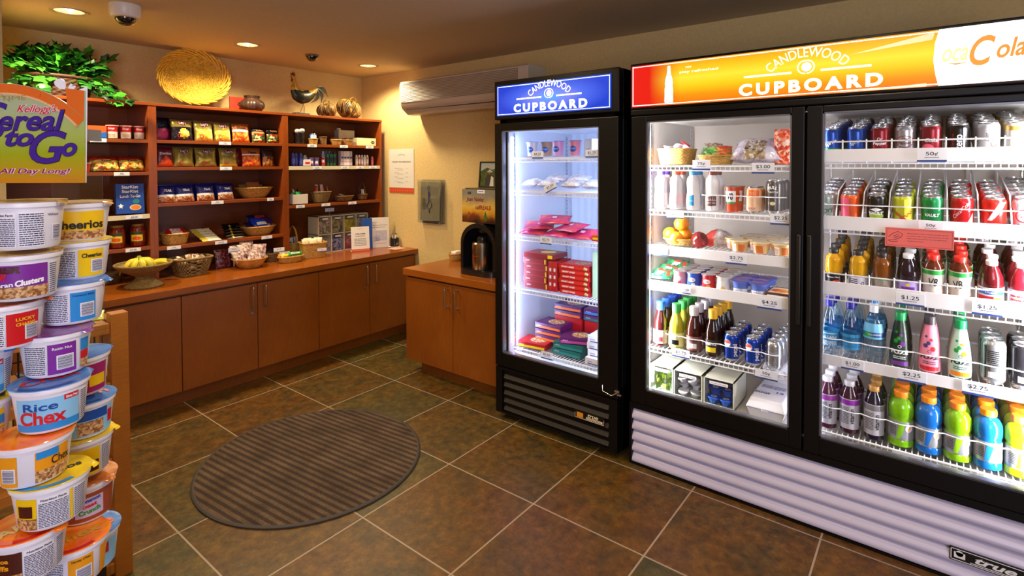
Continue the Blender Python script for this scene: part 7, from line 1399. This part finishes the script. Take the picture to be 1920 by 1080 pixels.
def bowl(key, h, r1, fm, lidm, label, panels, lidtxt=None):
    x, y, z = POS[key]; r0 = r1*.80; rf = lambda q: r0+(r1-.003-r0)*max(0, min(1, q/h))
    a0 = math.atan2(CY-y, CX-x)      # the side that faces the aisle
    t = thing('cereal_cup', label, 'cereal cup', (x, y, z-h-.003), 0, 'cereal cups in the display tower')
    b = B(); b.lathe([(.0001, .003, 0), (r0-.006, .003, 0), (r0-.003, 0, 0), (r0, .004, 0), (rf(h-.010), h-.010, 0), (r1-.001, h-.009, 0), (r1, h-.002, 0), (r1-.001, h, 0)], 44, cap=False)
    b.build('cup_body', [M('#e4e2f0', .35)], t, smooth=40)
    b = B()
    W_ = lambda off: cm(rf, a0, .0, off)
    f, g = W_(.0006), W_(.0012)
    for p in panels:
        k = p[0]; s0, s1 = p[1]*r1, p[2]*r1; z0, z1 = h*.07, h*.80
        if k == 'panel': b.rect(s0, z0, s1, z1, f, p[3], 10)
        elif k == 'band': b.rect(s0, z0+(z1-z0)*p[4], s1, z0+(z1-z0)*p[5], g, p[3], 10)
        elif k == 'text': b.text(p[3], W_(.0017), h=p[6] if len(p) > 6 and p[6] else None, w=s1-s0, mi=p[4], at=((s0+s1)/2, z0+(z1-z0)*p[5]), bold=p[7] if len(p) > 7 else .02, shear=p[8] if len(p) > 8 else 0, rot=p[9] if len(p) > 9 else 0)
        elif k == 'facts':
            b.rect(s0, z0, s1, z1, f, 1, 8)
            if p[3]: b.text('Nutrition Facts', g, w=(s1-s0)*.8, mi=2, at=((s0+s1)/2, z1-.005), bold=.03)
            b.lines(s0+.001, z0+.001, s1-.001, z1-(.010 if p[3] else .002), 15, g, 2, seed=int(100*p[1])+7, fill=.5)
        elif k == 'bars':
            b.rect(s0, z0+h*.1, s1, z0+h*.45, f if False else g, 1, 4)
            n_ = 14
            for i in range(n_):
                yb = z0+h*.12+(h*.31)*i/n_; b.rect(s0+.002, yb, s1-.002, yb+h*.31/n_*(.35+.3*((i*7) % 3)/2), W_(.0017), 2, 3)
    b.build('wrap_label', [M('#e4e2f0', .35), M('#eceaf4', .4), M('#3a3a66', .5)]+fm, t, smooth=0)
    ta = {'1': 1.0, '2': -2., '3': 1.3, '4': .9, '5': 2., '6': -1.6, '7': 1.5, '8': .8, '9': 2.4}[key[1]]
    b = B(); R = r1+.002; b.lathe([(R-.002, h+.000), (R, h+.001), (R-.001, h+.0022), (r1-.006, h+.0018), (.0001, h+.002)], 44, cap=False)
    b.grid(lambda u, v: ((R-.002+.011*v*(1-.6*abs(2*u-1)**2))*cos(a0+ta+(u-.5)*.45), (R-.002+.011*v*(1-.6*abs(2*u-1)**2))*sin(a0+ta+(u-.5)*.45), h+.0022-.006*v*v), 6, 4)
    if lidtxt: b.text(lidtxt[0], pm((0, 0, h+.0028), (-sin(a0), cos(a0), 0), (-cos(a0), -sin(a0), 0)), w=r1*1.5, mi=1, bold=.03, rot=lidtxt[2]); b.ring(0, 0, r1*.80, r1*.97, lambda p_, q_: (p_, q_, h+.0026), 2, a0=a0-1.2, a1=a0+.6)
    b.build('foil_lid', lidm, t, smooth=40); return t
YC = M('#f0c414', .35); VIOP = M('#7a2a9a', .35); REDC = M('#c81a24', .35); BLC = M('#2a8ad8', .35); ORC = M('#e89a1c', .35); LBL = M('#8ac4f0', .35); NVT = M('#1c4aa0', .4); RDT = M('#c81c28', .4); MAG = M('#a01c6a', .35); DBR = M('#4a1c14', .4); WHB = M('#f2f2fa', .35)
fgold = noisy('gold_foil_lid', [(.3, '#8a6a34'), (.5, '#c8a468'), (.7, '#e8d09a')], 30, .2, .3, metal=.3); fblue = noisy('blue_foil_lid', [(.3, '#2a5ab8'), (.6, '#4a8ae0'), (.8, '#8ab4f0')], 14, .15, .25); fyel = noisy('yellow_foil_lid', [(.3, '#c8a010'), (.6, '#e8cc20'), (.8, '#f4e050')], 14, .15, .25)
forg = noisy('orange_foil_lid', [(.3, '#e8401c'), (.5, '#f0801c'), (.7, '#e8a840')], 12, .15, .3); fpur = noisy('purple_foil_lid', [(.3, '#5a2a7a'), (.5, '#8a4aa0'), (.7, '#b89a70')], 14, .15, .3); fred = noisy('red_brown_foil_lid', [(.3, '#8a1c18'), (.5, '#b8502a'), (.7, '#d8a860')], 14, .15, .3)
H = .084
bowl('A1', .085, .058, [CEREAL], [fgold], 'top front white cereal cup with nutrition facts text, under the sign', [('facts', -.95, -.25, True), ('facts', -.2, .42, False), ('text', .5, .85, 'Wheat', 2, .9, .004), ('bars', .62, .95)])
bowl('A2', .082, .059, [VIOP, CEREAL, DBR, REDC, WHB], [fgold], 'purple bran clusters cereal cup, second from top at the front', [('panel', -1.2, .62, 3), ('band', -1.2, .62, 4, 0, .34), ('text', -.95, -.05, 'FIBER', 5, .86, .012, .05, .2), ('text', -.95, -.35, 'ONE', 6, .66, .011, .05, .2), ('text', -.62, -.22, 'Bran', 7, .42, .008, .03, 0, .08), ('text', -.18, .5, 'Clusters', 7, .48, .011, .05, .2, .12), ('facts', .66, .95, False)])
bowl('A3', .080, .058, [REDC, M('#f0b02a', .4)], [fred, YC, M('#8a1c18', .3)], 'red and white cereal cup with yellow title, third at the front', [('facts', -.8, -.05, False), ('panel', -.02, .86, 3), ('text', .2, .72, 'LUCKY', 4, .80, .006, .04), ('text', .2, .72, 'CHARMS', 4, .64, .006, .04), ('bars', .42, .82)])
def chex(key, r, label, h=H):
    bowl(key, h, r, [LBL, NVT, RDT, WHB, BLC], [fblue, RDT, NVT], label, [('panel', -.95, .72, 3), ('band', -.95, .72, 7, 0, .22), ('text', -.70, .15, 'Rice', 4, .76, .015, .02), ('text', -.80, .35, 'Chex', 5, .42, .026, .03, 0, .0), ('band', .30, .70, 5, .84, 1.0), ('text', .34, .66, 'Gluten Free!', 6, .92, .005, .03), ('facts', .76, 1.05, False)], ('Chex', 1, .25))
chex('A4', .058, 'blue and white rice cereal cup cut by the left edge of the photo')
for key, lm, lb in (('A5', fyel, 'yellow-lidded cereal cup hidden at far left, fifth down'), ('A6', fblue, 'blue-lidded cereal cup hidden at far left, sixth down'), ('A7', fyel, 'yellow-lidded cereal cup at far left beside the orange cups')):
    bowl(key, .080, .058, [YC, CEREAL, BLC], [lm, M('#2a2a2a', .4), BLC], lb, [('panel', -.9, .8, 3), ('band', -.9, .8, 4, 0, .4), ('band', .2, .8, 5, .5, .8)], ('Ch', 1, 0))
bowl('B1', .078, .058, [YC, CEREAL, INK], [fgold], 'topmost yellow oat cereal cup with black name, behind the front stack', [('panel', -.9, .85, 3), ('band', -.9, .85, 4, 0, .30), ('text', -.75, .78, 'Cheerios', 5, .52, .018, .03)])
bowl('B2', .077, .058, [YC, INK], [fyel], 'yellow and white oat cereal cup with barcode, below the topmost yellow one', [('facts', -.9, -.05, False), ('panel', 0, .82, 3), ('text', .10, .72, 'Cheerios', 4, .78, .009, .03), ('bars', .36, .78)])
bowl('B3', .080, .059, [BLC, NVT], [fblue], 'white cereal cup with sky blue barcode panel and blue lid', [('facts', -.8, -.10, False), ('panel', -.06, .68, 3), ('bars', .2, .62), ('text', .0, .62, 'General Mills', 4, .9, .004)])
bowl('B4', .080, .059, [VIOP, RDT, BLC, CEREAL], [fpur], 'white cereal cup with purple barcode panel and purple foil lid', [('facts', -.9, -.25, False), ('panel', -.22, .52, 3), ('text', -.1, .4, 'Raisin Nut', 1, .85, .005, .02), ('bars', .0, .44), ('band', .66, 1.0, 5, .6, 1.), ('band', .66, 1.0, 4, .3, .58), ('band', .66, 1.0, 6, 0, .28)])
chex('B5', .0605, 'blue rice cereal cup with big red letters, middle of the tower', .083)
bowl('B6', .077, .0605, [ORC, CEREAL, BLC, INK], [forg, M('#c8781c', .35), NVT], 'honey cereal cup with orange foil lid and cereal photo, below the rice cup', [('panel', -.9, -.38, 3), ('bars', -.8, -.42), ('panel', .02, .95, 3), ('band', .02, .95, 4, 0, .38), ('band', .05, .6, 5, .76, 1.), ('text', .40, .95, 'Chex', 6, .60, .016, .01)])
bowl('B7', .080, .0605, [YC, CEREAL, DBR, NVT], [fyel, INK, BLC], 'yellow-lidded nut cereal cup with nutrition facts, below the honey cup', [('panel', -.95, -.35, 3), ('band', -.95, -.35, 4, 0, .36), ('band', -.85, -.45, 5, .40, .78), ('facts', -.32, .42, True), ('panel', .44, .52, 3), ('facts', .54, .95, False)], ('Cheerios', 1, .2))
bowl('B8', .083, .0605, [DBR, CEREAL, ORC], [forg, M('#c8a050', .35), REDC], 'dark brown cereal cup with bright orange foil lid, lower front of the tower', [('panel', -1.1, -.15, 3), ('band', -1.1, -.15, 4, 0, .34), ('text', -1.0, -.45, 'Cocoa', 5, .80, .009, .04), ('text', -1.0, -.45, 'Puffs', 5, .58, .010, .04), ('facts', -.12, .62, True), ('facts', .66, .95, False)], ('APPLE', 1, .3))
bowl('B9', .080, .058, [ORC, INK, CEREAL], [forg, M('#d89a30', .35), REDC], 'white and gold cereal cup with orange foil lid at the bottom right', [('facts', -.9, -.3, False), ('panel', -.2, .5, 3), ('text', -.1, .42, 'Honey Chex', 4, .9, .006), ('bars', .0, .45), ('panel', .75, 1.1, 3)], ('Chex', 1, .2))
bowl('C5', .082, .056, [MAG, YC, WHB], [fblue], 'magenta fruit cereal cup half hidden behind the big red-lettered rice cup', [('panel', -.9, 1.0, 3), ('band', .3, .9, 4, .2, .6), ('band', -.2, .2, 5, .6, .8)])
bowl('C6', .075, .057, [LBL, CEREAL, NVT, RDT], [fblue, M('#d03a30', .35), NVT], 'blue multigrain cereal cup behind the honey cup', [('panel', -.9, 1.0, 3), ('band', -.2, .75, 5, .62, 1.), ('band', -.2, .6, 4, .05, .58), ('band', .78, 1.0, 6, .3, .8)], ('Corn', 1, .3))
bowl('C7', .080, .057, [YC, DBR, CEREAL], [fyel], 'yellow cereal cup behind the yellow-lidded nut cup', [('panel', -.9, .55, 3), ('band', .1, .5, 4, .1, .5), ('facts', .6, 1.0, False)])
bowl('C8', .082, .057, [M('#9a4a2c', .4), M('#c8b8e0', .4), NVT, RDT, GRNP], [noisy('cinnamon_lid', [(.3, '#8a4018'), (.5, '#c87840'), (.7, '#e8b890')], 14, .15, .3)], 'cinnamon brown cereal cup with many-coloured letters at the lower right', [('panel', -.9, 1.05, 3), ('band', -.3, .55, 4, .15, .85), ('text', -.2, .45, 'Cinnamon', 5, .76, .009, .04, 0, .1), ('text', -.25, .35, 'Toast', 6, .56, .009, .04, 0, .1), ('text', -.2, .45, 'Crunch', 7, .36, .011, .05, 0, .12)])
bowl('C9', .080, .055, [LBL, RDT], [fblue, M('#d03a30', .35), NVT], 'small blue-lidded cereal cup at the bottom right corner of the tower', [('panel', -.9, 1.0, 3), ('band', .2, .6, 4, .5, .9)], ('Rice', 1, .2))
t = thing('display_stand', 'clear acrylic cereal display stand with side wings behind the cup stacks', 'display stand', (-1.09, -1.95, 0), yaw*0)
M4 = Matrix.Rotation(-yaw, 4, 'Z')
b = B(); b.box(-.13, -.10, 0, .0, .17, .553); b.xf(M4); b.build('pedestal', BLK, t, smooth=0)
b = B(); b.box(-.16, .235, .3, -.04, .238, 1.46); b.xf(M4); b.build('back_sheet', ACRYL, t, smooth=0)
# sign
WS, HS, DS = .262, .194, 1.05
c0 = Vector((-1.1025, -1.9206, 1.5092)); Rh = Vector((cos(yaw), -sin(yaw), 0)); Zu = Vector((0, 0, 1)); Nn = Rh.cross(Zu)
t = thing('cereal_sign', 'green and yellow cereal sign with big purple letters above the cups', 'sign', c0-Zu*HS/2)
oz = Zu*(HS/2)
def sp(px, py): return ((px-32)*DS/1015.08, (249-py)*DS/1015.08)
def smat():
    m = NT('sign_print'); sx = m.n('ShaderNodeSeparateXYZ', {0: m.tc.outputs['Generated']})
    m.set(Base_Color=m.ramp(sx.outputs[2], [(0, '#c07c18'), (.12, '#b09018'), (.3, '#94a218'), (.5, '#a0b258'), (.75, '#a4b28e'), (1, '#a8b094')]), Roughness=.35); return m.m
b = B(); acx, acz, AR = *sp(8, 362), .2125
OUT = [sp(-95, 343), sp(157, 343), sp(161, 171), sp(126, 166)]+[(acx+AR*cos(rad(a)), acz+AR*sin(rad(a))) for a in range(54, 123, 6)]+[(-WS/2, acz+AR*sin(rad(122)))]
fo = lambda p, q, o: tuple(oz+Rh*p+Zu*q+Nn*o); n_ = len(OUT)
b.add([fo(p, q, .0015) for p, q in OUT]+[fo(p, q, -.0015) for p, q in OUT], [tuple(range(n_)), tuple(range(n_, 2*n_))[::-1]]+[(i, n_+i, n_+(i+1) % n_, (i+1) % n_) for i in range(n_)]); b.build('sign_board', [smat()], t, smooth=0)
b = B()
def fs(off): return lambda p, q: tuple(oz+Rh*p+Zu*q+Nn*(.0015+off))
f = fs(.0004)
b.poly([sp(161, 171), sp(126, 166)]+[(acx+(AR-.0005)*cos(rad(a)), acz+(AR-.0005)*sin(rad(a))) for a in (54, 51, 48, 45, 42.5)], f, 0)
arcp = lambda R_, a: (acx+R_*cos(rad(a)), acz+R_*sin(rad(a)))
for a in range(42, 122, 3):
    b.poly([arcp(AR-.001, a), arcp(AR-.001, a+3), arcp(AR-.018, a+3), arcp(AR-.018, a)], fs(.0006), 0); b.poly([arcp(AR-.018, a), arcp(AR-.018, a+3), arcp(AR-.022, a+3), arcp(AR-.022, a)], fs(.0006), 1)
b.text('TIME', fs(.0008), h=.0085, w=.050, mi=2, at=sp(28, 184), rot=.03); b.text('1', fs(.0008), h=.008, mi=3, at=sp(79, 179), rot=-.3, bold=.06)
for (x1, y1_, x2, y2_) in ((5, 176, 22, 192), (92, 196, 98, 183)): p, q = Vector(sp(x1, y1_)), Vector(sp(x2, y2_)); n_ = Vector((-(q-p).y, (q-p).x)).normalized()*.0006; b.poly([tuple(p+n_), tuple(q+n_), tuple(q-n_), tuple(p-n_)], fs(.0008), 2)
for s_, x, y, r_ in (('2', 114, 191, -.35), ('3', 139, 211, -.6), ('4', 146, 237, -.7)): b.text(s_, fs(.0008), h=.009, mi=2, at=sp(x, y), rot=r_)
for (s_, x, y, w_, h_, bo) in (('C', -8, 215, .050, .046, .02), ('ereal', 62, 226, .128, .040, .02), ("'", 4, 250, .012, .012, .02), ('to', 38, 259, .056, .032, .03), ('G', 91, 276, .072, .063, .01), ('o', 131, 281, .030, .026, .03)):
    b.text(s_, fs(.0008), h=h_*1.05, w=w_*1.03, mi=4, at=sp(x, y), shear=.28, bold=bo+.012); b.text(s_, fs(.0012), h=h_, w=w_, mi=5, at=sp(x, y), shear=.28, bold=bo)
b.text("Kellogg's", fs(.0014), h=.020, w=.080, mi=6, at=sp(73, 206), shear=.4, bold=.06); b.text("Kellogg's", fs(.0018), h=.019, w=.078, mi=7, at=sp(73, 206), shear=.4, bold=.01)
b.text('All Day Long!', fs(.0008), h=.014, w=.142, mi=6, at=sp(65, 322), shear=.25, bold=.07); b.text('All Day Long!', fs(.0012), h=.013, w=.139, mi=8, at=sp(65, 322), shear=.25, bold=.02)
b.lines(*sp(116, 338), *sp(152, 336), 1, fs(.0008), 2)
b.build('sign_print', [M('#d8641c', .4), M('#e0b080', .4), M('#a88a4a', .5), M('#c8502a', .4), M('#1c0e3a', .4), M('#3c1c90', .3), M('#f0d8d8', .4), M('#c01c3c', .4), M('#8a1450', .4)], t, smooth=0)
b = B()
for pts_ in ([(103, 160), (101, 154), (106, 149), (114, 147), (121, 152), (123, 160), (121, 168), (110, 166)], [(125, 170), (128, 164), (132, 157), (136, 158), (134, 163), (139, 161), (142, 162), (136, 170)], [(146, 171), (150, 167), (155, 166), (163, 162), (163, 170), (157, 343), (154, 343), (156, 171)]):
    b.add([fs(-.004)(*sp(*q_)) for q_ in pts_]+[fs(-.0055)(*sp(*q_)) for q_ in pts_], [tuple(range(len(pts_))), tuple(range(len(pts_), 2*len(pts_)))[::-1]]+[(i, len(pts_)+i, len(pts_)+(i+1) % len(pts_), (i+1) % len(pts_)) for i in range(len(pts_))])
b.build('backing_cutout', M('#e8e8f4', .4), t, smooth=0)
b = B()
for s_ in (-.07, .07): b.obox(oz+Rh*s_-Nn*.06, Rh*.004, Zu*.012, Nn*.058)
b.build('support_tab', M('#8a8a90', .4), t, smooth=0)

# ---------------- slim the soft packs a little so that neighbours in a heap only touch
for pre, sc in (('frozen_pouch', (.95, .62, .95)), ('wrapped_sandwich', (.9, .7, .9)), ('wrapped_pastry', (.78, .7, .8)), ('candy_pack', (.9, .62, .95)), ('gum_pack', (.8, .6, .8)), ('paper_packet', (.9, .8, .9)), ('snack_pack', (.8, .7, .85)), ('thin_packet', (.8, .6, .8)), ('produce_pack', (.8, .7, .85)), ('popcorn_bag', (.72, .7, .95)), ('creamer_cup', (.8, .8, .8)), ('salad_bag', (.9, .55, .9)), ('candy_bar', (.9, .75, .8))):
    for o in D.objects:
        if o.name.split('.')[0] == pre and o.parent is None: o.scale = sc
for o in D.objects:
    if o.name.split('.')[0] == 'snack_bag' and 'nut snack bag' in o.get('label', ''): o.scale = (.93, .9, 1)
    if o.name.split('.')[0] == 'snack_bag' and 'crinkly' in o.get('label', ''): o.scale = (.85, .7, .95)
